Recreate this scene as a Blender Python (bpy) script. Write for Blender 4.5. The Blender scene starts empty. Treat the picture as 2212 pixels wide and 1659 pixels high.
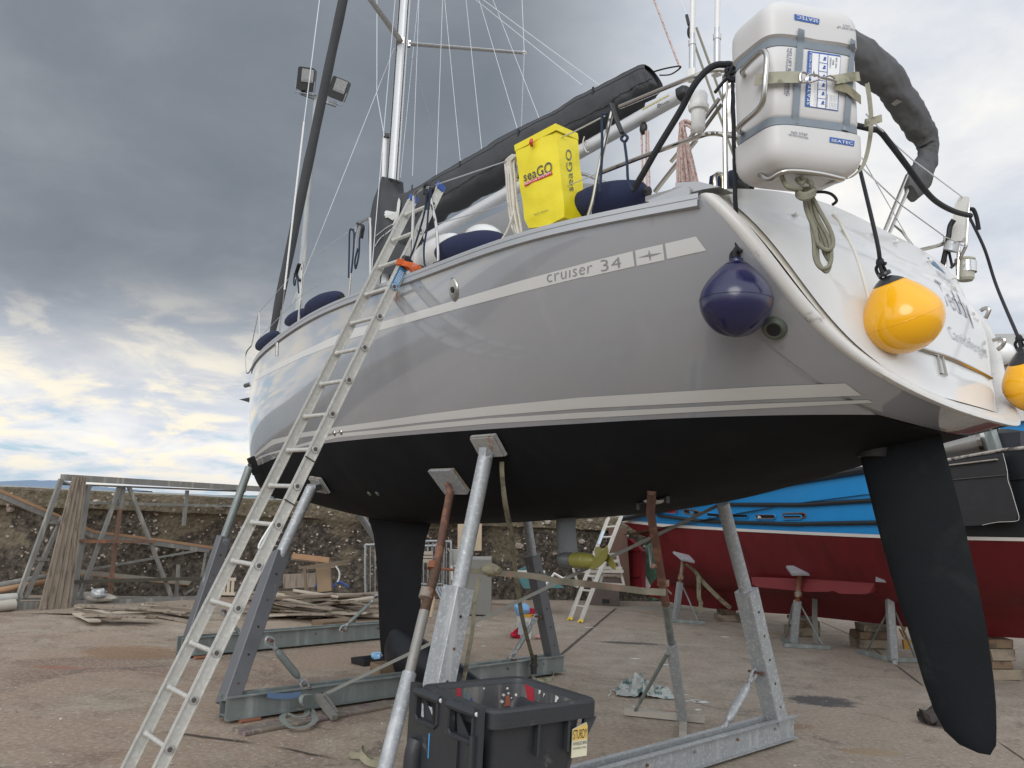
import bpy, bmesh, math, random
import numpy as np
from mathutils import Vector, Matrix, noise
from mathutils.bvhtree import BVHTree
random.seed(7)
R_ = math.radians
scene = bpy.context.scene
COL = scene.collection

# ---------------------------------------------------------------- camera
FPX, PITCH, ROLL, CAMH = 1869.75, R_(8.235), R_(2.8), 2.0   # focal length for a 2212 px wide frame
cd = bpy.data.cameras.new("camera"); cam = bpy.data.objects.new("camera", cd); COL.objects.link(cam)
cd.sensor_width = 36.0; cd.lens = 36.0*FPX/2212; cd.clip_start = 0.05; cd.clip_end = 40000
_fw = Vector((0, math.cos(PITCH), math.sin(PITCH))); _up = Vector((0, -math.sin(PITCH), math.cos(PITCH))); _rt = Vector((1, 0, 0))
_R = _rt*math.cos(ROLL)+_up*math.sin(ROLL); _U = _up*math.cos(ROLL)-_rt*math.sin(ROLL)
m = Matrix((( _R.x, _U.x, -_fw.x, 0), (_R.y, _U.y, -_fw.y, 0), (_R.z, _U.z, -_fw.z, CAMH), (0, 0, 0, 1)))
cam.matrix_world = m
scene.camera = cam
CAM = Vector((0, 0, CAMH))
scene.view_settings.view_transform = 'Standard'; scene.view_settings.look = 'None'
scene.view_settings.exposure = 0.06; scene.view_settings.gamma = 1

# ---------------------------------------------------------------- node helpers
class NT:
    def __init__(s, tree): s.t = tree; s.n = tree.nodes; s.l = tree.links
    def new(s, typ, **kw):
        n = s.n.new(typ)
        for k, v in kw.items(): setattr(n, k, v)
        return n
    def link(s, a, b): s.l.new(a, b)
    def val(s, x, sock):
        if isinstance(x, (int, float)): sock.default_value = x
        elif isinstance(x, (tuple, list)): sock.default_value = tuple(x)+((1,) if len(x) == 3 and len(sock.default_value) == 4 else ())
        else: s.link(x, sock)
    def math(s, op, a, b=0.0, c=None, clamp=False):
        n = s.new('ShaderNodeMath', operation=op); n.use_clamp = clamp
        s.val(a, n.inputs[0]); s.val(b, n.inputs[1])
        if c is not None: s.val(c, n.inputs[2])
        return n.outputs[0]
    def mix(s, f, a, b, mode='MIX'):
        n = s.new('ShaderNodeMix', data_type='RGBA', blend_type=mode)
        s.val(f, n.inputs[0]); s.val(a, n.inputs[6]); s.val(b, n.inputs[7]); return n.outputs[2]
    def noise(s, vec, scale, detail=5, rough=.55, dist=0.0, out=0):
        n = s.new('ShaderNodeTexNoise'); s.val(vec, n.inputs['Vector']); n.inputs['Scale'].default_value = scale
        n.inputs['Detail'].default_value = detail; n.inputs['Roughness'].default_value = rough; n.inputs['Distortion'].default_value = dist
        return n.outputs[out]
    def voro(s, vec, scale, feature='F1', out=0):
        n = s.new('ShaderNodeTexVoronoi', feature=feature); s.val(vec, n.inputs['Vector']); n.inputs['Scale'].default_value = scale
        return n.outputs[out]
    def ramp(s, f, stops, interp='LINEAR'):
        n = s.new('ShaderNodeValToRGB'); s.val(f, n.inputs[0]); cr = n.color_ramp; cr.interpolation = interp
        while len(cr.elements) > 1: cr.elements.remove(cr.elements[-1])
        for i, (p, c) in enumerate(stops):
            e = cr.elements[0] if i == 0 else cr.elements.new(p)
            e.position = p
            e.color = (c, c, c, 1) if isinstance(c, (int, float)) else tuple(c)+(1,)
        return n.outputs[0]
    def step(s, x, a, b):
        n = s.new('ShaderNodeMapRange', interpolation_type='SMOOTHSTEP'); s.val(x, n.inputs[0])
        s.val(a, n.inputs[1]); s.val(b, n.inputs[2]); return n.outputs[0]

# ---------------------------------------------------------------- world: Nishita sky behind a broken deck of cloud
SUN_EL, SUN_ROT = R_(24), R_(200)
w = bpy.data.worlds.new("World"); scene.world = w; w.use_nodes = True
T = NT(w.node_tree); T.n.clear()
out = T.new('ShaderNodeOutputWorld')
tc = T.new('ShaderNodeTexCoord'); D = tc.outputs['Generated']
sky = T.new('ShaderNodeTexSky', sky_type='NISHITA'); sky.sun_disc = False; sky.sun_elevation = SUN_EL; sky.sun_rotation = SUN_ROT
sky.air_density = 1.0; sky.dust_density = .4; sky.ozone_density = 3.0
bg1 = T.new('ShaderNodeBackground'); T.link(T.mix(.70, sky.outputs[0], (4.3, 6.4, 8.4)), bg1.inputs[0]); bg1.inputs[1].default_value = 0.10
sx = T.new('ShaderNodeSeparateXYZ'); T.link(D, sx.inputs[0]); X, Yv, Zv = sx.outputs
# project the direction on a flat cloud deck so clouds flatten toward the horizon
den = T.math('ADD', T.math('MAXIMUM', Zv, 0.0), 0.26)
cx = T.new('ShaderNodeCombineXYZ'); T.val(T.math('DIVIDE', X, den), cx.inputs[0]); T.val(T.math('DIVIDE', Yv, den), cx.inputs[1]); T.val(0.0, cx.inputs[2])
P2 = cx.outputs[0]
mp = T.new('ShaderNodeMapping'); T.link(P2, mp.inputs[0]); mp.inputs['Location'].default_value = (3.1, 1.7, 0); P2 = mp.outputs[0]
nb = T.noise(P2, 1.55, 9, .56, .2)          # big masses
ns = T.noise(P2, 4.2, 10, .58, .35)            # broken detail
nf = T.noise(P2, 0.7, 3, .5)
azl = T.math('SUBTRACT', 0.0, X)             # grows to the left
# solid grey deck above, broken cloud near the horizon on the left
wob = T.math('MULTIPLY', T.math('SUBTRACT', nf, .5), .30)
deck = T.step(T.math('ADD', Zv, wob), 0.10, 0.24)
rightish = T.step(T.math('ADD', X, wob), -0.12, 0.22)
deck = T.math('MAXIMUM', deck, rightish)
cov = T.math('ADD', T.math('MULTIPLY', deck, .55), T.math('ADD', T.math('MULTIPLY', ns, .55), T.math('MULTIPLY', nb, .45)))
gap = T.math('MULTIPLY', T.math('SUBTRACT', 1.0, T.step(T.math('ABSOLUTE', T.math('SUBTRACT', Zv, 0.168)), .008, .050)), T.step(T.math('SUBTRACT', 0.0, X), .34, .46))
cov = T.math('SUBTRACT', cov, T.math('MULTIPLY', gap, .13))
alpha = T.step(cov, 0.385, 0.50)
# brightness of the cloud: dark slate high left/centre, brighter low and toward the right
dk = T.math('MULTIPLY', T.step(Zv, 0.06, 0.26), T.math('SUBTRACT', 1.0, T.math('MULTIPLY', T.step(X, -0.05, 0.22), .97)))
front = T.step(Yv, -0.15, 0.5)
dk = T.math('MULTIPLY', dk, front)
dk = T.math('MULTIPLY', dk, T.math('SUBTRACT', 1.0, T.math('MULTIPLY', T.step(Zv, 0.62, 0.9), .5)))
shade = T.math('ADD', T.math('MULTIPLY', nb, .9), T.math('MULTIPLY', ns, .35))
brightc = T.ramp(shade, [(0.40, (.50, .55, .63)), (0.56, (.68, .72, .79)), (0.70, (.88, .88, .88)), (0.84, (1.12, 1.07, .96))])
darkc = T.ramp(shade, [(0.42, (.155, .180, .215)), (0.62, (.185, .212, .25)), (0.82, (.25, .28, .32))])
cc = T.mix(T.math('MULTIPLY', dk, .94), brightc, darkc)
warm = T.math('MULTIPLY', T.step(ns, 0.47, 0.62), T.math('SUBTRACT', 1.0, T.step(Zv, 0.05, 0.24)))
cc = T.mix(T.math('MULTIPLY', warm, .85), cc, (1.06, .95, .73))
hz = T.math('SUBTRACT', 1.0, T.step(Zv, -0.005, 0.045))
cc = T.mix(T.math('MULTIPLY', hz, .6), cc, (.62, .68, .76))
cc = T.mix(T.step(T.math('MULTIPLY', Zv, -1.0), 0.0, 0.03), cc, (.30, .28, .26))
# the sky behind the viewer is the bright side of the day
back = T.math('MULTIPLY', T.math('SUBTRACT', 1.0, T.step(Yv, -.45, .35)), T.step(Zv, -.02, .2))
cc = T.mix(T.math('MULTIPLY', back, .75), cc, (1.42, 1.50, 1.62))
bg2 = T.new('ShaderNodeBackground'); T.link(cc, bg2.inputs[0]); bg2.inputs[1].default_value = 1.0
ms = T.new('ShaderNodeMixShader'); T.val(alpha, ms.inputs[0]); T.link(bg1.outputs[0], ms.inputs[1]); T.link(bg2.outputs[0], ms.inputs[2])
T.link(ms.outputs[0], out.inputs[0])

# ---------------------------------------------------------------- sun (veiled by cloud)
sd = bpy.data.lights.new("sun", 'SUN'); sd.energy = 1.2; sd.angle = R_(34); sd.color = (1.0, .97, .93)
sun = bpy.data.objects.new("sun", sd); COL.objects.link(sun)
sdir = Vector((math.sin(SUN_ROT)*math.cos(SUN_EL), math.cos(SUN_ROT)*math.cos(SUN_EL), math.sin(SUN_EL)))
sun.rotation_euler = sdir.to_track_quat('Z', 'Y').to_euler()

# ---------------------------------------------------------------- projection helpers (pixels of a 2212x1659 frame -> points in the world)
def ray(u, v):
    return _fw + _R*((u-1106)/FPX) - _U*((v-829.5)/FPX)
def G(u, v, z=0.0):
    k = ray(u, v); return CAM + k*((z-CAMH)/k.z)
def YP(u, v, y):
    k = ray(u, v); return CAM + k*(y/k.y)
def PL(u, v, p, n):
    k = ray(u, v); return CAM + k*((p-CAM).dot(n)/k.dot(n))
def Z(x0, y0, wd):
    return lambda x, y: ((x0+x*wd/2212)*.576, (y0+y*wd/2212)*.576)
C1 = Z(900, 0, 1280); C2 = Z(1900, 0, 960); C3 = Z(2560, 0, 1280); C4 = Z(2560, 800, 1280); C5 = Z(900, 700, 1280)
L1 = Z(0, 1700, 1100); L2 = Z(1000, 1700, 1100); L3 = Z(1900, 1700, 1100); L4 = Z(2800, 1500, 1040)
W5 = lambda x, y: ((600+x*900/2196)*.576, (2200+y*900/2196)*.576)
W6 = lambda x, y: ((1400+x*900/2196)*.576, (2200+y*900/2196)*.576)
W7 = lambda x, y: ((2200+x*900/2196)*.576, (2200+y*900/2196)*.576)
W8 = Z(2900, 2200, 940)
S1 = Z(3200, 600, 640); S2 = Z(1900, 700, 800); S3 = Z(2720, 160, 560); S4 = Z(1300, 600, 600); S5 = Z(880, 900, 400); S6 = Z(3400, 1500, 440); S7 = Z(3200, 950, 640)

# boat frame: x forward from the port sheer corner at the stern, y to port, z up from the waterline
HEAD = R_(40.3384); BF = Vector((-math.sin(HEAD), math.cos(HEAD), 0)); BP = Vector((-math.cos(HEAD), -math.sin(HEAD), 0))
BO = Vector((1.0055, 4.6777, 0)) - BP*1.7895; ZWL = 2.6268
def BL(x, y, z): return BO + BF*x + BP*y + Vector((0, 0, z+ZWL))
def toB(P):
    q = P-BO; return Vector((q.dot(BF), q.dot(BP), q.z-ZWL))
def pB(u, v, y=0.0): return PL(u, v, BL(0, y, 0), BP)
def pX(u, v, x): return PL(u, v, BL(x, 0, 0), BF)
def pZ(u, v, z): return G(u, v, z+ZWL)

# ---------------------------------------------------------------- mesh helpers
def vn(v): return v.normalized()
class MB:
    def __init__(s): s.v = []; s.f = []; s.m = []; s.cm = 0
    def add(s, vs, fs):
        o = len(s.v); s.v += [Vector(p) for p in vs]; s.f += [tuple(i+o for i in f) for f in fs]; s.m += [s.cm]*len(fs); return s
    def frame(s, a, b, up=None):
        d = vn(b-a); up = up or Vector((0, 0, 1))
        if abs(d.dot(up)) > .985: up = Vector((0, 1, 0)) if abs(d.y) < .9 else Vector((1, 0, 0))
        x = vn(d.cross(up)); return d, x, vn(x.cross(d))
    def beam(s, a, b, w, h, up=None, ch=0.0, w2=None, h2=None):
        "box from a to b; w across, h along up; small chamfer"
        a = Vector(a); b = Vector(b); d, x, y = s.frame(a, b, up)
        def sec(p, w, h, c):
            if c <= 0: q = [(-w, -h), (w, -h), (w, h), (-w, h)]
            else: q = [(-w+c, -h), (w-c, -h), (w, -h+c), (w, h-c), (w-c, h), (-w+c, h), (-w, h-c), (-w, -h+c)]
            return [p+x*i+y*j for i, j in q]
        A = sec(a, w/2, h/2, ch); B = sec(b, (w2 or w)/2, (h2 or h)/2, ch); n = len(A)
        s.add(A+B, [(i, (i+1) % n, n+(i+1) % n, n+i) for i in range(n)]+[tuple(range(n))[::-1], tuple(range(n, 2*n))]); return s
    def box(s, c, sx, sy, sz, ax=None, ay=None, az=None, ch=0.0):
        c = Vector(c); ax = ax or Vector((1, 0, 0)); az = az or Vector((0, 0, 1))
        return s.beam(c-az*(sz/2), c+az*(sz/2), sx, sy, (ay or az.cross(ax)), ch) if abs(az.dot((ay or az.cross(ax)))) < .9 else s
    def tube(s, pts, r, n=8, cap=True, closed=False, up=None, flat=1.0):
        pts = [Vector(p) for p in pts]; N = len(pts); rr = r if isinstance(r, (list, tuple)) else [r]*N
        vs = []; prev = None
        for i, p in enumerate(pts):
            if closed: d = pts[(i+1) % N]-pts[i-1]
            elif i == 0: d = pts[1]-p
            elif i == N-1: d = p-pts[i-1]
            else: d = vn(pts[i+1]-p)+vn(p-pts[i-1])
            if d.length < 1e-9: d = Vector((0, 0, 1))
            d.normalize()
            if prev is None:
                u0 = up or Vector((0, 0, 1))
                if abs(d.dot(u0)) > .95: u0 = Vector((1, 0, 0)) if abs(d.x) < .9 else Vector((0, 1, 0))
                x = vn(d.cross(u0))
            else:
                x = prev-d*prev.dot(d)
                x = vn(x) if x.length > 1e-6 else vn(d.orthogonal())
            prev = x; y = d.cross(x)
            vs += [p+x*(rr[i]*math.cos(2*math.pi*k/n))+y*(rr[i]*flat*math.sin(2*math.pi*k/n)) for k in range(n)]
        fs = []
        for i in range(N if closed else N-1):
            a = i*n; b = ((i+1) % N)*n
            fs += [(a+k, a+(k+1) % n, b+(k+1) % n, b+k) for k in range(n)]
        if cap and not closed: fs += [tuple(range(n))[::-1], tuple(range((N-1)*n, N*n))]
        s.add(vs, fs); return s
    def lathe(s, prof, c, axis=Vector((0, 0, 1)), n=24, sq=1.0, ref=None):
        "prof: (radius, height) list"
        axis = vn(axis); x = ref-axis*ref.dot(axis) if ref else axis.orthogonal(); x.normalize(); y = axis.cross(x); vs = []; fs = []
        for r, h in prof:
            vs += [Vector(c)+axis*h+x*(r*math.cos(2*math.pi*k/n))+y*(r*sq*math.sin(2*math.pi*k/n)) for k in range(n)]
        for i in range(len(prof)-1):
            a = i*n; b = a+n; fs += [(a+k, a+(k+1) % n, b+(k+1) % n, b+k) for k in range(n)]
        fs += [tuple(range(n))[::-1], tuple(range((len(prof)-1)*n, len(prof)*n))]
        s.add(vs, fs); return s
    def grid(s, rows, closed_u=False):
        "rows: list of equal-length point lists"
        h = len(rows); wd = len(rows[0]); vs = [p for r in rows for p in r]
        fs = [(i*wd+j, i*wd+j+1, (i+1)*wd+j+1, (i+1)*wd+j) for i in range(h-1) for j in range(wd-1)]
        if closed_u: fs += [(i*wd+wd-1, i*wd, (i+1)*wd, (i+1)*wd+wd-1) for i in range(h-1)]
        s.add(vs, fs); return s
    def prism(s, poly, off):
        "poly: planar points; off: vector of thickness (centred)"
        n = len(poly); off = Vector(off); A = [Vector(p)-off*.5 for p in poly]; B = [Vector(p)+off*.5 for p in poly]
        s.add(A+B, [tuple(range(n))[::-1], tuple(range(n, 2*n))]+[(i, (i+1) % n, n+(i+1) % n, n+i) for i in range(n)]); return s
    def ball(s, c, rx, ry=None, rz=None, n=16, k=10, ax=None):
        ry = ry or rx; rz = rz or rx; A = ax or (Vector((1, 0, 0)), Vector((0, 1, 0)), Vector((0, 0, 1)))
        rows = []
        for i in range(k+1):
            t = math.pi*i/k
            rows.append([Vector(c)+A[0]*(rx*math.sin(t)*math.cos(2*math.pi*j/n))+A[1]*(ry*math.sin(t)*math.sin(2*math.pi*j/n))+A[2]*(rz*math.cos(t)) for j in range(n)])
        return s.grid(rows, True)
    def build(s, name, mat, parent=None, smooth=False, auto=None, **props):
        me = bpy.data.meshes.new(name)
        o = bpy.data.objects.new(name, me); COL.objects.link(o)
        loc = Vector((0, 0, 0))
        if parent is not None:
            o.parent = parent; M = PW[parent.name].inverted()
            vs = [M @ v for v in s.v]; PW[o.name] = PW[parent.name].copy()
        else:
            if s.v:
                xs = [v.x for v in s.v]; ys = [v.y for v in s.v]; zs = [v.z for v in s.v]
                loc = Vector(((min(xs)+max(xs))/2, (min(ys)+max(ys))/2, min(zs)))
            if props.get('origin') == 'world': loc = Vector((0, 0, 0))
            vs = [v-loc for v in s.v]; o.location = loc; PW[o.name] = Matrix.Translation(loc)
        me.from_pydata([tuple(v) for v in vs], [], s.f)
        mats = mat if isinstance(mat, (list, tuple)) else [mat]
        for mm in mats: me.materials.append(mm)
        if len(mats) > 1: me.polygons.foreach_set('material_index', s.m)
        me.validate(); bm = bmesh.new(); bm.from_mesh(me); bmesh.ops.recalc_face_normals(bm, faces=bm.faces)
        if smooth:
            ang = auto if auto is not None else R_(38)
            for f in bm.faces: f.smooth = True
            for e in bm.edges:
                if len(e.link_faces) == 2 and e.calc_face_angle(0) > ang: e.smooth = False
        bm.to_mesh(me); bm.free()
        for k in ('label', 'category', 'group', 'kind'):
            if props.get(k): o[k] = props[k]
        return o
PW = {}
def thing(name, label, cat, loc=(0, 0, 0), group=None, rot=None):
    o = bpy.data.objects.new(name, None); COL.objects.link(o); o.empty_display_size = .1
    Mx = Matrix.Translation(Vector(loc)) @ (rot.to_4x4() if rot else Matrix.Identity(4))
    o.matrix_world = Mx; PW[o.name] = Mx
    o['label'] = label; o['category'] = cat
    if group: o['group'] = group
    return o
def spl(pts, n=8, closed=False):
    "Catmull-Rom through points"
    P = [Vector(p) for p in pts]; N = len(P); outp = []
    for i in range(N if closed else N-1):
        p0 = P[i-1] if (i > 0 or closed) else P[0]; p1 = P[i]; p2 = P[(i+1) % N]; p3 = P[(i+2) % N] if (i+2 < N or closed) else P[-1]
        for k in range(n):
            t = k/n; outp.append(.5*((2*p1)+(p2-p0)*t+(2*p0-5*p1+4*p2-p3)*t*t+(3*p1-p0-3*p2+p3)*t**3))
    if not closed: outp.append(P[-1])
    return outp
def lerp(a, b, t): return a+(b-a)*t
def polyl(pts, n):
    "resample a 2-D pixel polyline into n points, evenly along its length"
    P = np.array(pts, float); s = np.concatenate([[0], np.cumsum(np.hypot(*np.diff(P, axis=0).T))]); t = np.linspace(0, s[-1], n)
    return list(zip(np.interp(t, s, P[:, 0]), np.interp(t, s, P[:, 1])))

# ---------------------------------------------------------------- materials
MATS = {}
def mat(name, col, rough=.5, metal=0.0, spec=.5, var=0.0, vs=6.0, bump=0.0, bs=40.0, coat=0.0, col2=None, c2s=3.0, c2lo=.5, c2hi=.62, rvar=0.0, streak=None, sss=0.0, extra=None):
    if name in MATS: return MATS[name]
    M = bpy.data.materials.new(name); M.use_nodes = True; t = NT(M.node_tree); b = t.n['Principled BSDF']; MATS[name] = M
    tcn = t.new('ShaderNodeTexCoord'); geo = t.new('ShaderNodeNewGeometry'); P = geo.outputs['Position']
    c = tuple(col)+(1,)
    cs = None
    if var > 0:
        n1 = t.noise(P, vs, 6, .6); k = t.math('ADD', 1-var, t.math('MULTIPLY', n1, 2*var))
        hs = t.new('ShaderNodeHueSaturation'); hs.inputs['Color'].default_value = c; t.link(k, hs.inputs['Value']); cs = hs.outputs[0]
    if col2 is not None:
        n2 = t.noise(P, c2s, 8, .65, .4); f = t.step(n2, c2lo, c2hi); cs = t.mix(f, cs if cs is not None else c, col2)
    if streak is not None:   # (colour, scale, lo, hi): vertical weathering streaks
        mpn = t.new('ShaderNodeMapping'); t.link(P, mpn.inputs[0]); mpn.inputs['Scale'].default_value = (1, 1, .12)
        n3 = t.noise(mpn.outputs[0], streak[1], 6, .6); cs = t.mix(t.step(n3, streak[2], streak[3]), cs if cs is not None else c, streak[0])
    if cs is not None: t.link(cs, b.inputs['Base Color'])
    else: b.inputs['Base Color'].default_value = c
    b.inputs['Roughness'].default_value = rough
    if rvar > 0:
        t.link(t.math('ADD', rough-rvar, t.math('MULTIPLY', t.noise(P, vs*1.7, 5), 2*rvar), clamp=True), b.inputs['Roughness'])
    b.inputs['Metallic'].default_value = metal; b.inputs['Specular IOR Level'].default_value = spec
    if coat: b.inputs['Coat Weight'].default_value = coat; b.inputs['Coat Roughness'].default_value = .03; b.inputs['Coat IOR'].default_value = 1.65 if coat > .8 else 1.5
    if bump > 0:
        bn = t.new('ShaderNodeBump'); bn.inputs['Strength'].default_value = 1.0; bn.inputs['Distance'].default_value = bump
        t.link(t.noise(P, bs, 6, .6), bn.inputs['Height']); t.link(bn.outputs[0], b.inputs['Normal'])
    if extra: extra(t, b, P)
    return M
def _gel(t, b, P):
    mpn = t.new('ShaderNodeMapping'); t.link(P, mpn.inputs[0]); mpn.inputs['Scale'].default_value = (1, 1, .07)
    n = t.noise(mpn.outputs[0], 5, 6, .6); n2 = t.noise(P, .8, 4); n3 = t.noise(P, 7, 7, .7)
    c = t.mix(t.math('MULTIPLY', t.step(n, .56, .72), .22), (.300, .310, .330), (.38, .38, .375))
    c = t.mix(t.math('MULTIPLY', t.step(n3, .60, .74), .12), c, (.22, .21, .20))
    sp = t.new('ShaderNodeSeparateXYZ'); t.link(P, sp.inputs[0])
    for (ex_, ey_, ez_), wx, ln_, col, am in DRIPS:   # grime washed down below fittings
        dx = t.math('SUBTRACT', sp.outputs[0], ex_); dy = t.math('SUBTRACT', sp.outputs[1], ey_); dd = t.math('SQRT', t.math('ADD', t.math('MULTIPLY', dx, dx), t.math('MULTIPLY', dy, dy)))
        dz = t.math('SUBTRACT', ez_, sp.outputs[2]); dd = t.math('ADD', dd, t.math('MULTIPLY', t.math('SUBTRACT', n3, .5), .03))
        k = t.math('MULTIPLY', t.math('SUBTRACT', 1.0, t.step(dd, wx*.3, wx)), t.math('MULTIPLY', t.step(dz, -.01, .03), t.math('SUBTRACT', 1.0, t.step(dz, ln_*.4, ln_))))
        c = t.mix(t.math('MULTIPLY', k, am), c, col)
    t.link(c, b.inputs['Base Color'])
_q = CAM+ray(*C4(615, 800))*4.55
DRIPS = []
GEL = None
STRIPE = mat('white_stripe_vinyl', (.60, .60, .585), rough=.14, spec=.5, var=.04, vs=2)
def _anti(t, b, P):
    b.inputs['Sheen Weight'].default_value = .0
ANTI = mat('black_antifouling', (.012, .0125, .014), rough=.65, spec=.07, var=.35, vs=2.0, bump=.0008, bs=160, rvar=.08, col2=(.017, .0165, .0165), c2s=1.2, c2lo=.50, c2hi=.75)
ANTIR = mat('rudder_antifouling', (.0075, .009, .011), rough=.55, spec=.15, var=.4, vs=2.5, bump=.0012, bs=60, rvar=.10, col2=(.018, .020, .021), c2s=2.2, c2lo=.5, c2hi=.7)
WHITEG = mat('white_gelcoat', (.66, .66, .65), rough=.12, spec=.5, var=.02, vs=3)
CREAM = mat('cream_gelcoat', (.74, .71, .63), rough=.25, var=.05, vs=4, col2=(.62, .56, .46), c2s=2.0, c2lo=.52, c2hi=.75)
SCUFF = mat('scuffed_white_rim', (.60, .59, .565), rough=.35, var=.08, vs=9, col2=(.20, .19, .17), c2s=5.0, c2lo=.60, c2hi=.72, streak=((.33, .31, .28), 14, .60, .72))
ALU = mat('anodised_aluminium', (.52, .53, .54), rough=.42, metal=.35, var=.06, vs=14)
TOE = mat('toe_rail_aluminium', (.42, .43, .44), rough=.36, metal=.35, var=.06, vs=6)
MASTA = mat('mast_aluminium', (.60, .61, .62), rough=.42, metal=.15, var=.05, vs=5)
STEEL = mat('polished_stainless', (.48, .46, .43), rough=.2, metal=1.0, var=.08, vs=30, rvar=.05)
WIRE = mat('stainless_wire', (.62, .63, .64), rough=.30, metal=.6)
GREYCAN = mat('charcoal_canvas', (.050, .052, .056), rough=.88, var=.16, vs=3.0, bump=.004, bs=9)
GREYCAN2 = mat('grey_canvas', (.20, .20, .20), rough=.85, var=.1, vs=4, bump=.003, bs=12)
NAVY = mat('navy_fender_cover', (.008, .013, .050), rough=.85, var=.2, vs=20, bump=.001, bs=300)
NAVYV = mat('navy_vinyl', (.010, .011, .055), rough=.24, spec=.55, var=.12, vs=6, coat=.2, bump=.004, bs=3.5)
YELV = mat('yellow_vinyl', (.86, .42, .004), rough=.16, spec=.5, var=.05, vs=5, coat=.3, bump=.0015, bs=5)
BLKV = mat('black_vinyl', (.018, .018, .02), rough=.25, spec=.5, bump=.003, bs=14)
BLKR = mat('black_rubber', (.012, .012, .013), rough=.6, var=.2, vs=20)
ROPEB = mat('black_rope', (.012, .013, .016), rough=.8, bump=.002, bs=120)
ROPEN = mat('navy_rope', (.012, .026, .055), rough=.8, bump=.002, bs=140)
ROPEW = mat('white_rope', (.56, .53, .47), rough=.8, var=.25, vs=60, bump=.002, bs=160)
ROPEP = mat('pink_flecked_rope', (.52, .40, .36), rough=.8, var=.4, vs=70, col2=(.28, .13, .12), c2s=60, bump=.002, bs=160)
ROPEG = mat('green_grey_rope', (.22, .215, .16), rough=.85, var=.3, vs=50, bump=.002, bs=150)
ROPEO = mat('orange_cord', (.62, .13, .03), rough=.7, var=.15, vs=40)
BAGY = mat('yellow_pvc_bag', (.74, .62, .015), rough=.42, var=.05, vs=8, bump=.006, bs=7)
RAFT = mat('white_polyethylene', (.60, .59, .58), rough=.42, var=.03, vs=3, col2=(.55, .53, .50), c2s=2.5, c2lo=.56, c2hi=.8)
RSTRAP = mat('slate_webbing', (.21, .245, .28), rough=.75, var=.12, vs=20, bump=.001, bs=200)
WEB = mat('cream_webbing', (.36, .35, .27), rough=.85, var=.25, vs=18, col2=(.15, .15, .09), c2s=9, c2lo=.5, c2hi=.65)
WEBD = mat('grimy_webbing', (.24, .22, .15), rough=.9, var=.3, vs=18, col2=(.11, .10, .07), c2s=6)
INKN = mat('navy_ink', (.02, .03, .09), rough=.5)
BLUEP = mat('blue_decal', (.02, .10, .36), rough=.4)
WHITEP = mat('white_print', (.78, .78, .78), rough=.4)
REDP = mat('red_print', (.55, .03, .05), rough=.4)
GREYP = mat('grey_lettering', (.25, .25, .26), rough=.3)
GREYP2 = mat('silver_lettering', (.25, .27, .31), rough=.3)
BLKP = mat('black_print', (.02, .02, .025), rough=.4)
YELP = mat('yellow_print', (.85, .62, .06), rough=.4)
BINP = mat('charcoal_bin_plastic', (.028, .030, .034), rough=.42, spec=.45, var=.18, vs=5, col2=(.105, .10, .095), c2s=7, c2lo=.62, c2hi=.74, bump=.0015, bs=60)
BINI = mat('paint_splashed_bin_inside', (.06, .06, .062), rough=.55, var=.3, vs=7, streak=((.16, .15, .14), 9, .48, .66), bump=.002, bs=30)
GALV = mat('galvanised_steel', (.31, .325, .335), rough=.5, metal=.3, var=.22, vs=9, col2=(.47, .48, .48), c2s=38, c2lo=.50, c2hi=.66, streak=((.46, .47, .47), 7, .56, .74), bump=.001, bs=50, rvar=.1)
GALVG = mat('green_grey_galvanised_steel', (.20, .225, .215), rough=.52, metal=.3, var=.22, vs=6, streak=((.32, .35, .34), 6, .5, .7), bump=.001, bs=40)
GALVP = mat('purple_grey_painted_steel', (.13, .133, .142), rough=.45, metal=.25, var=.15, vs=7, col2=(.30, .33, .36), c2s=4, c2lo=.62, c2hi=.7, bump=.001, bs=40)
RUST = mat('rusty_steel', (.115, .058, .042), rough=.8, metal=.15, var=.4, vs=14, col2=(.21, .10, .06), c2s=9, bump=.002, bs=60)
RUSTG = mat('half_rusted_steel', (.26, .22, .18), rough=.7, metal=.25, var=.3, vs=12, col2=(.22, .085, .04), c2s=5, c2lo=.46, c2hi=.56, bump=.002, bs=50)
WOODG = mat('grey_weathered_wood', (.245, .20, .155), rough=.85, var=.3, vs=3, streak=((.13, .10, .075), 20, .5, .65), bump=.004, bs=25)
WOODB = mat('brown_timber', (.17, .115, .07), rough=.85, var=.35, vs=5, col2=(.08, .06, .04), c2s=4, bump=.004, bs=22)
WOODP = mat('pale_timber', (.46, .36, .25), rough=.8, var=.25, vs=4, bump=.003, bs=25)
LADA = mat('dull_ladder_aluminium', (.52, .51, .47), rough=.52, metal=.35, var=.16, vs=25, col2=(.66, .65, .61), c2s=30, c2lo=.5, c2hi=.7, bump=.0006, bs=250)
RED = mat('dark_red_antifouling', (.155, .012, .016), rough=.55, spec=.3, var=.2, vs=3, streak=((.11, .010, .012), 3, .5, .7), bump=.002, bs=14)
REDL = mat('lighter_red_paint', (.20, .026, .032), rough=.6, var=.2, vs=4, bump=.003, bs=20)
BLUE = mat('bright_blue_paint', (.015, .26, .62), rough=.28, spec=.5, var=.07, vs=4, bump=.002, bs=6)
BLKW = mat('black_painted_timber', (.014, .016, .019), rough=.45, var=.4, vs=8, bump=.003, bs=18)
BLKS = mat('black_sheet', (.028, .028, .030), rough=.55, var=.25, vs=6, bump=.004, bs=10)
WHITEL = mat('white_paint_line', (.72, .68, .64), rough=.45, var=.06, vs=6)
OLIVE = mat('olive_propeller_paint', (.215, .20, .045), rough=.42, var=.15, vs=10)
DKGLASS = mat('dark_glass', (.02, .025, .03), rough=.06, spec=.7)
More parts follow.
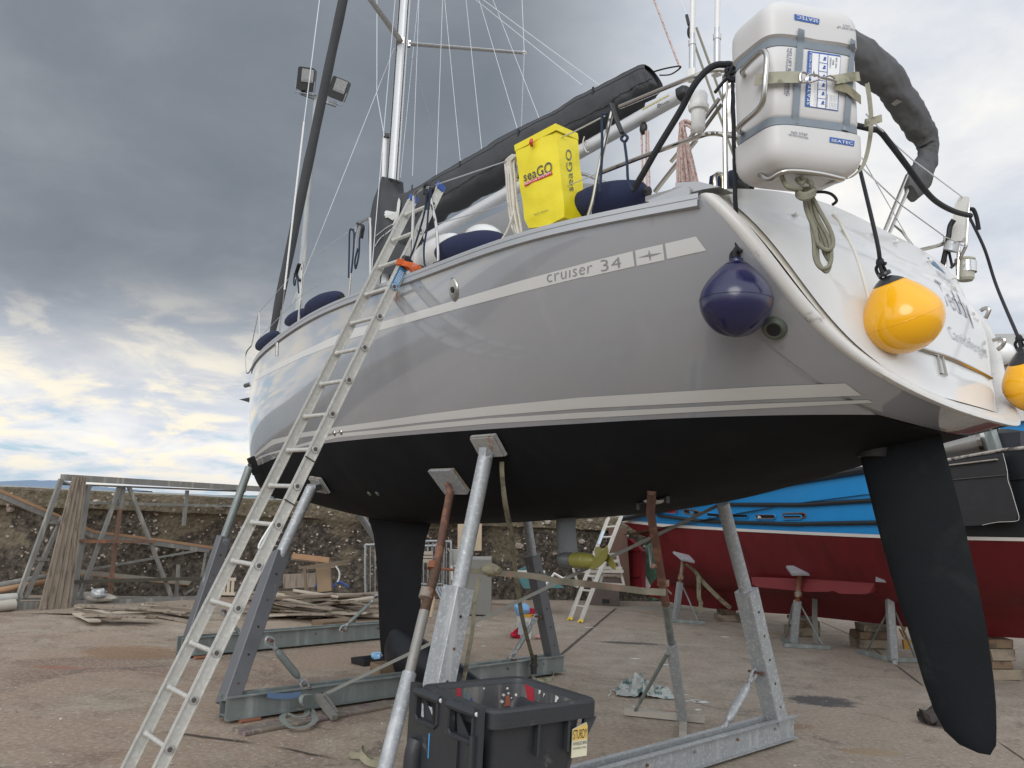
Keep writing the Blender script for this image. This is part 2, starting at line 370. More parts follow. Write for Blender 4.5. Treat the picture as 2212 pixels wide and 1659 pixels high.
LAMPG = mat('floodlight_reflector', (.25, .255, .25), rough=.2, metal=.3)
BLKM = mat('black_housing', (.012, .012, .013), rough=.5)
WHITEB = mat('white_plastic', (.72, .72, .70), rough=.4, var=.04, vs=10)
GREEN = mat('bronze_green_fitting', (.10, .12, .095), rough=.6, metal=.3)
BROWNP = mat('brown_plywood', (.20, .14, .10), rough=.7, var=.2, vs=6)
LEATHER = mat('gold_bronze', (.42, .24, .06), rough=.4, metal=.5, var=.2, vs=8)
BLUECL = mat('pale_blue_plastic', (.25, .45, .68), rough=.35)
REDCL = mat('red_rag', (.40, .02, .05), rough=.8)
RAG = mat('green_white_rag', (.36, .38, .36), rough=.9, var=.3, vs=16, col2=(.07, .13, .13), c2s=9, c2lo=.50, c2hi=.60)
TEAL = mat('teal_tarpaulin', (.05, .13, .13), rough=.8, var=.3, vs=4, bump=.006, bs=6)
# ================================================================ the yacht
yacht = thing('sailing_yacht', 'grey hulled sailing yacht with black underside standing in a steel cradle', 'sailing boat',
              (BO.x, BO.y, 0), rot=Matrix((BF, BP, Vector((0, 0, 1)))).transposed())
def natspl(xk, yk, x):
    xk = np.array(xk, float); yk = np.array(yk, float); n = len(xk); h = np.diff(xk); A = np.zeros((n, n)); r = np.zeros(n); A[0, 0] = A[-1, -1] = 1
    for i in range(1, n-1):
        A[i, i-1] = h[i-1]; A[i, i] = 2*(h[i-1]+h[i]); A[i, i+1] = h[i]; r[i] = 6*((yk[i+1]-yk[i])/h[i]-(yk[i]-yk[i-1])/h[i-1])
    M = np.linalg.solve(A, r); x = np.asarray(x, float); i = np.clip(np.searchsorted(xk, x)-1, 0, n-2); hh = h[i]; a = (xk[i+1]-x)/hh; b = (x-xk[i])/hh
    return a*yk[i]+b*yk[i+1]+((a**3-a)*M[i]+(b**3-b)*M[i+1])*hh*hh/6
UK = [0, .12, .3, .5, .7, .85, .95, 1.]; HL = 9.4; ZS0 = 1.1812
BSK = [1.7895, 1.8887, 1.7162, 1.5417, 1.1998, .8321, .3875, .03]; ZKK = [.0389, -.1893, -.52, -.7311, -.8068, -.655, -.4234, .12]
def sect(u):
    bs = float(natspl(UK, BSK, u)); zs = float(natspl([0, .5, 1], [ZS0, 1.2937, 1.1103], u)); zk = float(natspl(UK, ZKK, u))
    n = float(natspl([0, .5, 1], [2.6905, 2.9334, 2.1865], u)); m_ = float(natspl([0, .5, 1], [1.2424, 1.7871, 1.7871], u)); return bs, zs, zk, n, m_
def xtr(y, z):
    zr = max((ZS0-z)/1.2, 0)
    return -.761*zr + .3277*zr*(1-zr) + .6782*zr*(1-zr)*(zr-.5)*2 - .1351*(1-(y/1.7895)**2)
def hp(u, th):
    bs, zs, zk, n, m_ = sect(u)
    y = bs*math.sin(th)**(2/n); z = zk+(zs-zk)*(1-max(math.cos(th), 0)**(2/m_))
    b0, z0, k0, n0, m0 = SEC0; y0 = b0*math.sin(th)**(2/n0)
    zr = (ZS0-z)/1.2
    xt = -.761*zr + .3277*zr*(1-zr) + .6782*zr*(1-zr)*(zr-.5)*2 - .1351*(1-(y0/b0)**2)
    xb = HL+.365*((1.1103-z)/1.5)
    return xt+(xb-xt)*u, y, z
SEC0 = sect(0)
US = [0, .006, .014, .024, .030, .034, .037, .040, .043, .046, .050, .055, .065, .08, .095]+[.11+.89*i/58 for i in range(59)]
US = [u for u in US if u < .9999]+[1.0]
# height of the antifouling edge along the hull (metres above the waterline)
def zaf(x): return float(np.interp(x, [-2, -.600, -.570, 0, 1.43, 3.0, 5.29, 6.52, 7.4, 8.17, 8.76, 9.9], [-1, -1, .032, .025, 0, -.01, -.035, -.095, -.155, -.205, -.215, -.20]))
def thaf(u):
    lo, hi = 0.0, math.pi/2
    x, y, z = hp(u, 0)
    if z >= zaf(x): return 0.0
    for _ in range(40):
        md = (lo+hi)/2; x, y, z = hp(u, md)
        if z < zaf(x): lo = md
        else: hi = md
    return (lo+hi)/2
NL, NT_ = 16, 22
low = []; top = []
for u in US:
    ta = thaf(u)
    low.append([BL(*hp(u, ta*(i/NL)**.8)) for i in range(NL+1)])
    top.append([BL(*hp(u, ta+(math.pi/2-ta)*(i/NT_))) for i in range(NT_+1)])
def mir(P): q = toB(P); return BL(q.x, -q.y, q.z)
def two(rows):
    mb = MB(); mb.grid(rows); mb.grid([[mir(p) for p in r] for r in rows]); return mb
def _hx(u_, v_):
    k = ray(u_, v_); fm = MB(); fm.grid(top); bv = BVHTree.FromPolygons([tuple(v) for v in fm.v], fm.f); p = bv.ray_cast(CAM, k.normalized())[0]; return p or CAM+k*5
for px_, wx, ln_, col, am in ((C4(600, 775), .055, .42, (.20, .18, .12), .55), (C4(640, 850), .03, .5, (.19, .17, .12), .45), (C5(1390, 700), .03, .35, (.40, .40, .39), .35), (S2(1500, 225), .03, .2, (.20, .19, .18), .3)):
    q = _hx(*px_); DRIPS.append(((q.x, q.y, q.z), wx, ln_, col, am))
GEL = mat('grey_gelcoat', (.30, .30, .31), rough=.10, spec=.6, bump=.0010, bs=1.3, coat=.9, extra=_gel)
tm = two(top)
hull = tm.build('hull', GEL, yacht, smooth=True, auto=R_(60))
bmx = bmesh.new(); bmx.from_mesh(hull.data); bmesh.ops.remove_doubles(bmx, verts=bmx.verts, dist=1e-4); bmesh.ops.recalc_face_normals(bmx, faces=bmx.faces); bmx.to_mesh(hull.data); bmx.free()
lm_ = two(low); und = lm_.build('underbody', ANTI, yacht, smooth=True, auto=R_(60), label='matt black antifouled underside of the hull')
bmx = bmesh.new(); bmx.from_mesh(und.data); bmesh.ops.remove_doubles(bmx, verts=bmx.verts, dist=1e-4); bmesh.ops.recalc_face_normals(bmx, faces=bmx.faces); bmx.to_mesh(und.data); bmx.free()
_full = MB(); _full.grid([[BL(*hp(u, math.pi/2*i/48)) for i in range(49)] for u in US])
HBVH = BVHTree.FromPolygons([tuple(v) for v in _full.v], _full.f)
def hit(u, v, off=.003, bvh=None):
    k = ray(u, v); p, n, i, d = (bvh or HBVH).ray_cast(CAM, k.normalized())
    if p is None: return None
    if n.dot(k) > 0: n = -n
    return p+n*off
def strip(name, up, lo, m_, parent, n=70, k=3, off=.0025, mirror=True, **kw):
    A = polyl(up, n); B = polyl(lo, n); rows = []
    for a, b in zip(A, B):
        r = [hit(lerp(a[0], b[0], j/k), lerp(a[1], b[1], j/k), off) for j in range(k+1)]
        if all(p is not None for p in r): rows.append(r)
    if mirror: mb = MB(); mb.grid([[mir(p) for p in r] for r in rows]); mb.build(name, m_, parent, smooth=True)
    mb = MB(); mb.grid(rows)
    return mb.build(name, m_, parent, smooth=True, **kw)
# upper stripe with the model lettering, split by two gaps
S1u = [C5(95, 1235), C5(160, 1190), C5(400, 1070), C5(700, 930), C5(1000, 855), C5(1400, 735), C5(1800, 615), C5(2212, 503), S2(860, 780), S2(1308, 668)]
S1l = [C5(95, 1262), C5(165, 1222), C5(400, 1108), C5(700, 990), C5(1000, 905), C5(1400, 795), C5(1800, 690), C5(2212, 588), S2(860, 932), S2(1330, 824)]
strip('hull_stripe', S1u, S1l, STRIPE, yacht, 110, label='white stripe along the topside')
strip('hull_stripe', [S2(1335, 660), S2(1620, 596)], [S2(1352, 822), S2(1640, 760)], STRIPE, yacht, 8)
strip('hull_stripe', [S2(1645, 590), S2(1965, 516)], [S2(1666, 750), S2(2072, 660)], STRIPE, yacht, 12)
# twin boot stripes
strip('boot_stripe', [L1(1900, 30), C5(210, 1640), C5(400, 1595), C5(640, 1555), C5(900, 1520), C5(1200, 1475), C5(1600, 1425), C5(2212, 1365), C4(500, 1122), C4(1055, 1100)],
      [L1(1905, 42), C5(215, 1672), C5(400, 1625), C5(640, 1590), C5(900, 1560), C5(1200, 1525), C5(1600, 1485), C5(2212, 1437), C4(500, 1205), C4(1160, 1178)], STRIPE, yacht, 110)
strip('boot_stripe', [L1(1903, 60), L1(1990, 8), C5(640, 1600), C5(900, 1575), C5(1200, 1540), C5(1600, 1502), C5(2212, 1462), C4(500, 1232), C4(1200, 1207)],
      [L1(1908, 72), L1(2000, 20), C5(640, 1624), C5(900, 1600), C5(1200, 1572), C5(1600, 1535), C5(2212, 1500), C4(500, 1263), C4(1237, 1225)], STRIPE, yacht, 110)

def textmesh(txt, spacing=1.0, shear=0.0, res=3, thin=0.0):
    "returns (verts 2D normalised to the text's box, faces, width/height ratio)"
    cu = bpy.data.curves.new('t', 'FONT'); cu.body = txt; cu.space_character = spacing; cu.shear = shear; cu.resolution_u = res; cu.offset = thin
    ob = bpy.data.objects.new('t', cu); COL.objects.link(ob); dg = bpy.context.evaluated_depsgraph_get(); dg.update()
    me = bpy.data.meshes.new_from_object(ob.evaluated_get(dg)); bpy.data.objects.remove(ob); bpy.data.curves.remove(cu)
    vs = [v.co.copy() for v in me.vertices]; fs = [tuple(p.vertices) for p in me.polygons]; bpy.data.meshes.remove(me)
    x0 = min(v.x for v in vs); x1 = max(v.x for v in vs); y0 = min(v.y for v in vs); y1 = max(v.y for v in vs)
    return [((v.x-x0)/(x1-x0), (v.y-y0)/(y1-y0)) for v in vs], fs, (x1-x0)/(y1-y0)
def textquad(name, txt, quad, m_, parent, surf=None, spacing=1.0, shear=0.0, off=.006, thin=0.0, **kw):
    "quad BL BR TR TL: pixels (projected on surf bvh) or 3-D points"
    vs, fs, r = textmesh(txt, spacing, shear, 3, thin); a, b, c, d = quad; P = []
    for x, y in vs:
        if surf is None: p = lerp(lerp(a, b, x), lerp(d, c, x), y)
        else:
            q = [lerp(lerp(a[i], b[i], x), lerp(d[i], c[i], x), y) for i in (0, 1)]; p = hit(q[0], q[1], off, surf)
        P.append(p)
    fs = [f_ for f_ in fs if all(P[i] is not None for i in f_)]; P = [p if p is not None else Vector((0, 0, 0)) for p in P]
    if not fs: return None
    us_ = sorted({i for f_ in fs for i in f_}); rm_ = {a_: b_ for b_, a_ in enumerate(us_)}
    mb = MB(); mb.add([P[i] for i in us_], [tuple(rm_[i] for i in f_) for f_ in fs]); return mb.build(name, m_, parent, **kw)
decal_dot = None
textquad('lettering', 'cruıser', [S2(425, 993), S2(886, 888), S2(893, 808), S2(420, 915)], GREYP, yacht, HBVH, 1.08, thin=-.012, label='grey word on the white stripe')
textquad('lettering', '34', [S2(985, 880), S2(1195, 832), S2(1185, 725), S2(975, 762)], GREYP, yacht, HBVH, 1.05, thin=-.012, label='grey number on the white stripe')
st = MB()
def quadh(pts, off=.0045):
    st.add([hit(*p, off) for p in pts], [tuple(range(len(pts)))])
quadh([S2(1360, 738), S2(1470, 702), S2(1490, 700), S2(1476, 722)]); quadh([S2(1490, 700), S2(1618, 684), S2(1500, 722), S2(1476, 722)])
quadh([S2(1478, 650), S2(1498, 710), S2(1494, 770), S2(1472, 712)])
st.build('star_emblem', GREYP, yacht)

# ---- toe rail: aluminium extrusion along the sheer
def sheer(u): return hp(u, math.pi/2)
prof = [(-.03, -.004), (.012, -.004), (.016, -.012), (.016, -.034), (.010, -.037), (.010, -.042), (.022, -.047), (.022, -.082), (.004, -.086), (-.02, -.086)]
for sgn in (1, -1):
    rows = []
    for i in range(81):
        u = .0+.995*i/80; x, y, z = sheer(u); x2, y2, z2 = sheer(min(u+.004, 1)); x1, y1, z1 = sheer(max(u-.004, 0))
        t_ = Vector((x2-x1, y2-y1)).normalized(); nx, ny = -t_.y, t_.x
        rows.append([BL(x+nx*a, sgn*(y+ny*a), z+b+.012) for a, b in prof])
    mb = MB(); mb.grid(rows, True); mb.build('toe_rail', TOE, yacht, smooth=True, auto=R_(25))

# ---- transom: rounded rim, cream recess and bulging white face
edge = []
for i in range(40):
    th = (math.pi/2)*(1-i/39)
    edge.append(hp(0, th))
edgeF = edge+[(x, -y, z) for x, y, z in edge[::-1][1:]]
b0 = 1.7895
def topz(y):  # cambered top of the transom coaming
    a = min(abs(y)/b0, 1); return ZS0+.02+.184*(1-a**2.88)
def rim_pts(inset, aft, edge=edge):
    P = []
    cy, cz = 0, .75
    for x, y, z in edgeF:
        d = Vector((cy-y, cz-z)); L_ = d.length; d /= L_
        yy = y+d.x*inset; zz = z+d.y*inset
        P.append(BL(xtr(yy, zz)-aft, yy, zz))
    return P
mb = MB(); rows = []
for ins, aft in [(0, 0), (-.006, .02), (-.002, .045), (.02, .068), (.05, .075), (.075, .066), (.09, .045), (.098, .02), (.10, -.02)]:
    rows.append(rim_pts(ins, aft))
mb.grid(rows); mb.build('stern_rim', SCUFF, yacht, smooth=True, auto=R_(50), label='scuffed white rounded rim round the stern')
def face_pt(s, t, bulge):
    "s 0..1 port->starboard across, t 0..1 bottom->top"
    return None
# transom face: rows from the inner edge up
def yin(z):   # inner half-width at height z
    Y = [e[1]-.10 for e in edge][::-1]; Zz = [e[2]+.06 for e in edge][::-1]
    return float(np.interp(z, Zz, Y))
zb = edge[-1][2]+.10
def face(b_in, z0, top_drop, aft, nz=26, ny=40):
    rows = []
    for i in range(nz+1):
        t = i/nz; r = []
        for j in range(ny+1):
            s = -1+2*j/ny
            # column at lateral parameter s: y spans the width at that height
            z_lo = z0; hw = max(yin(z0+(ZS0-z0)*max(t, .0))-b_in, .02)
            y = -s*hw; zt = topz(y)-top_drop; z = z0+(zt-z0)*t
            k = 1-(abs(s))**2.5
            aa = min(abs(y)/1.7895, 1); ex_ = t**1.5*(.318*(1-aa**2.88)-.276*(1-aa*aa)); r.append(BL(xtr(y, z)-aft(s, t)-ex_, y, z))
        rows.append(r)
    return rows
fr = face(0, zb-.03, 0, lambda s, t: -.006)
mb = MB(); mb.grid(fr); tf = mb.build('transom', CREAM, yacht, smooth=True, auto=R_(60), label='cream moulded stern panel')
dr = face(.045, zb+.02, .0, lambda s, t: .012+.075*(1-abs(s)**6)*min(1, (1-t)*6+.0)*min(1, t*8))
mb = MB(); mb.grid(dr); tdoor = mb.build('swim_platform_door', WHITEG, yacht, smooth=True, auto=R_(60), label='white stern panel with the boat name')
TBV = BVHTree.FromPolygons([tuple(v) for v in mb.v], mb.f)
# ---- deck and coachroof (closes the hull)
rows = []
for i in range(41):
    u = i/40*.995; x, y, z = sheer(u); rows.append([BL(x+.12*(1-u), y*s, z-.02+.06*(1-s*s)) for s in [-.985+1.97*j/10 for j in range(11)]])
mb = MB(); mb.grid(rows); mb.build('deck', CREAM, yacht, smooth=True)
rows = []
for i in range(17):
    t = i/16; x = 2.3+t*4.9; hw = .98*(1-t**3*.55); hh = .30*math.sin(min(t*1.02+.02, 1)*math.pi*.5+math.pi*.5)**.5+.02 if t < 1 else .02
    rows.append([BL(x, hw*c, 1.22+hh*max(0, 1-abs(c)**5)) for c in [-1+2*j/14 for j in range(15)]])
mb = MB(); mb.grid(rows); mb.build('coachroof', WHITEG, yacht, smooth=True)

# ---- keel: fin with a bulb running aft
def foil(mb, stations, yoff=0, n=14):
    rows = []
    for (xl, xt_, z, th) in stations:
        r = []
        for j in range(2*n):
            a = j/n; s = a if a <= 1 else 2-a; c = .5-.5*math.cos(math.pi*s)
            t_ = 2.6*th*(.2969*math.sqrt(c)-.126*c-.3516*c*c+.2843*c**3-.1015*c**4)*1.9
            r.append(BL(lerp(xl, xt_, c), yoff+(t_ if a <= 1 else -t_), z))
        rows.append(r)
    mb.grid(rows, True); mb.add(rows[0], [tuple(range(2*n))]); mb.add(rows[-1], [tuple(range(2*n))]); return mb
le = [L2(760, 470), L2(810, 640), L2(832, 850), L2(845, 1100), L2(852, 1350), L2(862, 1590), L2(900, 1640)]
te = [L2(1250, 500), L2(1200, 640), L2(1172, 850), L2(1165, 1100), L2(1180, 1330), L2(1240, 1500), L2(1300, 1600)]
mb = MB(); stt = []
for a, b in zip(le, te):
    A = toB(pB(*a)); B = toB(pB(*b)); z = (A.z+B.z)/2; stt.append((A.x, B.x, z, .10+.05*max(0, -z-1.6)))
stt[0] = (stt[0][0]+.1, stt[0][1]-.05, stt[0][2]+.15, .12)
foil(mb, stt); mb.build('keel_fin', ANTI, yacht, smooth=True, auto=R_(50))
mb = MB(); rows = []
for i in range(33):
    t = i/32; x = 5.64-t*2.40; e = math.sin(math.pi*min(t, 1)**.62)**1.0 if 0 < t < 1 else .01
    ry = .19*e*(1-.15*t); top_ = -1.94-.36*min(1, t*1.35)**1.3; bot = -2.50+.03*t; zc = (top_+bot)/2; rz = (top_-bot)/2*min(1, (t*14)**.5 if t > 0 else .05)*(1 if t < .55 else max(.03, (1-((t-.55)/.45)**1.7)))
    if t > .55: zc = zc-.0
    rows.append([BL(x, ry*math.cos(2*math.pi*j/28), zc+rz*math.copysign(abs(math.sin(2*math.pi*j/28))**(1.5 if math.sin(2*math.pi*j/28) > 0 else .7), math.sin(2*math.pi*j/28))) for j in range(28)])
mb.grid(rows, True); mb.build('keel_bulb', mat('satin_antifouling', (.011, .012, .015), rough=.42, spec=.3, var=.3, vs=3), yacht, smooth=True)
# ---- rudder
rl = [L4(905, 445), L4(950, 640), L4(1010, 880), L4(1075, 1130), L4(1150, 1400), L4(1225, 1650), W8(1180, 350), W8(1330, 850), W8(1420, 1100), W8(1510, 1270), W8(1640, 1390), W8(1800, 1462)]
rt = [L4(1548, 262), L4(1625, 560), L4(1700, 850), L4(1765, 1120), L4(1830, 1400), L4(1882, 1650), W8(1880, 350), W8(1945, 800), W8(1966, 1030), W8(1972, 1250), W8(1968, 1400), W8(1915, 1487)]
mb = MB(); rows = []; n = 12
for i, (a, b) in enumerate(zip(rl, rt)):
    A = pB(*a); B = pB(*b); th = .105*(1-.35*i/11) if i < 11 else .03; r = []
    for j in range(2*n):
        q = j/n; s = q if q <= 1 else 2-q; c = .5-.5*math.cos(math.pi*s)
        t_ = 4.2*th*(.2969*math.sqrt(c)-.126*c-.3516*c*c+.2843*c**3-.1015*c**4)
        r.append(lerp(A, B, c)+BP*(t_ if q <= 1 else -t_))
    rows.append(r)
mb.grid(rows, True); mb.add(rows[0], [tuple(range(2*n))]); mb.add(rows[-1], [tuple(range(2*n))])
rud = mb.build('rudder', ANTIR, yacht, smooth=True, auto=R_(50))
mb = MB(); q = pB(*L4(1020, 385)); mb.lathe([(.11, -.06), (.12, 0), (.10, .05)], q, n=20); mb.build('rudder_bearing', BLKR, yacht, smooth=True, auto=R_(30))
# ---- saildrive leg, propeller
mb = MB(); a = toB(pB(*L3(450, 480))); b = toB(pB(*L3(455, 790)))
foil(mb, [(a.x+.13, a.x-.13, a.z+.15, .045), (a.x+.125, a.x-.125, a.z-.1, .045), (b.x+.12, b.x-.13, b.z+.08, .05), (b.x+.12, b.x-.16, b.z, .055)])
c0 = pB(*L3(400, 800)); c1 = pB(*L3(500, 805)); mb.tube([lerp(c0, c1, t) for t in (-.0, .15, .5, 1)], [.03, .062, .075, .07], 14)
mb.build('saildrive_leg', mat('grey_drive_casting', (.14, .15, .155), rough=.35, metal=.4, var=.2, vs=9), yacht, smooth=True, auto=R_(50))
h0 = pB(*L3(500, 805)); h1 = pB(*L3(650, 812)); axp = vn(h1-h0)
prop = MB(); prop.tube([h0, lerp(h0, h1, .1), lerp(h0, h1, .6), lerp(h0, h1, .62), lerp(h0, h1, .9), h1+axp*.03], [.062, .07, .07, .066, .062, .03], 18)
po = prop.build('propeller', OLIVE, yacht, smooth=True, auto=R_(35))
for yy, tw, P in ((.05, .03, ((622, 872), (628, 830), (640, 795), (690, 772), (735, 722), (757, 692), (766, 740), (752, 798), (705, 850), (655, 876))), (-.03, -.05, ((668, 775), (664, 735), (675, 705), (700, 704), (728, 730), (720, 770), (690, 790))), (-.06, .06, ((738, 800), (762, 755), (790, 785), (815, 830), (823, 880), (800, 872), (765, 830)))):
    pts = [pB(*L3(*p), yy+tw*(p[0]-700)/60) for p in P]; b_ = MB(); b_.prism(pts, BP*.012); b_.build('blade', OLIVE, po)
mb = MB(); q = hit(*L3(1105, 355), 0); mb.ball(q, .10, .05, .03, ax=(BF, BP, Vector((0, 0, 1)))); mb.build('hull_anode', mat('zinc', (.38, .37, .34), rough=.7, var=.25, vs=25, bump=.002), yacht, smooth=True)
mb = MB(); e1 = hit(*L3(990, 372), .01); e2 = hit(*L3(1215, 320), .01); mb.tube([e1, e2], .009, 6)
for e in (e1, e2): mb.box(e-Vector((0, 0, .02)), .025, .025, .05)
mb.build('anode_bracket', BLKM, yacht)
for p_ in (L2(775, 305), L2(836, 305), C5(612, 1598), C5(655, 1592)):
    q = hit(*p_, .002)
    if q: mb = MB(); loc, nn, _, _ = HBVH.find_nearest(q); nn = nn if nn.dot(q-CAM) < 0 else -nn; mb.lathe([(.013, .003), (.026, .006), (.03, 0), (.03, -.01)], q, nn, 16); mb.lathe([(.012, .0), (.012, .008)], q, nn, 12); mb.build('skin_fitting', GREEN if p_[1] > 1000 else STEEL, yacht, smooth=True, auto=R_(30))
# exhaust outlet and vent on the topside
q = hit(*C4(597, 740), .0); loc, nn, _, _ = HBVH.find_nearest(q); nn = nn if nn.dot(q-CAM) < 0 else -nn
mb = MB(); mb.lathe([(.040, .004), (.040, .030), (.052, .034), (.068, .020), (.072, .0)], q, nn, 28); ex = mb.build('exhaust_outlet', GREEN, yacht, smooth=True, auto=R_(30))
mb = MB(); mb.lathe([(.039, .006), (.0395, .031)], q, nn, 24); mb.build('pipe_bore', BLKM, ex)
q = hit(*C5(1387, 668), .002); loc, nn, _, _ = HBVH.find_nearest(q); nn = nn if nn.dot(q-CAM) < 0 else -nn
mb = MB(); mb.lathe([(.0, .012), (.030, .012), (.062, .008), (.070, .0)], q, nn, 28, sq=1.35, ref=BF); vo = mb.build('hull_vent', STEEL, yacht, smooth=True, auto=R_(30))
mb = MB(); mb.lathe([(.024, .010), (.024, .018)], q, nn, 20); mb.build('vent_hole', BLKM, vo)
mb = MB(); q = hit(*C5(245, 1030), .01); mb.beam(hit(*C5(246, 975), .012), hit(*C5(242, 1095), .012), .05, .012, up=BP, ch=.004); mb.build('chainplate', STEEL, yacht)
# green drip stain below the exhaust (real weathering of the gelcoat)

# ---- mast, spreaders, boom
mr = toB(pB(*C1(1068, 0))); ml = toB(pB(*S4(635, 270)))
MT = BL(*(mr)); MLw = BL(*(ml)); md = vn(MT-MLw); MBt = MLw-md*1.9; MTop = MT+md*4.5
def ovalsweep(mb, pts, a, b, n=20, exp=2.4, fwd=BF, side=BP):
    rows = []
    for p in pts:
        r = []
        for k in range(n):
            t = 2*math.pi*k/n; c, s = math.cos(t), math.sin(t)
            r.append(p+fwd*(a*math.copysign(abs(c)**(2/exp), c))+side*(b*math.copysign(abs(s)**(2/exp), s)))
        rows.append(r)
    mb.grid(rows, True); mb.add(rows[0], [tuple(range(n))]); mb.add(rows[-1], [tuple(range(n))]); return mb
mb = MB(); ovalsweep(mb, [MBt, MTop], .088, .062, 28); mast = mb.build('mast', MASTA, yacht, smooth=True, auto=R_(40))
mb = MB(); off = BF*-.089
for sy in (-.020, .020): mb.beam(MBt+off+BP*sy, MTop+off+BP*sy, .014, .012, up=BF)
mb.build('sail_track', ALU, mast)
mb = MB(); mb.beam(MBt+off*1.005, MTop+off*1.005, .010, .003, up=BF); mb.build('track_slot', BLKM, mast)
mb = MB(); mb.beam(MBt+BF*.02+BP*.064, MTop+BF*.02+BP*.064, .020, .004, up=BP); mb.build('mast_groove', BLKM, mast)
rs = toB(pB(*C1(1095, 275), -.05)); tip = pZ(*C1(1840, 343), rs.z+.08); tq = toB(tip)
for sg in (-1, 1):
    a = BL(rs.x+.05, sg*.05, rs.z); b = BL(tq.x, -sg*tq.y*-1 if sg < 0 else abs(tq.y), tq.z)
    b = BL(tq.x, sg*abs(tq.y), tq.z); mb = MB(); d_ = vn(b-a); rows = []
    for t in (0, .5, 1):
        p = lerp(a, b, t); wv = .060-.02*t; r = []
        for k in range(12):
            an = 2*math.pi*k/12; r.append(p+BF*(wv*math.cos(an))+Vector((0, 0, .017*math.sin(an))))
        rows.append(r)
    mb.grid(rows, True); mb.add(rows[-1], [tuple(range(12))]); sp = mb.build('spreader', ALU, mast, smooth=True, auto=R_(50))
    mb = MB(); mb.box(a, .10, .05, .08); mb.build('spreader_bracket', STEEL, sp)
    mb = MB(); mb.ball(b, .035, .03, .03, 10, 6); mb.build('end_cap', WHITEB, sp, smooth=True)
mb = MB(); p0 = pB(*S4(505, 0)); p1 = pB(*S4(500, 620)); p0 = pB(*C1(940, 890)); mb.tube([p0, p1], .028, 12); mb.build('reefing_tube', WHITEB, mast, smooth=True)
mb = MB(); mb.box(pB(*C1(948, 880)), .09, .05, .05); mb.build('halyard_box', BLKM, mast)
# boom
bt = toB(pB(*C2(1500, 770))); bb = toB(pB(*C2(1515, 870))); b2t = toB(pB(*C2(1020, 1030))); b2b = toB(pB(*C2(1045, 1120)))
sl = Vector((0, 0, 0)); ce = BL(bt.x, 0, (bt.z+bb.z)/2); cf = toB(pB(*S4(1120, 1080))); cf = BL(cf.x, 0, cf.z)
hb = (bt.z-bb.z)/2*1.02; dirb = vn(cf-ce); upb = vn(dirb.cross(BP)); upb = upb if upb.z > 0 else -upb
mb = MB(); rows = []
for p in (ce, lerp(ce, cf, .5), cf):
    r = []
    for k in range(24):
        t = 2*math.pi*k/24; c, s = math.cos(t), math.sin(t); r.append(p+upb*(hb*math.copysign(abs(c)**.7, c))+BP*(.062*math.copysign(abs(s)**.8, s)))
    rows.append(r)
mb.grid(rows, True); mb.add(rows[0], [tuple(range(24))]); boom = mb.build('boom', MASTA, yacht, smooth=True, auto=R_(40))
mb = MB(); rows = [[p+(q-p)*1.0 for q in r] for p, r in zip((ce, ce-dirb*.035, ce-dirb*.05), (rows[0],)*3)]
rows = [[ce+(q-ce)*1.03 for q in rows[0]], [ce-dirb*.06+(q-ce)*1.03 for q in rows[0]], [ce-dirb*.085+(q-ce)*.8 for q in rows[0]]]
mb.grid(rows, True); mb.add(rows[-1], [tuple(range(24))]); be = mb.build('boom_end', BLKM, boom, smooth=True, auto=R_(40))
def bq(x0, y0, x1, y1):  # text quad on the boom side plane
    return None
qs = [pB(*C2(1330, 915), .066), pB(*C2(1407, 883), .066), pB(*C2(1400, 860), .066), pB(*C2(1326, 892), .066)]
textquad('lettering', 'SELDÉN', qs, BLKP, boom, spacing=1.0)
mb = MB(); c_ = pB(*C2(1314, 912), .066); mb.tube([c_+BF*(.015*math.cos(t))+Vector((0, 0, .015*math.sin(t))) for t in [k*math.pi/6 for k in range(12)]], .003, 5, closed=True); mb.build('maker_mark', BLKP, boom)
mb = MB(); a = pB(*C2(1172, 938), .0655); b = pB(*C2(1400, 815), .0655); mb.add([a, b, b+Vector((0, 0, -.014))-dirb*0, a+Vector((0, 0, -.014))], [(0, 1, 2, 3)]); mb.build('gold_label_strip', mat('gold_tape', (.50, .42, .18), rough=.5, var=.5, vs=120), boom)
mb = MB(); k0 = pB(*C2(665, 1180), .07); mb.tube(spl([pB(*C2(672, 1180), .075), pB(*C2(660, 1240), .09), pB(*C2(690, 1310), .1), pB(*C2(712, 1312), .1)]), .006, 6); mb.tube(spl([pB(*C2(660, 1270), .09), pB(*C2(690, 1215), .1), pB(*C2(705, 1265), .1)]), .006, 6); mb.build('reef_lashing', ROPEW, boom, smooth=True)
# sail cover over boom and mast foot
prs = [(C2(1214, 566), C2(1325, 748), .085), (C2(1180, 575), C2(1270, 800), .12), (C2(1100, 618), C2(1170, 862), .13), (C2(900, 712), C2(1010, 1000), .15), (C2(700, 818), C2(790, 1112), .16), (C2(500, 928), C2(570, 1230), .165),
       (C2(280, 1035), C2(330, 1352), .17), (C2(0, 1190), C2(60, 1520), .175), (C1(1570, 985), S4(1900, 440), .18), (C1(1430, 1060), S4(1500, 660), .18), (S4(1150, 315), S4(1240, 800), .18), (S4(890, 440), S4(1080, 1010), .17), (S4(740, 492), S4(930, 1200), .16), (S4(640, 560), S4(760, 1300), .12)]
mb = MB(); rows = []; NC = 48
T_ = [Vector(pB(*a)) for a, b, w_ in prs]; B_ = [Vector(pB(*b)) for a, b, w_ in prs]; W_ = [Vector((w_, 0, 0)) for a, b, w_ in prs]
T2 = spl(T_, 14); B2 = spl(B_, 14); W2 = spl(W_, 14)
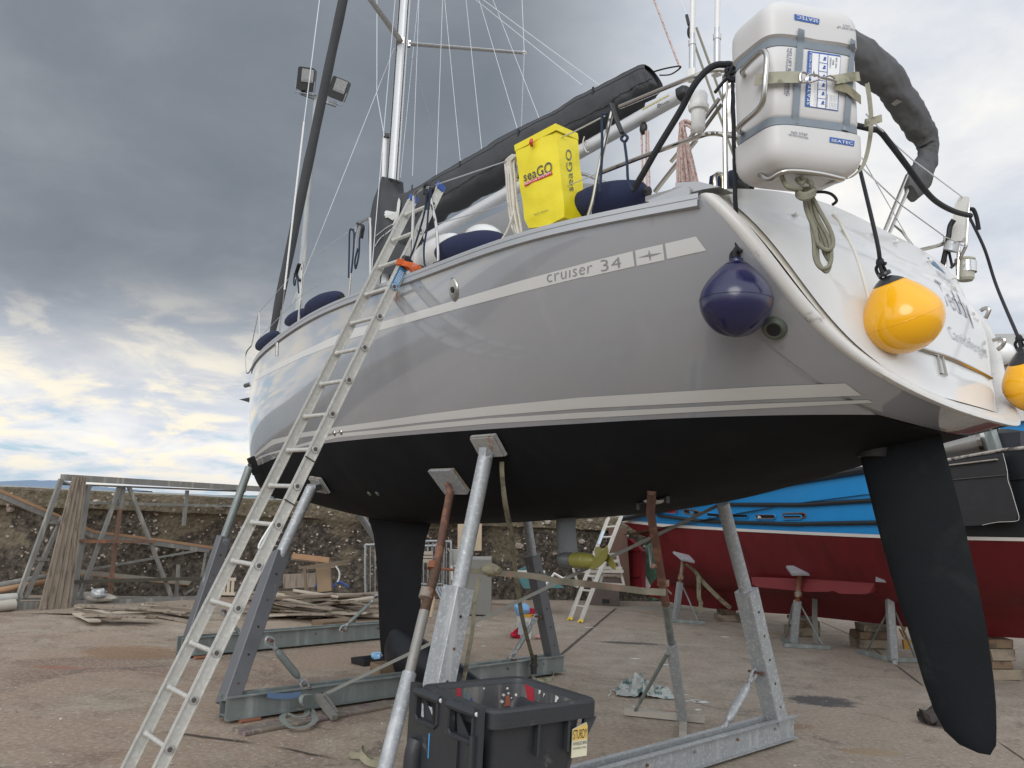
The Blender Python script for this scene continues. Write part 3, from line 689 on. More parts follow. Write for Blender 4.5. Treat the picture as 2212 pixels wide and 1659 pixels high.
for i, (a, b, w_) in enumerate(zip(T2, B2, W2)):
    r = []; c = (a+b)/2; h = (a-b)/2
    for k in range(NC):
        t = 2*math.pi*k/NC; cs, sn = math.cos(t), math.sin(t)
        pw = .85 if cs > 0 else .55
        q = c+h*math.copysign(abs(cs)**pw, cs) + BP*(w_.x*math.copysign(abs(sn)**.8, sn)*(1-.35*max(cs, 0)))
        s_i = i*.11; nz = noise.noise(Vector((q.x*2.2, q.y*2.2, q.z*5)))*.03+noise.noise(q*9)*.008+.016*abs(noise.noise(Vector((s_i*2.2+cs*1.6, cs*2.0, 0))))*(1.2-cs)
        sag = .012*math.sin(i*.42+1.5*cs+2*noise.noise(Vector((i*.06, 0, 0))))*max(0, -cs+.4)
        q += BP*((nz+sag)*(1 if sn > 0 else -1)); r.append(q)
    rows.append(r)
rows_boom = rows
mb.grid(rows, True); mb.add([lerp(p, (T2[0]+B2[0])/2, .05)+dirb*.04 for p in rows[0]], [tuple(range(NC))])
mp_ = [((545, 250), (728, 290), .11), ((540, 300), (725, 330), .115), ((505, 420), (722, 440), .13), ((478, 560), (760, 560), .16), ((450, 700), (800, 700), .18), ((425, 900), (850, 900), .20), ((405, 1050), (900, 1050), .20), ((400, 1200), (930, 1230), .20), ((430, 1420), (900, 1500), .20), ((450, 1560), (860, 1640), .19)]
A_ = spl([pB(*S4(*a)) for a, b, c in mp_], 4); B3 = spl([pB(*S4(*b)) for a, b, c in mp_], 4); C_ = spl([Vector((c, 0, 0)) for a, b, c in mp_], 4); rows = []
for i, (a, b, w_) in enumerate(zip(A_, B3, C_)):
    c = (a+b)/2; h = (b-a)/2; r = []
    for k in range(24):
        t = 2*math.pi*k/24; q = c+h*math.cos(t)+BP*(w_.x*math.copysign(abs(math.sin(t))**.8, math.sin(t)))
        f = .030*min(1, i/12)*math.sin(t*6+noise.noise(Vector((0, 0, q.z*.9)))*3)+noise.noise(q*4)*.02
        q += (q-c).normalized()*f; r.append(q)
    rows.append(r)
mb.grid(rows, True)
seamrows = rows_boom
cover = mb.build('sail_cover', GREYCAN, yacht, smooth=True, auto=R_(80), label='charcoal canvas sail cover on boom and mast foot')
CBV = BVHTree.FromPolygons([tuple(v) for v in mb.v], mb.f)
for kq in (4, 9, 15):
    mb = MB(); mb.tube([r_[kq]+vn(r_[kq]-(T2[i_]+B2[i_])/2)*.002 for i_, r_ in enumerate(seamrows[:-30])], .0035, 5); mb.build('stitched_seam', mat('dark_stitching', (.025, .026, .028), rough=.9), cover)
def decal(polys, m_, parent, name, bvh, off=.006, conv=None):
    mb = MB()
    for P in polys:
        pts = [hit(*conv(*p), off, bvh) for p in P]
        if all(p is not None for p in pts): mb.add(pts, [tuple(range(len(pts)))])
    return mb.build(name, m_, parent)
decal([[(738, 535), (764, 572), (764, 640), (752, 712), (712, 712), (722, 600)], [(532, 735), (560, 712), (620, 722), (700, 728), (712, 790), (655, 838), (600, 826), (560, 790)], [(700, 715), (756, 706), (738, 790), (708, 850), (680, 905), (655, 905), (684, 812)], [(535, 760), (530, 778), (590, 800), (590, 786)], [(545, 790), (545, 805), (600, 818), (600, 804)]], mat('cream_print', (.58, .58, .56), rough=.7, var=.2, vs=30), cover, 'bird_print', CBV, .022, S4)
mb = MB()
for P in ([(690, 870), (560, 950), (415, 1060)], [(720, 880), (600, 990), (500, 1070), (410, 1190)], [(760, 800), (690, 900), (590, 1010), (480, 1090), (405, 1205)]):
    pts = [hit(*S4(*p), .02, CBV) for p in P]
    if all(pts): mb.tube(spl(pts, 6), .0045, 5)
mb.build('tail_print', mat('cream_print', (.6, .6, .6)), cover)
mb = MB(); mb.tube(spl([pB(*S4(545, 262)), pB(*S4(600, 262), .11), pB(*S4(680, 285), .11), pB(*S4(727, 300))], 5), .014, 6); mb.build('collar_strap', BLKM, cover)
mb = MB(); mb.tube(spl([pB(*C2(1270, 620), .05), pB(*C2(1380, 590), .03), pB(*C2(1500, 572)), pB(*C2(1480, 605)), pB(*C2(1410, 645)), pB(*C2(1320, 650), .05)], 5), .011, 6, flat=.5); mb.build('end_strap', BLKM, cover)
for p_ in (C2(750, 800), C2(105, 1160), C1(1808, 870), C1(1428, 1075), S4(908, 410)):
    mb = MB(); q = hit(*p_, .01, CBV)
    if q: mb.beam(q+Vector((0, 0, .05)), q-Vector((0, 0, .03)), .022, .006, up=BP); mb.build('lazy_jack_tab', BLKM, cover)
# furled headsail on the forestay (wrapped sleeve)
f0 = pB(*C1(668, 0)); f1 = pB(*C5(207, 965)); fd = vn(f0-f1); f0 = f0+fd*3
mb = MB(); rows = []
for i in range(90):
    t = i/89; p = lerp(f1, f0, t); r0 = .072+.012*noise.noise(Vector((0, 0, t*14)))-.03*max(0, .06-t)/.06
    rows.append([p+BF*(math.cos(a)*r0*(1+.12*math.sin(a+t*60)))+BP*(math.sin(a)*r0) for a in [2*math.pi*k/14 for k in range(14)]])
mb.grid(rows, True); mb.build('furled_headsail', GREYCAN, yacht, smooth=True, auto=R_(70))
# standing and running rigging: each wire its own part
def wire(name, a, b, ya=0., yb=0., r=.0035, m_=WIRE, up=0.0, dn=0.0):
    A = pB(*a, ya); B = pB(*b, yb); d = vn(A-B); A = A+d*up; B = B-d*dn
    mb = MB(); mb.tube([A, B], r, 5); return mb.build(name, m_, yacht)
wire('shroud', C1(515, 0), C1(415, 790), .9, 1.1, .006, up=3)
wire('shroud_cover', C1(415, 790), S5(1035, 1030), 1.1, 1.15, .011, WHITEB)
wire('shroud', S5(1030, 1030), C5(256, 945), 1.15, .98, .005)
mb = MB(); a = pB(*S5(975, 1450), 1.0); b = pB(*C5(258, 940), .98); mb.tube([a, b], .012, 8); mb.build('rigging_screw', STEEL, yacht)
wire('shroud', C1(1000, 310), S5(1200, 1310), 0, 1.0, .004)
wire('halyard', C1(888, 0), C1(887, 610), .03, .05, .005, up=3); wire('halyard', C1(887, 610), C1(935, 880), .05, .05, .005)
wire('shroud', C1(1005, 0), C5(845, 640), .5, 1.5, .0045, up=2)
wire('lazy_jack', C1(1155, 0), C1(1040, 1150), -.3, -.3, .003, up=2); wire('lazy_jack', C1(1160, 0), C1(1118, 1140), 0, 0, .003, up=2)
wire('lazy_jack', C1(1313, 0), C1(1273, 1145), 0, 0, .003, up=2); wire('lower_shroud', C1(1095, 310), C1(1335, 1118), -.05, -1.1, .004)
wire('lazy_jack', C1(1327, 0), C1(1430, 1060), 0, 0, .003, up=2); wire('lazy_jack', C1(1465, 0), C1(1568, 980), 0, 0, .003, up=2)
wire('lazy_jack', C1(1550, 0), C1(1805, 860), 0, 0, .003, up=2); wire('lazy_jack', C1(1640, 0), C1(1940, 770), 0, 0, .003, up=2)
wire('cap_shroud', C1(1828, 0), C1(1842, 335), -1.0, -1.1, .004, up=2); wire('cap_shroud', C1(1842, 345), C1(1822, 850), -1.1, -1.3, .004)
wire('topping_lift', C1(1567, 30), C2(655, 740), 0, 0, .0045, up=2); wire('topping_lift', C1(1720, 105), C2(812, 745), 0, -.1, .0045, up=2)
wire('mainsheet_lift', C2(1275, 0), C2(1495, 580), 0, 0, .009, ROPEP, up=3); wire('backstay', C2(1500, 0), C2(1552, 130), 0, 0, .004, up=3)
mb = MB(); q = pB(*C2(1590, 270)); mb.tube([pB(*C2(1555, 130)), pB(*C2(1575, 215))], .014, 6); mb.ball(q, .035, .025, .07, 12, 8, (BF, BP, Vector((0, 0, 1)))); mb.build('backstay_block', BLKM, yacht, smooth=True)
wire('backstay_tackle', C2(1640, 240), C2(2060, 1400), 0, -.2, .011, ROPEG); wire('backstay_tackle', C2(1600, 320), C2(1980, 1400), 0, -.2, .011, ROPEG)
for i, (a, b) in enumerate([(C2(1165, 1150), C2(1180, 1659)), (C2(1202, 1130), C2(1210, 1659)), (C2(1222, 1130), C2(1235, 1659))]): wire('mainsheet', a, b, 0, 0, .010, ROPEP, dn=.3)
mb = MB(); q = pB(*C2(1183, 1110)); mb.ball(q, .04, .03, .06, 12, 8, (BF, BP, Vector((0, 0, 1)))); mb.build('mainsheet_block', BLKM, yacht, smooth=True)

# ---- stanchions, rails and lifelines
def yrail(x): 
    u = min(max(x/9.5, 0), 1); return hp(u, math.pi/2)[1]-.07
def rail(name, pts, y=None, r=.0125, m_=STEEL, n=8, closed=False, parent=None, crv=True):
    P = []
    for p in pts:
        if y is None:
            q = toB(pB(*p, 1.5))
            for _ in range(4): q = toB(pB(*p, yrail(q.x)))
            P.append(BL(*q))
        else: P.append(pB(*p, y) if not isinstance(y, (list, tuple)) else pB(*p, y[len(P)]))
    mb = MB(); mb.tube(spl(P, 5, closed) if crv and len(P) > 2 else P, r, n, closed=closed); return mb.build(name, m_, parent or yacht, smooth=True)
rail('stanchion', [C5(378, 880), C5(392, 720), C5(405, 505)])
rail('stanchion', [C5(708, 715), C5(732, 480), C5(760, 255), C5(790, 228), C5(830, 208)])
rail('stanchion_brace', [C5(830, 208), C5(845, 225), C5(845, 440), C5(845, 650)])
rail('stanchion', [S4(1270, 1450), S4(1262, 1210), S4(1235, 890), S4(1170, 560), S4(1155, 385)], r=.013)
rail('stanchion_brace', [S4(900, 1560), S4(905, 1200), S4(925, 600), S4(935, 480), S4(1000, 415), S4(1080, 382), S4(1150, 370)], r=.013)
rail('stanchion', [S2(850, 300), S2(900, 130), C2(800, 1450), C2(900, 1010), C2(915, 960)], r=.0135)
rail('stanchion_foot', [S4(1225, 1459), S4(1300, 1435)], r=.03)
rail('lifeline', [C5(123, 815), S5(1390, 500), C5(748, 262)], r=.0035, m_=WIRE, crv=False)
rail('lifeline', [C5(128, 975), C5(400, 700), C5(716, 515)], r=.0035, m_=WIRE, crv=False)
rail('lifeline', [S4(1180, 360), S4(2212, 15), C2(560, 1150), C2(860, 995)], r=.005, m_=WIRE, crv=False)
rail('lifeline', [S4(1270, 880), S4(2212, 608), C2(590, 1580), C2(780, 1500)], r=.0035, m_=WIRE, crv=False)
rail('pushpit_rail', [C2(975, 925), C2(1300, 790), C2(1590, 672), C2(1720, 622), C2(1850, 605), C2(2060, 650)], y=[1.7, 1.68, 1.66, 1.6, 1.5, 1.35], r=.0145)
rail('pushpit_rail', [C2(785, 1505), C2(1200, 1345), C2(1640, 1188), C2(1760, 1155), C2(1880, 1165), C2(2080, 1200)], y=[1.7, 1.68, 1.66, 1.6, 1.5, 1.35], r=.0145)
rail('pushpit_post', [C2(1885, 640), C2(1888, 1150), C2(1893, 1640)], y=1.55, r=.0155)
rail('backstay_chainplate_leg', [C2(1280, 1659), C2(1420, 1480), C2(1640, 1210)], y=1.1, r=.016); rail('backstay_leg', [C2(1420, 1400), C2(1640, 1120), C2(1840, 850)], y=.9, r=.014)
rail('backstay_leg', [C2(1480, 1420), C2(1700, 1120), C2(1860, 900)], y=.85, r=.014); rail('pushpit_brace', [C2(1935, 700), C2(1925, 950), C2(1935, 1150)], y=1.35, r=.022)
rail('bow_pulpit', [C5(75, 1030), C5(38, 1085), C5(40, 1195), C5(58, 1205), C5(85, 1150)], y=.25, r=.009); rail('bow_pulpit', [C5(120, 815), C5(75, 1030)], y=.3, r=.006)
rail('bow_pulpit', [C5(123, 815), C5(128, 1000)], y=.45, r=.010); rail('bow_roller', [C5(35, 1290), C5(75, 1278)], y=.1, r=.035)
mb = MB(); a = toB(pB(*C5(75, 1366))); mb.prism([pB(*C5(78, 1364)), pB(*C5(0, 1380)), pB(*C5(78, 1403))], BP*.03); mb.build('anchor_fluke', BLKM, yacht)
# cleats on the rail
for (c0, c1, c2, c3) in [(S2(1445, 100), S2(1900, 15), S2(1900, 60), S2(1480, 160))]:
    pass
mb = MB(); rail('fairlead', [S2(1520, 128), S2(1535, 95), S2(1600, 70), S2(1612, 100)], y=1.78, r=.010, m_=TOE); rail('fairlead', [S2(1780, 65), S2(1785, 20), S2(1740, 22), S2(1725, 45)], y=1.74, r=.010, m_=TOE)
rail('fairlead', [C5(595, 780), C5(600, 765), C5(660, 742), C5(675, 735)], r=.012, m_=TOE)
mb = MB(); mb.prism([hit(*S2(1445, 105), .03) or pB(*S2(1445, 105), 1.8)]+[pB(*p, 1.79) for p in (S2(1850, -10), S2(1900, 20), S2(1905, 95), S2(1490, 225), S2(1480, 155), S2(1445, 155))], BP*.012); mb.build('rail_end_plate', TOE, yacht)
mb = MB(); mb.prism([pB(*p, 1.70) for p in (C3(0, 1205), C3(150, 1198), C3(290, 1232), C3(185, 1248), C3(48, 1280), C3(0, 1290))], BP*.14); mb.build('corner_casting', TOE, yacht)
# antenna poles with mounts
for tx, tw, y0, y1 in ((1606, 17, 290, 610), (1820, 19, 240, 560)):
    a = pB(*C2(tx+3, -10), 1.45); b = pB(*C2(tx-1, y0), 1.45); mb = MB(); mb.tube([a+vn(a-b)*1.2, b], .0165, 10); an = mb.build('antenna', WHITEB, yacht, smooth=True)
    c = pB(*C2(tx-3, y1), 1.45); mb = MB(); mb.tube([b, lerp(b, c, .18), lerp(b, c, .19), lerp(b, c, .32), lerp(b, c, .33), c], [.018, .018, .0255, .0255, .021, .021], 12); mb.build('antenna_socket', ALU, an, smooth=True, auto=R_(30))
    q = pB(*C2(tx-5, y1+40), 1.5); mb = MB(); mb.box(q, .06, .05, .075, BF, BP, ch=.012); mb.build('antenna_clamp', WHITEB, an)
q = pB(*C2(1655, 1105), 1.5); mb = MB(); s_ = 5.25*2.0/1869.75*.2502*.5
mb.lathe([(.016, -.03), (.030, -.02), (.043, .0), (.044, .11), (.060, .115), (.064, .128), (.064, .145), (.054, .15), (.054, .212), (.046, .230), (.025, .236), (.0, .237)], q, n=28); mb.build('satellite_dome', WHITEB, yacht, smooth=True, auto=R_(35))
# bracket tubes of the raft cradle are built with the raft frame below
# ---- sprayhood
rows = []
for pxl in (S4(1435, 1150), S4(1495, 960), S4(1560, 830), S4(1800, 712), S4(2060, 590), C1(1800, 1245), (1215, 398), C2(585, 1500), C2(800, 1545), C2(1000, 1645)):
    q = toB(pB(*pxl, .88)); hw = .98; r = []
    for k in range(17):
        t = math.pi*k/16; r.append(BL(q.x+.05*math.sin(t), hw*math.copysign(abs(math.cos(t))**.5, math.cos(t)), 1.22+max(q.z+.03-1.22, .02)*math.sin(t)**.35))
    rows.append(r)
mb = MB(); mb.grid(rows); sh = mb.build('sprayhood', GREYCAN2, yacht, smooth=True, auto=R_(70)); SBV = BVHTree.FromPolygons([tuple(v) for v in mb.v], mb.f)
q = [hit(*S4(*p), .008, SBV) for p in ((1560, 920), (1660, 960), (1680, 1010), (1640, 1110), (1480, 1150), (1450, 1130))]
if all(q): mb = MB(); mb.add(q, [tuple(range(6))]); mb.build('sprayhood_window', mat('clear_vinyl', (.52, .54, .56), rough=.12, spec=.6, var=.1, vs=12), sh)
fr_ = [hit(*S4(*p), .012, SBV) for p in ((2125, 495), (2060, 560), (2130, 740), (2212, 860))]
fr_ = [f for f in fr_ if f]
if len(fr_) > 2: mb = MB(); mb.tube(spl(fr_, 5), .014, 6); mb.build('window_frame', ALU, sh, smooth=True)
rail('sprayhood_bow', [C2(585, 1495), C2(700, 1515), C2(850, 1580), C2(1000, 1645)], y=.9, r=.013, parent=sh)
for k_, (a_, b_, r_) in enumerate((((1930, 1500), (2010, 1620), .05), ((2030, 1440), (2090, 1560), .045), ((1990, 1560), (2110, 1640), .04))):
    mb = MB(); A = pB(*C2(*a_), 1.2); B = pB(*C2(*b_), 1.2); mb.tube([A, lerp(A, B, .5), B], [r_*.6, r_, r_*.7], 10); mb.build('backstay_block', BLKM if k_ else mat('dark_blue_strap', (.012, .02, .05), rough=.8), yacht, smooth=True)
rail('cockpit_hoop', [C2(1805, 1640), C2(1800, 1540), C2(1830, 1500), C2(1870, 1530), C2(1875, 1640)], y=1.3, r=.014)
mb = MB(); mb.prism([pB(*p, .8) for p in (C2(1830, 1560), C2(1900, 1520), C2(1960, 1640), C2(1820, 1650))], BP*.2); mb.build('winch_cover', NAVY, yacht)
# ---- folded bimini roll: an arch across the cockpit
bim = [((395, 410), .04), ((500, 300), .08), ((700, 210), .13), ((950, 250), .165), ((1180, 400), .175), ((1300, 480), .18), ((1420, 640), .165), ((1520, 790), .165), ((1580, 900), .14), ((1590, 1000), .115), ((1565, 1090), .115), ((1530, 1160), .125), ((1480, 1255), .08)]
P = [pX(*C3(*p), .25) for p, r in bim]; Rr_ = [Vector((r, 0, 0)) for p, r in bim]; P2_ = spl(P, 16); R2_ = [v.x for v in spl(Rr_, 16)]
rows = []; 
for i, p in enumerate(P2_):
    d = vn(P2_[min(i+1, len(P2_)-1)]-P2_[max(i-1, 0)]); x_ = BF; y_ = vn(d.cross(x_)); r = []
    for k in range(48):
        t = 2*math.pi*k/48; rr = R2_[i]*(1+.045*math.sin(i*.30+t*3+2*noise.noise(Vector((i*.05, 0, t))))+.14*noise.noise(Vector((i*.10, math.cos(t)*1.2, math.sin(t)*1.2)))+.13*abs(noise.noise(Vector((i*.22+t*1.5, math.cos(t)*3, math.sin(t)*3))))); r.append(p+x_*(rr*.62*math.cos(t))+y_*(rr*math.sin(t)))
    rows.append(r)
mb = MB(); mb.grid(rows, True); mb.add(rows[-1], [tuple(range(48))]); mb.add(rows[0], [tuple(range(48))]); bi = mb.build('bimini_roll', mat('bimini_canvas', (.085, .085, .088), rough=.82, var=.15, vs=6, bump=.008, bs=7), yacht, smooth=True, auto=R_(80))
BBV = BVHTree.FromPolygons([tuple(v) for v in mb.v], mb.f)
q = [hit(*C3(*p), .01, BBV) for p in ((1350, 665), (1385, 637), (1420, 655), (1372, 682))]
if all(q): mb = MB(); mb.add(q, [(0, 1, 2, 3)]); mb.build('sewn_badge', mat('badge_grey', (.30, .30, .29), rough=.8), bi); 
for a, b in (((1425, 1210), (1318, 1475)), ((1450, 1255), (1350, 1490))):
    mb = MB(); A = pX(*C3(*a), .25); B = pX(*C3(*b), .25); mb.tube([A+vn(A-B)*.15, B-vn(A-B)*.2], .014, 8); mb.build('bimini_leg', STEEL, yacht, smooth=True)
mb = MB(); mb.tube([pX(*C3(1360, 1450), .25), pX(*C3(1420, 1500), .2), pX(*C3(1490, 1590), .1)], .010, 6); mb.build('bimini_strut', STEEL, yacht, smooth=True)

# ---- starboard stern rail
yS = -1.62
rail('pushpit_rail', [S1(870, 1165), S1(1060, 1120), S1(1160, 1085), S1(1190, 1050)], y=-1.3, r=.016)
rail('pushpit_post', [S1(1190, 980), S1(1195, 1390)], y=yS, r=.014)
rail('pushpit_post', [S1(1370, 1050), S1(1355, 1550)], y=yS-.05, r=.016)
rail('pushpit_post', [S1(1500, 560), S1(1480, 820), S1(1465, 1080), S1(1440, 1160), S1(1370, 1290), S1(1260, 1400)], y=yS-.05, r=.014)
mb = MB(); P = [pB(*S1(*p), yS) for p in ((1395, 482), (1490, 480), (1490, 560), (1470, 700), (1450, 1010), (1420, 1060), (1350, 1060), (1290, 1130), (1290, 900), (1310, 720), (1330, 600))]; mb.prism(P, BP*.05); mb.build('outboard_bracket', mat('weathered_white_board', (.62, .61, .57), rough=.6, var=.1, vs=14), yacht)
mb = MB(); mb.tube(spl([pB(*S1(*p), yS+.1) for p in ((1305, 775), (1255, 860), (1235, 1000), (1215, 1100), (1160, 1350))], 6), .022, 8); mb.build('black_hose', BLKR, yacht, smooth=True)
mb = MB(); a = pB(*S1(1300, 1060), yS+.1); b = pB(*S1(1260, 1180), yS+.1); mb.tube([a, b, b+(b-a)*.05], [.05, .06, .04], 12); mb.build('outboard_clamp', ALU, yacht, smooth=True, auto=R_(30))
mb = MB(); mb.tube([pB(*S1(1240, 1190), yS+.05), pB(*S1(1280, 1370), yS)], .012, 6); mb.build('clamp_strap', BLKM, yacht)
rail('lifeline', [S1(100, 90), S1(630, 590), S1(1180, 990), S1(1460, 1130)], y=[1.0, -.4, -1.3, -1.65], r=.005, m_=WIRE, crv=False)
rail('lifeline', [C3(1190, 740), C3(1370, 930), S1(770, 0), S1(1440, 500)], y=[1.0, .1, -.5, -1.65], r=.005, m_=WIRE, crv=False)
rail('lifeline', [C3(1160, 1020), C3(1360, 1370), C3(1470, 1560)], y=[.5, -.9, -1.65], r=.0035, m_=WIRE, crv=False)
q = pB(*S1(1455, 1565), -1.75); mb = MB(); mb.lathe([(.055, 0), (.068, .02), (.074, .17), (.080, .175), (.080, .185), (.06, .195), (0, .2)], q, n=22); hl = mb.build('stern_light', mat('putty_plastic', (.45, .44, .36), rough=.5), yacht, smooth=True, auto=R_(30))
mb = MB(); mb.lathe([(.0745, .07), (.0765, .16)], q+Vector((.012, -.006, 0)), n=22); mb.build('light_lens', mat('lens', (.6, .6, .6), rough=.1, metal=.5), hl, smooth=True)

# ---- transom details
def TH(p, off=.004): return hit(p[0], p[1], off, TBV)
textquad('lettering', 'Teddy', [S7(1232, 777), S7(1602, 1002), S7(1412, 562), S7(1042, 337)], GREYP2, tdoor, TBV, 1.0, thin=-.014, label='large boat name on the stern')
textquad('lettering', 'Carrickfergus', [S7(1288, 1155), S7(1752, 1408), S7(1690, 1205), S7(1202, 935)], GREYP2, tdoor, TBV, 1.0, thin=-.014, label='home port below the boat name')
textquad('lettering', 'lllluullll', [S7(1100, 285), S7(1290, 412), S7(1270, 370), S7(1068, 215)], GREYP2, tdoor, TBV, 1.0)
mb = MB(); q = [TH(S7(*p)) for p in ((954, 48), (1058, 117), (1196, 273), (1089, 194), (1026, 149))]
if all(q): mb.add(q, [(0, 1, 2, 3, 4)]); mb.build('emblem', mat('steel_blue_print', (.05, .16, .30), rough=.35), tdoor)
def tline(name, pts, r, m_, par=None, off=.004):
    P = [TH(p, off) for p in pts]; P = [p for p in P if p]
    if len(P) > 1: mb = MB(); mb.tube(spl(P, 5) if len(P) > 2 else P, r, 6); return mb.build(name, m_, par or tdoor, smooth=True)
tline('door_edge', [C4(965, 5), C4(1030, 90), C4(1110, 250), C4(1160, 400), C4(1205, 560), C4(1250, 700), C4(1330, 850)], .011, CREAM)
tline('door_edge', [S7(1600, 720), S7(1690, 950), S7(1750, 1150), S7(1800, 1380)], .006, mat('seam_grey', (.35, .35, .35)))
tline('folding_step_edge', [C4(1440, 850), C4(1570, 895), C4(1700, 935), C4(1850, 1000), C4(1990, 1070), C4(2105, 1150)], .014, STEEL, off=.01)
for pp in ([C4(1640, 915), C4(1665, 1045), C4(1700, 1055), C4(1672, 935)], [C4(2045, 1110), C4(2065, 1215), C4(2082, 1228), C4(2060, 1120)]):
    P = [TH(p, .012) for p in pp]
    if all(P): mb = MB(); mb.tube(P, .008, 6, closed=True); mb.build('hinge', STEEL, tdoor, smooth=True)
for p_ in (C4(712, 12), C4(1225, 130), C4(1365, 188), S7(955, 100), S7(1285, 322), S7(1520, 525), S7(1595, 628)):
    q = TH(p_, 0) or hit(*p_, 0, BVHTree.FromPolygons([tuple(BL(*toB(yacht.matrix_world @ v.co))) for v in tf.data.vertices], [tuple(f.vertices) for f in tf.data.polygons]))
    if q: mb = MB(); mb.lathe([(.009, 0), (.009, .02), (.016, .024), (.016, .034), (.006, .038)], q, -BF, 10); mb.build('snap_stud', WHITEB, tdoor, smooth=True, auto=R_(30))
for pp in ((S7(1650, 745), S7(1700, 715), S7(1760, 722), S7(1740, 790), S7(1712, 845)), (S7(1808, 1130), S7(1870, 1112), S7(1960, 1120), S7(1930, 1200), S7(1868, 1248))):
    mb = MB(); P = [pB(*p, -1.25) for p in pp]; mb.tube(spl(P, 4), .016, 8); mb.build('grab_handle', STEEL, tdoor, smooth=True)
for p_ in [C4(1112, 625)]:
    q = hit(*p_, .002, BVHTree.FromPolygons([tuple(v) for v in sum(fr, [])], [(i*41+j, i*41+j+1, (i+1)*41+j+1, (i+1)*41+j) for i in range(26) for j in range(40)]))
    if q: mb = MB(); mb.tube([q+BP*(.075*math.cos(t))*.7+BF*(.0)+Vector((0, 0, .085*math.sin(t)))-BF*(.05*math.sin(t)*-1) for t in [k*math.pi/10 for k in range(20)]], .004, 5, closed=True); mb.build('vent_cover', CREAM, yacht)
# ================================================================ gear on the yacht (things that could be lifted off)
def ypt(p, inset=0.0):
    q = toB(pB(*p, 1.5))
    for _ in range(5): q = toB(pB(*p, yrail(q.x)+.07-inset))
    return BL(*q)
def capsule(a, b, r, mb, n=18, bulge=.0):
    d = vn(b-a); L_ = (b-a).length; rows = []; x_ = vn(d.orthogonal()); y_ = d.cross(x_)
    for i in range(21):
        t = i/20; s = math.sin(math.pi*t)**.32 if 0 < t < 1 else .02; p = lerp(a, b, t)
        rows.append([p+(x_*math.cos(2*math.pi*k/n)+y_*math.sin(2*math.pi*k/n))*r*s*(1+.02*noise.noise(p*6)) for k in range(n)])
    mb.grid(rows, True); return mb
fen = [((C5(120, 1040), C5(245, 960)), .10, 'navy covered fender lying on the foredeck closest to the bow'),
       ((C5(310, 880), C5(445, 815)), .085, 'navy covered fender half hidden behind the foredeck stanchion'),
       ((C5(445, 790), C5(650, 715)), .105, 'navy covered fender with bright blue cloth end beside the forward fairlead'),
       ((S4(1300, 1290), S4(2120, 1130)), .125, 'long navy covered fender on deck aft of the ladder'),
       ((S2(700, 210), S2(1400, 60)), .115, 'navy covered fender on deck just behind the yellow bag')]
for (a, b), r, lb in fen:
    A = ypt(a, .22); B = ypt(b, .22); t = thing('fender', lb, 'fender', A, 'navy fenders along the deck edge')
    mb = MB(); d = vn(B-A); capsule(A-d*.04, B+d*.04, r, mb); mb.build('fender_cover', NAVY, t, smooth=True)
    mb = MB(); mb.tube([B+d*.0, B+d*.06], .03, 8); mb.build('fender_eye', BLKV, t)
a = ypt(S4(960, 1500), .35); b = ypt(S4(1420, 1200), .35); t = thing('fender', 'plain white fender on deck between ladder top and navy fender', 'fender', a)
mb = MB(); capsule(a-vn(b-a)*.1, b+vn(b-a)*.15, .15, mb); mb.build('fender_body', WHITEG, t, smooth=True)
mb = MB(); q = ypt(S4(1010, 1515), .2); mb.ball(q, .05, .05, .04); mb.build('fender_eye', BLKV, t, smooth=True)
a = ypt(S4(1700, 1090), .42); b = ypt(S4(2080, 1110), .42); t = thing('fender', 'white fender showing above the long navy one', 'fender', a)
mb = MB(); capsule(a, b, .13, mb); mb.build('fender_body', WHITEG, t, smooth=True)

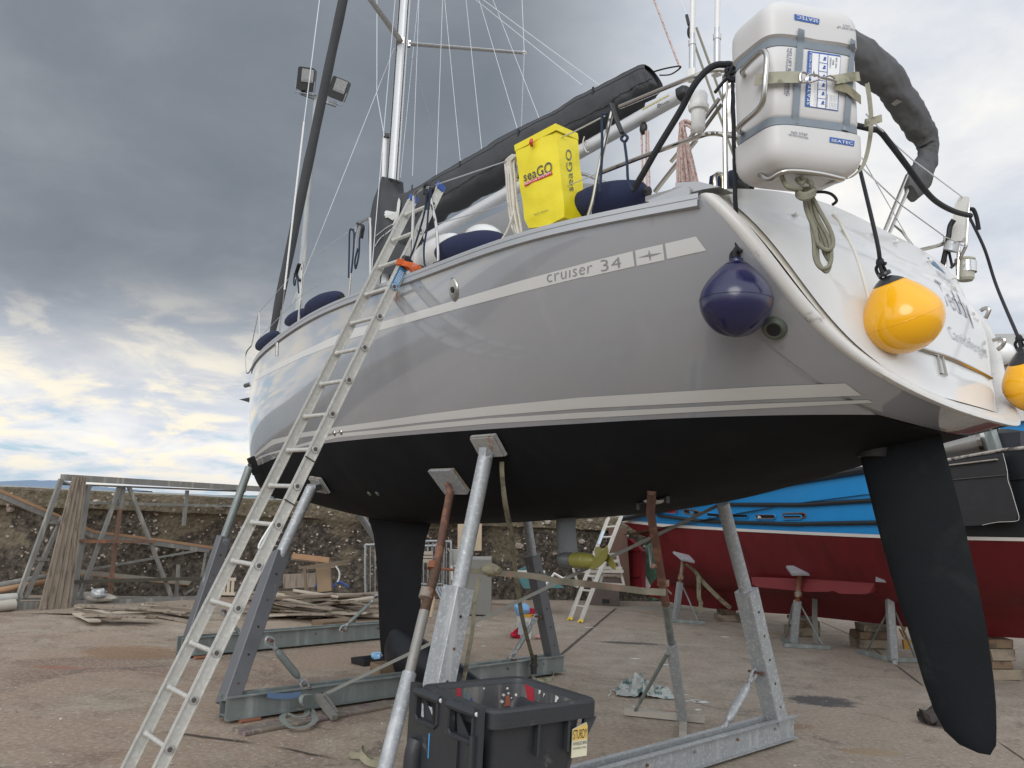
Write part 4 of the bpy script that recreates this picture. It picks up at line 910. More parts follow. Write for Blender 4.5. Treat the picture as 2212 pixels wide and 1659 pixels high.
# ---- ball fenders
def ballf(name, lb, c, r, topd, capm, bodm, h, cap_t, rope, group=None, squash=1.0, dent=False):
    "c centre, topd unit vector towards the eye"
    t = thing(name, lb, 'buoy fender', c, group)
    prof = []; N = 26; ax = topd
    for i in range(N+1):
        a = math.pi*i/N; rr = r*math.sin(a); hh = -r*squash*math.cos(a)
        if hh > 0: s = hh/r; hh = hh+ (s**3)*(h-r*squash); rr *= (1-.28*s**2) if a < math.pi*.93 else 1
        prof.append((max(rr, .002), hh))
    prof = [(rr, hh) for rr, hh in prof if hh < h*.93]+[(.036, h*.95), (.036, h*1.02), (.028, h*1.04)]
    kcut = next(i for i, (rr, hh) in enumerate(prof) if hh > cap_t)
    mb = MB(); mb.lathe(prof[:kcut+1], c, ax, 40)
    if dent:
        for v in mb.v:
            q = v-c; hz_ = q.dot(ax)
            if hz_ < -.35*r:
                ang = math.atan2(q.dot(ax.cross(vn(ax.orthogonal()))), q.dot(vn(ax.orthogonal()))); k = (-hz_/r-.35)*.18; v -= (q-ax*hz_)*(k*(1+math.cos(ang*5))); v -= ax*(k*.12*r)
    mb.build('fender_body', bodm, t, smooth=True, auto=R_(60))
    mb = MB(); mb.lathe([(rr*1.004+.0006, hh) for rr, hh in prof[kcut:]], c, ax, 40)
    mb.build('fender_cap', capm, t, smooth=True, auto=R_(60))
    mb = MB(); i0 = min(range(len(prof)), key=lambda i: abs(prof[i][1])); rr = prof[i0][0]; x_ = vn(ax.orthogonal()); y_ = ax.cross(x_)
    mb.tube([c+(x_*math.cos(k*math.pi/24)+y_*math.sin(k*math.pi/24))*(rr+.0005)+ax*prof[i0][1] for k in range(48)], .0016, 4, closed=True); mb.build('seam', bodm, t)
    mb = MB(); e = c+ax*(h*1.02); mb.tube(spl([e+x_*.03, e+ax*.035+x_*.02, e+ax*.05, e+ax*.035-x_*.02, e-x_*.03], 4), .010, 8)
    mb.tube(spl([e+y_*.03-ax*.03, e+ax*.03+y_*.035, e+ax*.055, e+ax*.04-y_*.03], 4), .010, 8); mb.ball(e+ax*.055, .019, n=10, k=6); mb.build('knot', rope, t, smooth=True)
    return e+ax*.06
def twist(mb, pts, r, strands=3, pitch=.09):
    P = spl(pts, 10) if len(pts) > 2 else [lerp(Vector(pts[0]), Vector(pts[1]), k/60) for k in range(61)]
    L_ = 0
    for s_ in range(strands):
        Q = []; L_ = 0
        for i, p in enumerate(P):
            d = vn(P[min(i+1, len(P)-1)]-P[max(i-1, 0)]); x_ = vn(d.cross(Vector((.3, .8, .2)))); y_ = d.cross(x_)
            if i: L_ += (p-P[i-1]).length
            a = 2*math.pi*(L_/pitch+s_/strands); Q.append(p+(x_*math.cos(a)+y_*math.sin(a))*r*.5)
        mb.tube(Q, r*.58, 6)
c = hit(1590, 648, 0); loc, nn, _, _ = HBVH.find_nearest(c); nn = nn if nn.dot(c-CAM) < 0 else -nn
c = c+nn*.21
k = ray(*C4(347, 568)); sB = (c-CAM).length/k.length; c = CAM+k*sB; rB = 238/2212*1280*.576/FPX*sB*k.length*.985/ (k.length)
e = ballf('ball_fender', 'deep navy blue ball fender hanging against the grey topside', c, rB, Vector((0, 0, 1)), NAVYV, NAVYV, rB*1.17, rB*1.0, ROPEB, dent=True)
topk = pB(*C2(1950, 640), 1.58)
t = thing('fender_line', 'black twisted rope holding the navy ball fender', 'rope', e); mb = MB(); twist(mb, [e, lerp(e, topk, .5), topk], .013, pitch=.07); mb.build('rope', ROPEB, t, smooth=True)
mb = MB()
for i in range(5):
    a = i*1.3; mb.tube(spl([topk+Vector((.03*math.cos(a), 0, .03*math.sin(a))), topk+Vector((.045*math.cos(a+1.5), -.02, .05*math.sin(a+1.5))), topk+Vector((.03*math.cos(a+3), -.01, .03*math.sin(a+3)-.03))], 4), .011, 6)
mb.tube(spl([topk, topk+Vector((-.05, 0, -.05)), topk+Vector((-.10, 0, -.12))], 4), .011, 6); mb.build('knot', ROPEB, t, smooth=True)
for zz in (C3(345, 1560),):
    q = lerp(e, topk, .15); mb = MB(); mb.ball(q, .024, .024, .03, 10, 6); mb.build('knot', ROPEB, t, smooth=True)
def yell(cpix, rpix, lb, capdir_pix, squash, depth, tops, cap_t, hh):
    k = ray(*cpix); c = CAM+k*depth; r = rpix/FPX*depth
    ed = vn((CAM+ray(*capdir_pix)*depth)-c)
    e = ballf('ball_fender', lb, c, r, ed, BLKV, YELV, r*hh, r*cap_t, ROPEB, 'yellow ball fenders on the stern', squash)
    t = thing('fender_line', 'black braided rope holding the '+('whole' if 'whole' in lb else 'cropped')+' yellow ball fender', 'rope', e); mb = MB(); mb.tube(spl([e]+tops, 8), .0125, 7); mb.build('rope', ROPEB, t, smooth=True)
    mb = MB(); mb.ball(e, .024, .024, .03, 10, 6); mb.build('knot', ROPEB, t, smooth=True)
q = hit(*C4(1380, 700), 0, TBV); dep = (q-CAM).length/ray(*C4(1380, 700)).length-.24
yell(C4(1425, 680), 85, 'whole yellow ball fender with black cap resting on the stern', C4(1310, 395), .90, dep, [CAM+ray(*C4(1255, 160))*(dep+.03), pB(*C3(1145, 1080), .55)], .88, 1.24)
yell((2238, 828), 66, 'yellow ball fender cut off by the right edge of the picture', (2212, 760), .95, 5.9, [pB(*S1(1860, 1640), -1.6), pB(*S1(1700, 1150), -1.62), pB(*S1(1515, 760), -1.65)], .80, 1.25)

# ---- yellow rescue bag on the lifelines
yb_ = 1.87
q = lambda p, y=yb_: pB(*C1(*p), y)
fq = [q((1850, 1478)), q((2108, 1402)), q((2045, 808)), q((1785, 945))]      # BL BR TR TL of the front
dep_ = .20
t = thing('rescue_bag', 'bright yellow rescue system bag hanging on the port lifelines', 'rescue bag', fq[0])
N = 14; rows = []
def bagpt(x, y, s):  # s 0 front .. 1 back
    p = lerp(lerp(fq[0], fq[1], x), lerp(fq[3], fq[2], x), y)
    return p-BP*(dep_*s)
ring = []
seq = [(x/12, 0) for x in range(12)]+[(1, s/6) for s in range(6)]+[(1-x/12, 1) for x in range(12)]+[(0, 1-s/6) for s in range(6)]
rows = []
for i in range(31):
    y = i/30; r = []
    sh_ = 1-.10*max(0, .10-y)/.10
    for (x, s) in seq:
        xx = .5+(x-.5)*sh_; ss = .5+(s-.5)*sh_
        p = bagpt(xx, y, ss)
        b_ = .020*math.sin(math.pi*min(max(x, .02), .98))*math.sin(math.pi*y)
        if s < .05: p += BP*b_
        nz = noise.noise(p*7)*.010+noise.noise(p*16)*.004*(1.5-y)
        p += BP*(nz if s < .5 else 0)+BF*(-nz if x > .9 else 0)
        if y == 0: p -= Vector((0, 0, .02*math.sin(math.pi*x)))
        r.append(p)
    rows.append(r)
mb = MB(); mb.grid(rows, True); mb.add(rows[0], [tuple(range(len(seq)))]); mb.add(rows[-1], [tuple(range(len(seq)))])
mb.build('bag_body', BAGY, t, smooth=True, auto=R_(50))
BGV = BVHTree.FromPolygons([tuple(v) for v in mb.v], mb.f)
rows = []
for y in (.935, .93, .965, 1.0, 1.008):
    o_ = .004 if y == .935 else .012
    r = []
    for (x, s) in seq:
        p = bagpt(.5+(x-.5)*1.03, y, .5+(s-.5)*1.06); r.append(p)
    rows.append(r)
mb = MB(); mb.grid(rows, True); mb.add(rows[-1], [tuple(range(len(seq)))]); mb.build('bag_lid', BAGY, t, smooth=True, auto=R_(50))
mb = MB(); P = [hit(*C1(*p), .012, BGV) for p in ((1890, 935), (1920, 915), (1918, 940), (1900, 955))]; 
mb.tube(spl([P[0], P[1]+BP*.03, P[2]+BP*.03, P[3]], 4), .010, 6, flat=.4); mb.build('pull_tab', REDP, t, smooth=True)
def onb(name, txt, cs, m_, conv=C1, par=None, surf=None, sp=1.0, sh_=0, off=.004): return textquad(name, txt, [conv(*p) for p in cs], m_, par, surf, sp, sh_, off)
onb('lettering', 'seaGO', [(1845, 1178), (2028, 1115), (2022, 1045), (1840, 1120)], INKN, par=t, surf=BGV, off=.008)
P = [hit(*C1(*p), .010, BGV) for p in ((1850, 1210), (2028, 1132), (2026, 1112), (1848, 1188))]; mb = MB(); mb.add(P, [(0, 1, 2, 3)]); rp = mb.build('red_band', REDP, t)
onb('lettering', 'RESCUE SYSTEM', [(1856, 1202), (2022, 1130), (2020, 1117), (1854, 1189)], WHITEP, par=t, surf=BGV, off=.014)
onb('lettering', 'Equip for Adventure', [(1912, 1400), (2005, 1370), (2003, 1355), (1910, 1385)], INKN, par=t, surf=BGV, off=.01)
onb('lettering', 'seaGO', [(2160, 1240), (2145, 970), (2108, 970), (2122, 1240)], mat('grey_ink', (.10, .12, .12)), par=t, surf=BGV)
textless = None

# ---- life raft canister in its stainless bracket on the stern rail
e1 = Vector((math.sin(R_(73)), math.cos(R_(73)), 0)); e2 = Vector((-e1.y, e1.x, 0)); upv = Vector((0, 0, 1))
ctr = CAM+ray(*C3(820, 590))*4.55
rollq = Matrix.Rotation(R_(-4.0), 3, e2); e1 = rollq @ e1; upv = rollq @ upv
leanq = Matrix.Rotation(R_(2.0), 3, e1); upv = leanq @ upv; e2 = leanq @ e2
RWd, RDp, RHt = .560, .40, .915
ctr = ctr+e2*.12
t = thing('life_raft_canister', 'white life raft canister strapped in a bracket on the stern rail', 'life raft', ctr-upv*RHt/2)
def raftpt(a, h, grow=0.0):
    "a angle, h -1..1"
    c, s = math.cos(a), math.sin(a); n = 5.5
    rx = math.copysign(abs(c)**(2/n), c); ry = math.copysign(abs(s)**(2/n), s)
    H = abs(h); pr = (1-max(0, (H-.70)/.30)**3.2*.30)
    if H > .995: pr *= .93
    g = 0
    for hc in (-.455, .455): g -= .014*math.exp(-((h-hc)/.055)**4)
    if abs(h) > .52: g += .010
    rib = -.010*math.exp(-((a-(math.pi*1.5+.02))/.03)**4) if abs(h) > .52 else 0
    return ctr+e1*((RWd/2*pr+g+grow)*rx)+e2*((RDp/2*pr+g+rib+grow)*ry)+upv*(RHt/2*h)
mb = MB(); hs = [-1, -.985, -.96, -.92, -.87, -.8, -.7, -.6, -.53, -.51, -.49, -.455, -.42, -.40, -.38, -.2, 0, .2, .38, .40, .42, .455, .49, .51, .53, .6, .7, .8, .87, .92, .96, .985, 1]
rows = [[raftpt(2*math.pi*k/72, h) for k in range(72)] for h in hs]
mb.grid(rows, True); mb.add(rows[0], [tuple(range(72))]); mb.add(rows[-1], [tuple(range(72))]); mb.build('canister', RAFT, t, smooth=True, auto=R_(45))
RBV = BVHTree.FromPolygons([tuple(v) for v in mb.v], mb.f)
for hc in (-.455, .455):
    mb = MB(); mb.grid([[raftpt(2*math.pi*k/72, hc+dh, g) for k in range(72)] for dh, g in ((-.045, .0), (-.045, .006), (.045, .006), (.045, 0))], True); mb.build('strap', RSTRAP, t, smooth=True, auto=R_(40))
def band(name, pts, w_, m_, par, bvh, conv=C3, off=.008, n=24, th=.003):
    P = [hit(*conv(*p), off, bvh) for p in polyl(pts, n)]; P = [p for p in P if p]
    mb = MB(); rows = []
    for i, p in enumerate(P):
        d = vn(P[min(i+1, len(P)-1)]-P[max(i-1, 0)]); nn = vn(CAM-p); loc, n2, _, _ = bvh.find_nearest(p)
        n2 = n2 if n2.dot(nn) > 0 else -n2; x_ = vn(d.cross(n2)); rows.append([p-x_*w_/2, p-x_*w_/2+n2*th, p+x_*w_/2+n2*th, p+x_*w_/2])
    mb.grid(rows); return mb.build(name, m_, par, smooth=True, auto=R_(40))
band('strap', [(763, 195), (745, 470), (722, 805)], .038, RSTRAP, t, RBV)
band('strap', [(1096, 262), (1075, 560), (1052, 858)], .038, RSTRAP, t, RBV)
def patch(name, quad, m_, par, bvh, conv, off=.003, n=5):
    a, b, c, d = [conv(*p) for p in quad]; rows = []
    for j in range(n+1):
        r = []
        for i in range(n+1):
            x, y = i/n, j/n; q = [lerp(lerp(a[k], b[k], x), lerp(d[k], c[k], x), y) for k in (0, 1)]; r.append(hit(q[0], q[1], off, bvh))
        if all(r): rows.append(r)
    mb = MB(); mb.grid(rows); return mb.build(name, m_, par, smooth=True)
# labels on the canister
patch('blue_label', [(950, 922), (1108, 950), (1112, 914), (952, 888)], BLUEP, t, RBV, C3)
onb('lettering', 'SEATEC', [(960, 918), (1098, 942), (1100, 922), (962, 902)], WHITEP, C3, t, RBV, 1.0, off=.005)
patch('blue_label', [(886, 125), (722, 92), (724, 130), (882, 160)], BLUEP, t, RBV, C3)
onb('lettering', 'SEATEC', [(876, 130), (738, 102), (740, 122), (874, 150)], WHITEP, C3, t, RBV, 1.0, off=.005)
onb('lettering', 'THIS WAY UP', [(1118, 190), (1000, 168), (1000, 182), (1118, 203)], INKN, C3, t, RBV)
onb('lettering', 'HAUT', [(1082, 168), (1036, 158), (1036, 168), (1082, 178)], INKN, C3, t, RBV)
onb('lettering', 'NO STEP', [(703, 868), (805, 885), (806, 868), (704, 850)], INKN, C3, t, RBV, 1.1)
onb('lettering', 'NE PAS MARCHER', [(686, 880), (812, 903), (812, 892), (687, 868)], INKN, C3, t, RBV)
onb('lettering', 'NO LIFT BY LASHING', [(692, 317), (668, 622), (690, 622), (708, 317)], INKN, C3, t, RBV)
onb('lettering', 'NE PAS SOULEVER PAR SANGLES', [(676, 315), (655, 612), (667, 614), (688, 315)], INKN, C3, t, RBV)
onb('lettering', 'DO NOT CUT LASHING', [(1146, 730), (1156, 420), (1142, 422), (1128, 700)], INKN, C3, t, RBV)
onb('lettering', 'NE PAS COUPER LES SANGLES', [(1160, 740), (1172, 428), (1160, 428), (1146, 735)], INKN, C3, t, RBV)
lab = patch('info_label', [(790, 690), (1005, 722), (1022, 362), (810, 330)], BLUEP, t, RBV, C3, .0030)
patch('info_panel', [(822, 690), (1000, 716), (1018, 372), (838, 345)], WHITEP, lab, RBV, C3, .0045)
onb('lettering', 'SEATEC', [(823, 682), (831, 522), (812, 520), (800, 680)], WHITEP, C3, lab, RBV, off=.0055)
onb('lettering', 'seaGO ISO 9650-2', [(826, 512), (835, 342), (820, 340), (810, 510)], WHITEP, C3, lab, RBV, off=.0055)
for a, b in (((866, 697), (882, 352)), ((922, 703), (938, 362))): band('rule_line', [a, b], .0035, BLUEP, lab, RBV, off=.0058, n=6, th=.0005)
for f in (.17, .34, .51, .68, .84): band('rule_line', [(lerp(866, 882, f), lerp(697, 352, f)), (lerp(922, 938, f), lerp(703, 362, f))], .0025, BLUEP, lab, RBV, off=.0058, n=4, th=.0005)
for i, tx in enumerate(('11/03/2025', '8891', 'MAR 2028')):
    x0 = 948+i*19; onb('lettering', tx, [(x0+9, 445), (x0+13, 378), (x0+2, 376), (x0-2, 443)] if i != 1 else [(x0+9, 425), (x0+12, 392), (x0+1, 390), (x0-2, 423)], INKN, C3, lab, RBV, off=.0058)
onb('lettering', 'SERVICE INTERVAL', [(934, 700), (939, 612), (931, 611), (926, 698)], INKN, C3, lab, RBV, off=.0058)
for i in range(6): onb('lettering', '12 Months 12 Months', [(945+i*10+4, 706+i), (950+i*10+4, 618+i), (950+i*10-1, 617+i), (945+i*10-1, 705+i)], INKN, C3, lab, RBV, off=.0058)
for i in range(3): onb('lettering', 'min. inspection interval serial', [(844+i*9+4, 688), (850+i*9+4, 540), (850+i*9, 540), (844+i*9, 687)], INKN, C3, lab, RBV, off=.0058)
for (x, y) in ((905, 670), (907, 610), (909, 555), (911, 500), (915, 440), (918, 385)):
    P = [(x-13, y+10), (x-4, y-12), (x+5, y-14), (x+10, y-2), (x+2, y+2), (x+12, y+10)]; q = [hit(*C3(*p), .0058, RBV) for p in P]
    if all(q): mb = MB(); mb.add(q, [(0, 1, 2, 3, 4), (0, 4, 5)]); mb.build('pictogram', BLUEP, lab)
for (x, y) in ((851, 490), (846, 470)):
    q = [hit(*C3(x+a, y+b), .0058, RBV) for a, b in ((-6, 12), (0, -12), (6, 12))]
    if all(q): mb = MB(); mb.add(q, [(0, 1, 2)]); mb.build('pictogram', INKN, lab)
# lashing strap with hooks
st_ = thing('lashing_strap', 'grimy cream webbing strap with steel hook across the raft canister', 'strap', ctr)
band('webbing', [(508, 525), (560, 523), (640, 520), (735, 520)], .060, WEB, st_, RBV, off=.035)
band('webbing', [(950, 535), (1060, 515), (1195, 497)], .048, WEB, st_, RBV, off=.03)
band('webbing', [(968, 565), (1050, 590), (1130, 660), (1180, 735)], .048, WEBD, st_, RBV, off=.022)
def rp(*p, off=.045): return hit(*C3(*p), off, RBV)
mb = MB(); mb.tube(spl([rp(735, 495), rp(765, 500), rp(775, 520), rp(770, 552), rp(735, 558), rp(728, 530)], 5, True), .0055, 6, closed=True); mb.build('strap_ring', STEEL, st_, smooth=True)
mb = MB(); mb.tube(spl([rp(765, 530), rp(790, 510), rp(840, 515), rp(850, 535), rp(800, 555), rp(770, 558)], 5, True), .006, 6, closed=True)
mb.tube(spl([rp(845, 525), rp(900, 535), rp(960, 553)], 4), .007, 6); mb.tube(spl([rp(880, 525), rp(920, 515), rp(950, 535)], 4), .005, 6); mb.build('snap_hook', STEEL, st_, smooth=True)
wsp = thing('strap_tail', 'loose white strap hanging in a curve beside the raft canister', 'strap', ctr)
def ribbon(name, P, w_, m_, par, side, th=.002):
    P = spl(P, 8); mb = MB(); rows = []
    for i, p in enumerate(P):
        d = vn(P[min(i+1, len(P)-1)]-P[max(i-1, 0)]); s = side-d*side.dot(d); s.normalize(); n2 = d.cross(s)
        rows.append([p-s*w_/2-n2*th/2, p+s*w_/2-n2*th/2, p+s*w_/2+n2*th/2, p-s*w_/2+n2*th/2])
    mb.grid(rows, True); mb.add(rows[0], [(0, 1, 2, 3)]); mb.add(rows[-1], [(0, 1, 2, 3)]); return mb.build(name, m_, par, smooth=True, auto=R_(40))
cp = lambda x, y, d: CAM+ray(*C3(x, y))*d
ribbon('webbing', [cp(1195, 540, 4.9), cp(1212, 650, 4.88), cp(1222, 800, 4.86), cp(1205, 950, 4.84), cp(1165, 1080, 4.8), cp(1090, 1150, 4.72), cp(1045, 1158, 4.65)], .026, WEB, wsp, BF)
ribbon('webbing', [cp(1178, 798, 4.8), cp(1240, 782, 4.75), cp(1292, 765, 4.72)], .045, WEB, wsp, Vector((0, 0, 1)))
# bracket
br = thing('raft_bracket', 'bent stainless tube bracket holding the raft canister', 'bracket', ctr-upv*.4)
def bt_(pts, r=.0145, name='bracket_tube'): mb = MB(); mb.tube(spl([cp(*p) for p in pts], 7), r, 10); mb.build(name, STEEL, br, smooth=True)
bt_([(430, 500, 4.75), (392, 480, 4.62), (392, 450, 4.55), (440, 395, 4.48), (510, 335, 4.40), (540, 345, 4.36), (545, 400, 4.34), (535, 520, 4.33), (525, 640, 4.34), (490, 710, 4.38), (400, 790, 4.46), (362, 830, 4.52), (375, 855, 4.60), (410, 862, 4.75)])
bt_([(530, 1168, 4.75), (500, 1150, 4.62), (505, 1130, 4.55), (560, 1160, 4.48), (650, 1115, 4.42), (760, 1112, 4.42), (900, 1130, 4.42), (1010, 1155, 4.45), (1035, 1160, 4.5), (960, 1185, 4.62), (860, 1215, 4.75)])
mb = MB(); mb.box(cp(372, 540, 4.85), .05, .012, .13, BF, BP); mb.box(cp(400, 535, 4.9), .10, .03, .04, BF, BP); mb.build('bracket_clamp', STEEL, br)
for p in ((372, 525), (370, 573)): mb = MB(); mb.lathe([(.011, -.012), (.011, .016)], cp(*p, 4.82), -BF, 6); mb.build('bolt', RUSTG, br)
# mooring line bundle hanging below the raft
rb = thing('rope_coil', 'green grey mooring rope bundle hanging on the cream stern panel', 'rope', cp(830, 1300, 4.7))
K = [((790, 1230), (800, 1350), (850, 1480), (880, 1580), (935, 1620), (975, 1590), (960, 1500), (880, 1350), (820, 1240)),
     ((810, 1230), (830, 1400), (850, 1560), (860, 1680), (905, 1740), (960, 1700), (950, 1560), (870, 1400), (835, 1260)),
     ((780, 1240), (850, 1420), (870, 1600), (880, 1700), (930, 1760), (955, 1700), (920, 1560), (850, 1380), (800, 1250)),
     ((800, 1260), (860, 1420), (900, 1560), (920, 1640), (960, 1690), (940, 1560), (860, 1400))]
for i, k_ in enumerate(K):
    mb = MB(); mb.tube(spl([cp(x, y, 4.52-(y-1240)/1250*.12+i*.012) for x, y in k_], 7), .0115, 7); mb.build('rope_loop', ROPEG, rb, smooth=True)
mb = MB()
for i in range(3): mb.tube(spl([cp(745, 1240+i*14, 4.50), cp(790, 1262+i*14, 4.44), cp(848, 1235+i*14, 4.47), cp(840, 1225+i*12, 4.56), cp(760, 1225+i*12, 4.58)], 5, True), .0125, 7, closed=True)
for a in ((740, 1160, 770, 1190, 800, 1150), (640, 1135, 680, 1210, 770, 1225), (760, 1150, 830, 1185, 835, 1230)): mb.tube(spl([cp(a[0], a[1], 4.5), cp(a[2], a[3], 4.46), cp(a[4], a[5], 4.48)], 6), .0125, 7)
mb.build('rope_knot', ROPEG, rb, smooth=True)
mb = MB(); mb.tube(spl([cp(860, 1245, 4.6), cp(920, 1245, 4.6), cp(970, 1262, 4.6), cp(998, 1300, 4.6), cp(970, 1328, 4.62)], 6), .008, 6); mb.build('black_line', ROPEB, rb, smooth=True)
# big black warp over the stern
bw = thing('black_warp', 'thick black rope looping from deck over the stern rail and behind the raft', 'rope', cp(300, 450, 5))
mb = MB(); W_b = [(C2(1085, 1659), 5.3), (C2(1180, 1500), 5.25), (C2(1300, 1290), 5.2), (C2(1500, 960), 5.15), (C2(1600, 770), 5.1), (C2(1680, 660), 5.1), (C2(1770, 580), 5.1), (C2(1870, 557), 5.1), (C2(2030, 600), 5.15), (C3(700, 700), 5.4), (C3(1190, 828), 5.5), (C3(1270, 845), 5.5), (C3(1340, 925), 5.55), (C3(1450, 1070), 5.6), (C3(1560, 1220), 5.8), (C3(1650, 1310), 6.1), (C3(1760, 1370), 6.4), (C3(1865, 1398), 6.7)]
mb.tube(spl([CAM+ray(*p)*d for p, d in W_b], 8), .020, 9); mb.build('rope', ROPEB, bw, smooth=True)
mb = MB(); mb.tube(spl([CAM+ray(*C3(*p))*6.7 for p in ((1865, 1355), (1885, 1360), (1905, 1410), (1920, 1490))], 6), .016, 8); mb.build('rope_tail', ROPEB, bw, smooth=True)
# white flecked coils by the bag, pink coil under the dome
def coil(name, lb, rows_, m_, r, y):
    t = thing(name, lb, 'rope', pB(*rows_[0][0], y)); 
    for i, k_ in enumerate(rows_):
        mb = MB(); mb.tube(spl([pB(*p, y+.018*((i*7) % 5-2)) for p in k_], 6), r, 6); mb.build('rope_loop', m_, t, smooth=True)
coil('rope_coil', 'black flecked white rope coil hanging forward of the yellow bag', [[C1(1790+dx, 1005), C1(1745+dx, 1050), C1(1750+dx, 1150), C1(1760+dx, 1300), C1(1790+dx, 1480), C1(1830, 1560)] for dx in (-22, -8, 8, 20, 32)]+[[C1(1790, 1010), C1(1725, 1040), C1(1730, 1110), C1(1780, 1160), C1(1800, 1110), C1(1795, 1030)], [C1(1795, 1005), C1(1740, 1060), C1(1760, 1140), C1(1800, 1170)], [C1(1760, 1150), C1(1775, 1350), C1(1730, 1500), C1(1640, 1620), C1(1570, 1645), C1(1535, 1625)]], ROPEW, .010, 1.80)
coil('rope_coil', 'pink flecked rope coil hanging under the satellite dome', [[C2(1500+dx*.2+20, 1040+abs(dx)*.3), C2(1520+dx*.4, 1150), C2(1540+dx, 1350), C2(1570+dx*1.5, 1600), C2(1590+dx*1.3, 1640)] for dx in (-60, -45, -30, -15, 0, 14, 28, 42, 56)]+[[C2(1495, 1070+14*k), C2(1550, 1040+14*k), C2(1605, 1075+14*k), C2(1600, 1120+12*k)] for k in range(4)], ROPEP, .0095, 1.3)
# black fender lashings on the rail tops
def lash(lb, pts, loops, y=None):
    q = ypt(pts[0], .05); t = thing('fender_hook', lb, 'rope hook', q); 
    mb = MB(); P = [ypt(p, .02) for p in pts]; mb.tube(spl(P, 5), .022, 8, flat=.6); mb.build('hook', BLKM, t, smooth=True)
    for L_ in loops: mb = MB(); mb.tube(spl([ypt(p, .0) for p in L_], 6), .009, 6); mb.build('rope', ROPEN, t, smooth=True)
lash('black hook with navy rope on the forward single stanchion', [C5(385, 500), C5(375, 530), C5(365, 570), C5(385, 610)], [[C5(355, 560), C5(348, 620), C5(355, 640), C5(362, 600)], [C5(375, 600), C5(380, 690)]])
lash('black hook with navy rope loops on the gate stanchion', [C5(765, 240), C5(795, 255), C5(790, 300), C5(785, 335)], [[C5(735, 280), C5(712, 285), C5(708, 400), C5(704, 590)], [C5(720, 275), C5(738, 300), C5(735, 420), C5(722, 560)], [C5(775, 330), C5(770, 440), C5(750, 530), C5(745, 480), C5(765, 400)]])
lash('black hook with navy rope at the head of the ladder', [S4(1075, 470), S4(1080, 360), S4(1140, 330), S4(1190, 380), S4(1120, 560), S4(1115, 680)], [[S4(1110, 400), S4(1080, 700), S4(1000, 1000), S4(920, 1250), S4(850, 1420)], [S4(1170, 400), S4(1130, 700), S4(1110, 950), S4(1070, 1200), S4(1075, 1420), S4(1110, 1505)]])
lash('black snap shackle with dark rope beside the yellow bag', [C2(905, 900), C2(925, 960), C2(960, 1060), C2(1000, 1150)], [[C2(860, 990), C2(825, 1010), C2(825, 1300), C2(805, 1659)], [C2(1010, 1170), C2(990, 1200), C2(1020, 1225), C2(1045, 1190), C2(1020, 1160)], [C2(1018, 1225), C2(1040, 1400), C2(1050, 1560), C2(1090, 1645)]])
# ================================================================ steel cradle under the yacht
cradle = thing('boat_cradle', 'galvanised steel cradle with six leaning posts holding up the grey yacht', 'boat cradle', BL(5, 0, -ZWL))
def chan(p, q, h=.20, gap=.11, m_=GALV, z0=.03, name='cross_beam', bolts=()):
    "two steel channels side by side on the ground"
    up = Vector((0, 0, 1)); d = vn(q-p); s = vn(d.cross(up)); mb = MB(); zc = Vector((0, 0, z0+h/2))
    for sg in (-1, 1):
        o = s*(sg*gap/2); mb.beam(p+o+zc, q+o+zc, .010, h)
        for zz in (h/2-.005, -h/2+.005): mb.beam(p+o+s*(sg*.026)+zc+up*zz, q+o+s*(sg*.026)+zc+up*zz, .045, .008)
    mb.beam(p+up*(z0+.035), q+up*(z0+.035), gap, .008)
    b = mb.build(name, m_, cradle)
    n = 7; L_ = (q-p).length
    for i in range(n):
        t = .08+.84*i/(n-1); 
        for sg in (-1, 1):
            k = MB(); c = lerp(p, q, t)+s*(sg*(gap/2+.008))+up*(z0+h*.62); k.lathe([(.013, 0), (.013, .012)], c, s*sg, 6); k.build('bolt', RUST if i % 2 else GALVG, b)
    return b
def flat(v): return Vector((v.x, v.y, 0))
Bm1a = G(*L1(1340, 1545)); Bm1b = G(*L2(850, 1400)); d1 = vn(Bm1b-Bm1a); Bm1b = Bm1a+d1*3.9
chan(Bm1a, Bm1b, h=.22, m_=GALVG)
Bm2a = G(*W5(560, 1245)); Bm2b = G(*W6(1705, 790)); chan(Bm2a, Bm2b, h=.20, m_=GALVG)
Bm3b = G(*W7(1842, 1395)); d3 = vn(G(*W7(1000, 1655))-Bm3b); Bm3a = Bm3b+d3*4.6
chan(Bm3b, Bm3a, h=.20, m_=GALV)
